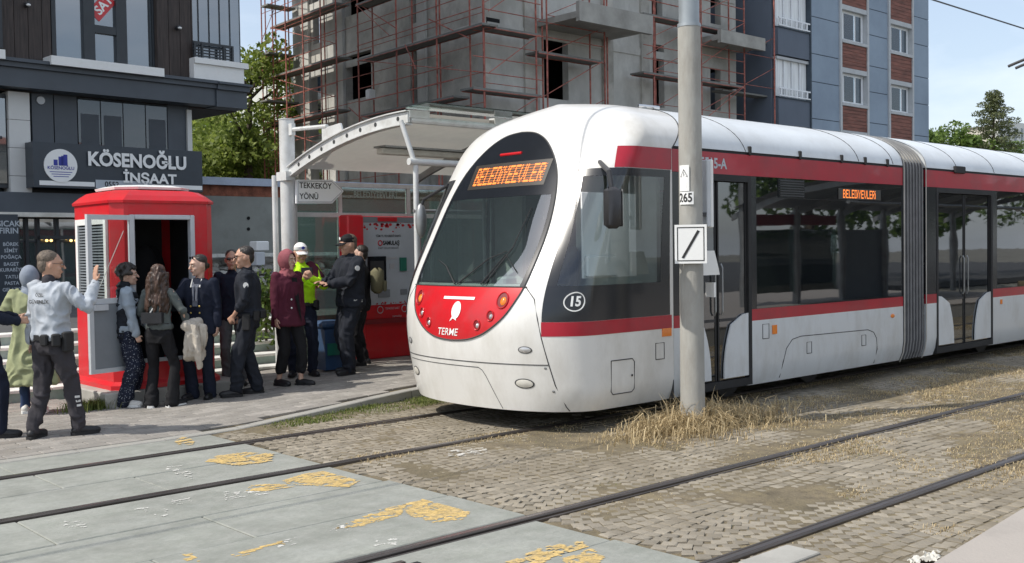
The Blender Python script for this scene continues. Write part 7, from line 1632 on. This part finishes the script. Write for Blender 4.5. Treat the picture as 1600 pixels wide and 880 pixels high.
# 4 woman in grey hoodie with black vest, dotted trousers, white sandals
g0 = gp(203, 634)
p = Person('short-haired woman in grey hoodie and black vest with dotted dark trousers', g0['x'], g0['y'], 0, -22, 1.60, True, 'skin_b', feet={1: (.02, .09, 5), -1: (-.05, -.10, -20)}, bulk=1.08,
    hands={-1: dict(w=(.10, -.25, .84), p=(-.5, -.3, 0), f=(.5, .1, -1), n=(0, -1, 0), c=.8), 1: dict(w=(.24, .12, .98), p=(-.3, .6, -.4), f=(1, 0, 0), n=(0, .6, 1), c=.6)}, head=(-4, 0)).body()
p.top('hoodie_grey', hem=.93, loose=1.02, sleeve=(.072, .064, .050), name='hoodie', wr=.008); k = p.k
q = MB(); loft(q, [(p.up(0, 0, z), rx * k, ry * k) for z, rx, ry in ((.84, .138, .178), (.95, .14, .182), (1.1, .135, .175), (1.25, .140, .172), (1.36, .125, .150), (1.43, .10, .115))], 24); cap_(q, p.neck - Vector((.03, 0, .03)), p.neck + Vector((-.03, 0, .03)), .085, .08); melt(q, 'padded_vest', 'vest_black', p.t, wr=.009, wf=14, ws=(.4, .4, 1.6))
p.trousers('navy_dots', r=(.108, .088, .082), hemr=.088, wr=.010, cut=-.0); p.shoes('shoe_white', 'white_plain', h=.0, name='sandal'); p.hair('hair_black', 'curly'); p.brows('hair_black')

# 5 woman with long hair carrying a cream jacket
g0 = gp(252, 636)
p = Person('long-haired woman in grey-green sweater carrying a cream jacket on her arm', g0['x'], g0['y'], 0, VIEW - 8, 1.60, True, 'skin_b', feet={1: (-.03, .10, 14), -1: (.03, -.12, -25)},
    hands={-1: dict(w=(.20, -.28, 1.00), p=(-.5, -.6, -.2), f=(1, .1, -.2), n=(0, -.4, 1), c=.6), 1: dict(w=(.22, .12, 1.06), p=(-.4, .6, -.3), f=(1, -.2, .2), n=(0, 1, .5), c=.7)}, head=(4, 0)).body()
p.top('sweater_green', hem=.97, loose=.97, wr=.007, name='sweater', collar=False, sleeve=(.056, .048, .040)); p.trousers('black_cloth', r=(.094, .060, .075), hemr=.088, cut=-.0, wr=.006); p.shoes('shoe_black', 'white_plain'); p.hair('hair_long', 'long')
q = MB(); q.box(-.165, -.105, -.11, .13, .96, 1.08, bev=.03); b_ = q.build('waist_bag', 'bag_black', p.t, local=True, smooth=40); q = MB(); q.tube([p.up(-.12, .13, 1.06), p.up(-.13, .02, 1.22), p.up(-.08, -.08, 1.42), p.up(.03, -.10, 1.43)], .008, 6); q.build('strap', 'white_cloth', b_, local=True); p.beltp('bag_black', z=1.03, rx=.115, ry=.152, h=.03)
jx, jy, jz = p.wri[-1]; c5 = p
jk = thing('cream_jacket', (0, 0, 0), 'cream jacket hanging over the forearm of the long-haired woman', 'jacket'); 
q = MB(); vs = []; NR, NA = 16, 44                     # hanging cloth: folds deepen towards the hem
for j in range(NR):
    t = j / (NR - 1); z = jz + .05 - .42 * t
    for i in range(NA):
        a = 2 * PI * i / NA; w_ = .025 * t * math.sin(a * 7 + 2.2 * t) + .014 * t * math.sin(a * 3 + 1); rx, ry = (.135 + .06 * math.sin(min(1, t * 1.6) * PI / 2) + w_), (.055 + .03 * t + w_ * .8)
        vs.append((jx + .02 + rx * math.cos(a), jy - .07 + ry * math.sin(a), z + .018 * math.sin(a * 2 + 1.3) * t * 2))
q.add(vs, [(j * NA + i, j * NA + (i + 1) % NA, (j + 1) * NA + (i + 1) % NA, (j + 1) * NA + i) for j in range(NR - 1) for i in range(NA)] + [tuple(range(NA))[::-1], tuple(range((NR - 1) * NA, NR * NA))])
cap_(q, (jx - .12, jy - .04, jz + .0), (jx + .13, jy - .06, jz + .02), .062, .058); cap_(q, (jx - .10, jy - .12, jz - .02), (jx - .13, jy - .17, jz - .30), .05, .036); cap_(q, (jx - .13, jy - .17, jz - .30), (jx - .09, jy - .17, jz - .46), .038, .034); cap_(q, (jx + .02, jy - .16, jz - .04), (jx + .0, jy - .18, jz - .22), .055, .04)
jk.location = p.t.location; jk.rotation_euler = p.t.rotation_euler; melt(q, 'jacket_body', 'cream_coat', jk, wr=.008, wf=16, ws=(1, 1, .3)); 

# 6 woman in dark navy suit, sunglasses on her hair
g0 = gp(316, 622)
p = Person('woman in dark navy suit with sunglasses pushed up on her tied hair', g0['x'], g0['y'], g0['z'], -138, 1.68, True, 'skin_b', bulk=1.16, feet={1: (.0, .10, 8), -1: (.03, -.10, -14)},
    hands={-1: dict(w=(.30, -.10, 1.10), p=(-.2, -.8, -.5), f=(1, .2, .1), n=(0, -.3, 1), c=.7), 1: dict(w=(.05, .24, .82), p=(-.4, .6, 0), f=(.2, 0, -1), n=(0, 1, 0), c=.5)}, head=(-42, 8)).body()
p.top('navy', hem=.80, loose=1.04, wr=.006, name='blazer', collar=False, sleeve=(.062, .054, .046), flare=.012); p.trousers('navy', r=(.096, .074, .076), hemr=.08, cut=-.005, wr=.004); p.shoes('shoe_black', 'black_rubber'); p.hair('hair_black', 'tied'); p.shades(.085); p.brows('hair_black')
q = MB(); q.add([p.up(.125, .05, 1.41), p.up(.125, -.05, 1.41), p.up(.158, -.03, 1.14), p.up(.158, .03, 1.14)], [(0, 1, 2, 3)]); q.build('blouse', 'scarf_stripe', p.t, local=True)
q = MB(); 
for i in (1, -1): q.tube([p.neck + Vector((.05, i * .045, .0)), p.up(.138, i * .022, 1.37), p.up(.160, i * .018, 1.2)], [.009, .013, .012], 6)
q.build('neck_scarf', 'scarf_stripe', p.t, local=True); q = MB()
for i in (1, -1): q.tube([p.neck + Vector((.07, i * .055, .0)), p.up(.136, i * .055, 1.37)], [.006, .009], 6)
q.build('shirt_collar', 'white_cloth', p.t, local=True)
for i in (1, -1):
    for z in (1.14, 1.06, .98): q = MB(); q.ell(p.up(.156, i * .055, z), (.008, .012, .012), 8, 6); q.build('button', 'gold', p.t, local=True)

# 7 man behind the policeman
g0 = gp(367, 600)
p = Person('man in dark jacket and grey trousers mostly hidden behind the first policeman', g0['x'], g0['y'], g0['z'], -120, 1.70, sk='skin_a').body(); p.top('navy', hem=.84); p.trousers('grey_trouser', r=(.096, .068, .058)); p.shoes('shoe_black', 'black_rubber'); p.hair('hair_black'); p.shades(0)

# 8 policeman, hand on holster, facing left
g0 = gp(392, 617)
p = Person('bareheaded policeman in black uniform looking left with his hand at his belt', g0['x'], g0['y'], g0['z'], 150, 1.75, sk='skin_a', feet={1: (.16, .07, 0), -1: (-.08, -.10, -8)}, bulk=1.2,
    hands={1: dict(w=(.17, .16, .96), p=(-.6, .8, -.2), f=(.6, -.4, -.7), n=(.4, 1, .2), c=.8, th=1), -1: dict(w=(.08, -.25, .92), p=(-.6, -.6, 0), f=(.6, .3, -.8), n=(0, -1, 0), c=.8)}, head=(6, 6), lean=.03).body()
p.top('police_black', hem=.95, loose=1.04, name='uniform_shirt', sleeve=(.066, .058, .044), wr=.009, cuff=.10); p.trousers('police_black', r=(.106, .080, .070), wr=.011); p.shoes('shoe_black', 'black_rubber'); p.hair('hair_black'); p.shades(0); p.brows('hair_black')
p.beltp(z=.965, rx=.134, ry=.188, h=.055, gear=((80, .09, .20, -.08, 'holster'), (150, .08, .10, 0, 'pouch'), (185, .08, .10, 0, 'pouch'), (-150, .08, .12, 0, 'pouch'), (120, .07, .12, -.01, 'radio')))
q = MB(); loft(q, [(p.up(0, 0, z), rx, ry) for z, rx, ry in ((1.0, .14, .178), (1.15, .145, .178), (1.3, .142, .168), (1.40, .115, .13), (1.44, .09, .10))], 24); melt(q, 'tactical_vest', 'vest_black', p.t, wr=.004)
p.patch('white_cloth', p.sh[1].lerp(p.elb[1], .42) + Vector((0, .062, 0)), (0, 1, .05), .030, .036, 'arm_badge', round_=True, off=.008); p.words('POLİS', .075, 'scarf_grey', p.up(-.142, 0, 1.36), (-1, 0, .1), off=.014)

# 9 woman in burgundy blazer
g0 = gp(452, 602)
p = Person('woman in burgundy blazer and rose headscarf with cropped black trousers', g0['x'], g0['y'], g0['z'], -84, 1.67, True, 'skin_b', feet={1: (.12, .09, 22), -1: (-.10, -.08, 6)}, bulk=1.16,
    hands={-1: dict(w=(.06, -.235, .80), p=(-.5, -.4, 0), f=(.2, 0, -1), n=(0, -1, 0), c=.35), 1: dict(w=(.0, .235, .80), p=(-.5, .4, 0), f=(.2, 0, -1), n=(0, 1, 0), c=.35)}, head=(14, 4)).body()
p.top('burgundy', hem=.78, loose=1.05, name='blazer', wr=.006, flare=.022, collar=False); p.trousers('black_cloth', r=(.096, .074, .070), hemr=.072, cut=.15, wr=.006); p.shoes('shoe_black', 'black_rubber', h=-.02, name='loafer'); p.scarf('scarf_rose'); p.brows('hair_brown')
q = MB(); q.add([p.up(.128, .06, 1.41), p.up(.136, -.03, 1.41), p.up(.164, .01, 1.12), p.up(.170, .06, .92), p.up(.165, .10, .82)], [(0, 1, 2, 3, 4)]); q.build('black_top', 'black_cloth', p.t, local=True)
for y, z in ((-.05, 1.13), (-.05, 1.02)): q = MB(); q.ell(p.up(.157, y, z), (.008, .013, .013), 8, 6); q.build('button', 'alu_grey', p.t, local=True)

# 10 traffic policeman in hi-vis top and white cap
g0 = gp(503, 585)
p = Person('traffic policeman in lime hi-vis top and white cap looking at his phone', g0['x'] - .22, g0['y'] + .12, g0['z'], -112, 1.73, sk='skin_a', bulk=1.06, feet={1: (.05, .12, 12), -1: (-.02, -.12, -20)},
    hands={1: dict(w=(.30, .10, 1.30), p=(-.2, .8, -.8), f=(.3, -.5, .8), n=(.9, .2, -.2), c=.8, th=1), -1: dict(w=(.28, -.02, 1.28), p=(-.2, -.8, -.8), f=(.2, .5, .8), n=(.9, -.2, -.2), c=.8, th=-1)}, head=(10, 12)).body()
o = p.top('hi_vis', hem=.96, loose=1.05, name='hi_vis_top', wr=.007, sleeve=(.066, .056, .046)); p.trousers('navy', r=(.104, .078, .068), wr=.008); p.shoes('shoe_black', 'black_rubber'); p.hair('hair_black'); p.capp('white_cloth', 'white_cloth', 'logo_blue')
q = MB(); loft(q, [(p.up(0, 0, z), rx, ry) for z, rx, ry in ((.94, .135, .178), (1.0, .134, .176))], 24); melt(q, 'reflective_hem', 'white_cloth', p.t)
for i in (1, -1): q = MB(); cap_(q, p.sh[i] + Vector((.0, -i * .05, .02)), p.sh[i].lerp(p.elb[i], .55), .075, .070); melt(q, 'dark_shoulder', 'burgundy', p.t, wr=.003)
p.beltp(z=.955, rx=.135, ry=.18, gear=((100, .09, .14, -.02, 'pouch'), (60, .07, .1, 0, 'pouch'))); g_ = (p.grip[1] + p.grip[-1]) / 2
ph = MB().box(g_.x - .012, g_.x + .0, g_.y - .075, g_.y + .075, g_.z - .02, g_.z + .075, bev=.004); o_ph = thing('phone', (0, 0, 0), 'dark phone held up in both hands by the traffic policeman', 'phone'); o_ph.location = p.t.location; o_ph.rotation_euler = p.t.rotation_euler; ph.build('phone_body', 'frit', o_ph, local=True)

# 11 capped policeman facing left
g0 = gp(550, 583)
p = Person('policeman in black jacket and black cap facing left with both hands forward', g0['x'], g0['y'], g0['z'], 172, 1.82, sk='skin_a', bulk=1.22, feet={1: (.09, .12, 6), -1: (-.03, -.12, -18)},
    hands={1: dict(w=(.33, .10, 1.15), p=(-.4, .8, -.8), f=(1, -.2, .15), n=(0, .3, 1), c=.5), -1: dict(w=(.35, -.02, 1.17), p=(-.3, -.8, -.8), f=(1, .3, .2), n=(0, .2, 1), c=.3)}, head=(-2, 6), lean=.0).body()
p.top('police_black', hem=.86, loose=1.07, name='jacket', wr=.010, sleeve=(.072, .064, .052)); p.trousers('police_black', r=(.112, .088, .078), wr=.013, hemr=.076); p.shoes('shoe_black', 'black_rubber'); p.hair('hair_grey'); p.capp('black_cloth', 'black_cloth', 'white_cloth')
p.patch('white_cloth', p.sh[1].lerp(p.elb[1], .35) + Vector((0, .070, 0)), (0.1, 1, .05), .032, .034, 'arm_badge', round_=True, off=.010); p.patch('white_cloth', p.up(.13, .075, 1.30), (1, .35, .05), .026, .034, 'chest_badge', round_=True, off=.012)
p.words('POLİS', .045, 'white_cloth', p.up(.0, .205, .93), (0.1, 1, 0), off=.018); p.beltp(z=.90, rx=.142, ry=.198, h=.03)
g_ = p.grip[1]; ph = MB().box(g_.x - .06, g_.x + .07, g_.y - .035, g_.y + .035, g_.z + .015, g_.z + .025, bev=.003); o_ph = thing('phone', (0, 0, 0), 'dark phone lying in the hand of the capped policeman', 'phone'); o_ph.location = p.t.location; o_ph.rotation_euler = p.t.rotation_euler; ph.build('phone_body', 'frit', o_ph, local=True)

# 12 person with backpack half hidden behind him
g0 = gp(579, 572)
p = Person('person in black with khaki backpack half hidden behind the capped policeman', g0['x'] + .02, g0['y'] + .2, g0['z'], 140, 1.66, sk='skin_b').body(); p.top('black_cloth', hem=.86); p.trousers('black_cloth', r=(.094, .066, .058)); p.shoes('shoe_black', 'black_rubber'); p.hair('hair_black')
q = MB(); q.box(-.30, -.13, -.15, .15, 1.0, 1.36, bev=.05); bp_ = thing('backpack', (0, 0, 0), 'khaki backpack on the back of the half hidden person', 'bag'); bp_.location = p.t.location; bp_.rotation_euler = p.t.rotation_euler; q.build('bag_body', 'khaki_bag', bp_, local=True, smooth=50); MB().box(-.34, -.301, -.11, .11, 1.03, 1.18, bev=.015).build('front_pocket', 'khaki_bag', bp_, local=True)

# two people just outside the left of the frame; only their shadows reach the pavement in view
for (x, y, hd, lab) in ((1.35, 10.45, 20, 'person in grey walking just outside the left edge of the frame, nearer the rails'), (.5, 11.1, 60, 'person in navy walking just outside the left edge of the frame, farther from the rails')):
    p = Person(lab, x, y, 0, hd, 1.74).body(); p.top('grey_trouser' if x > 1 else 'navy'); p.trousers('black_cloth'); p.shoes('shoe_black'); p.hair('hair_black')
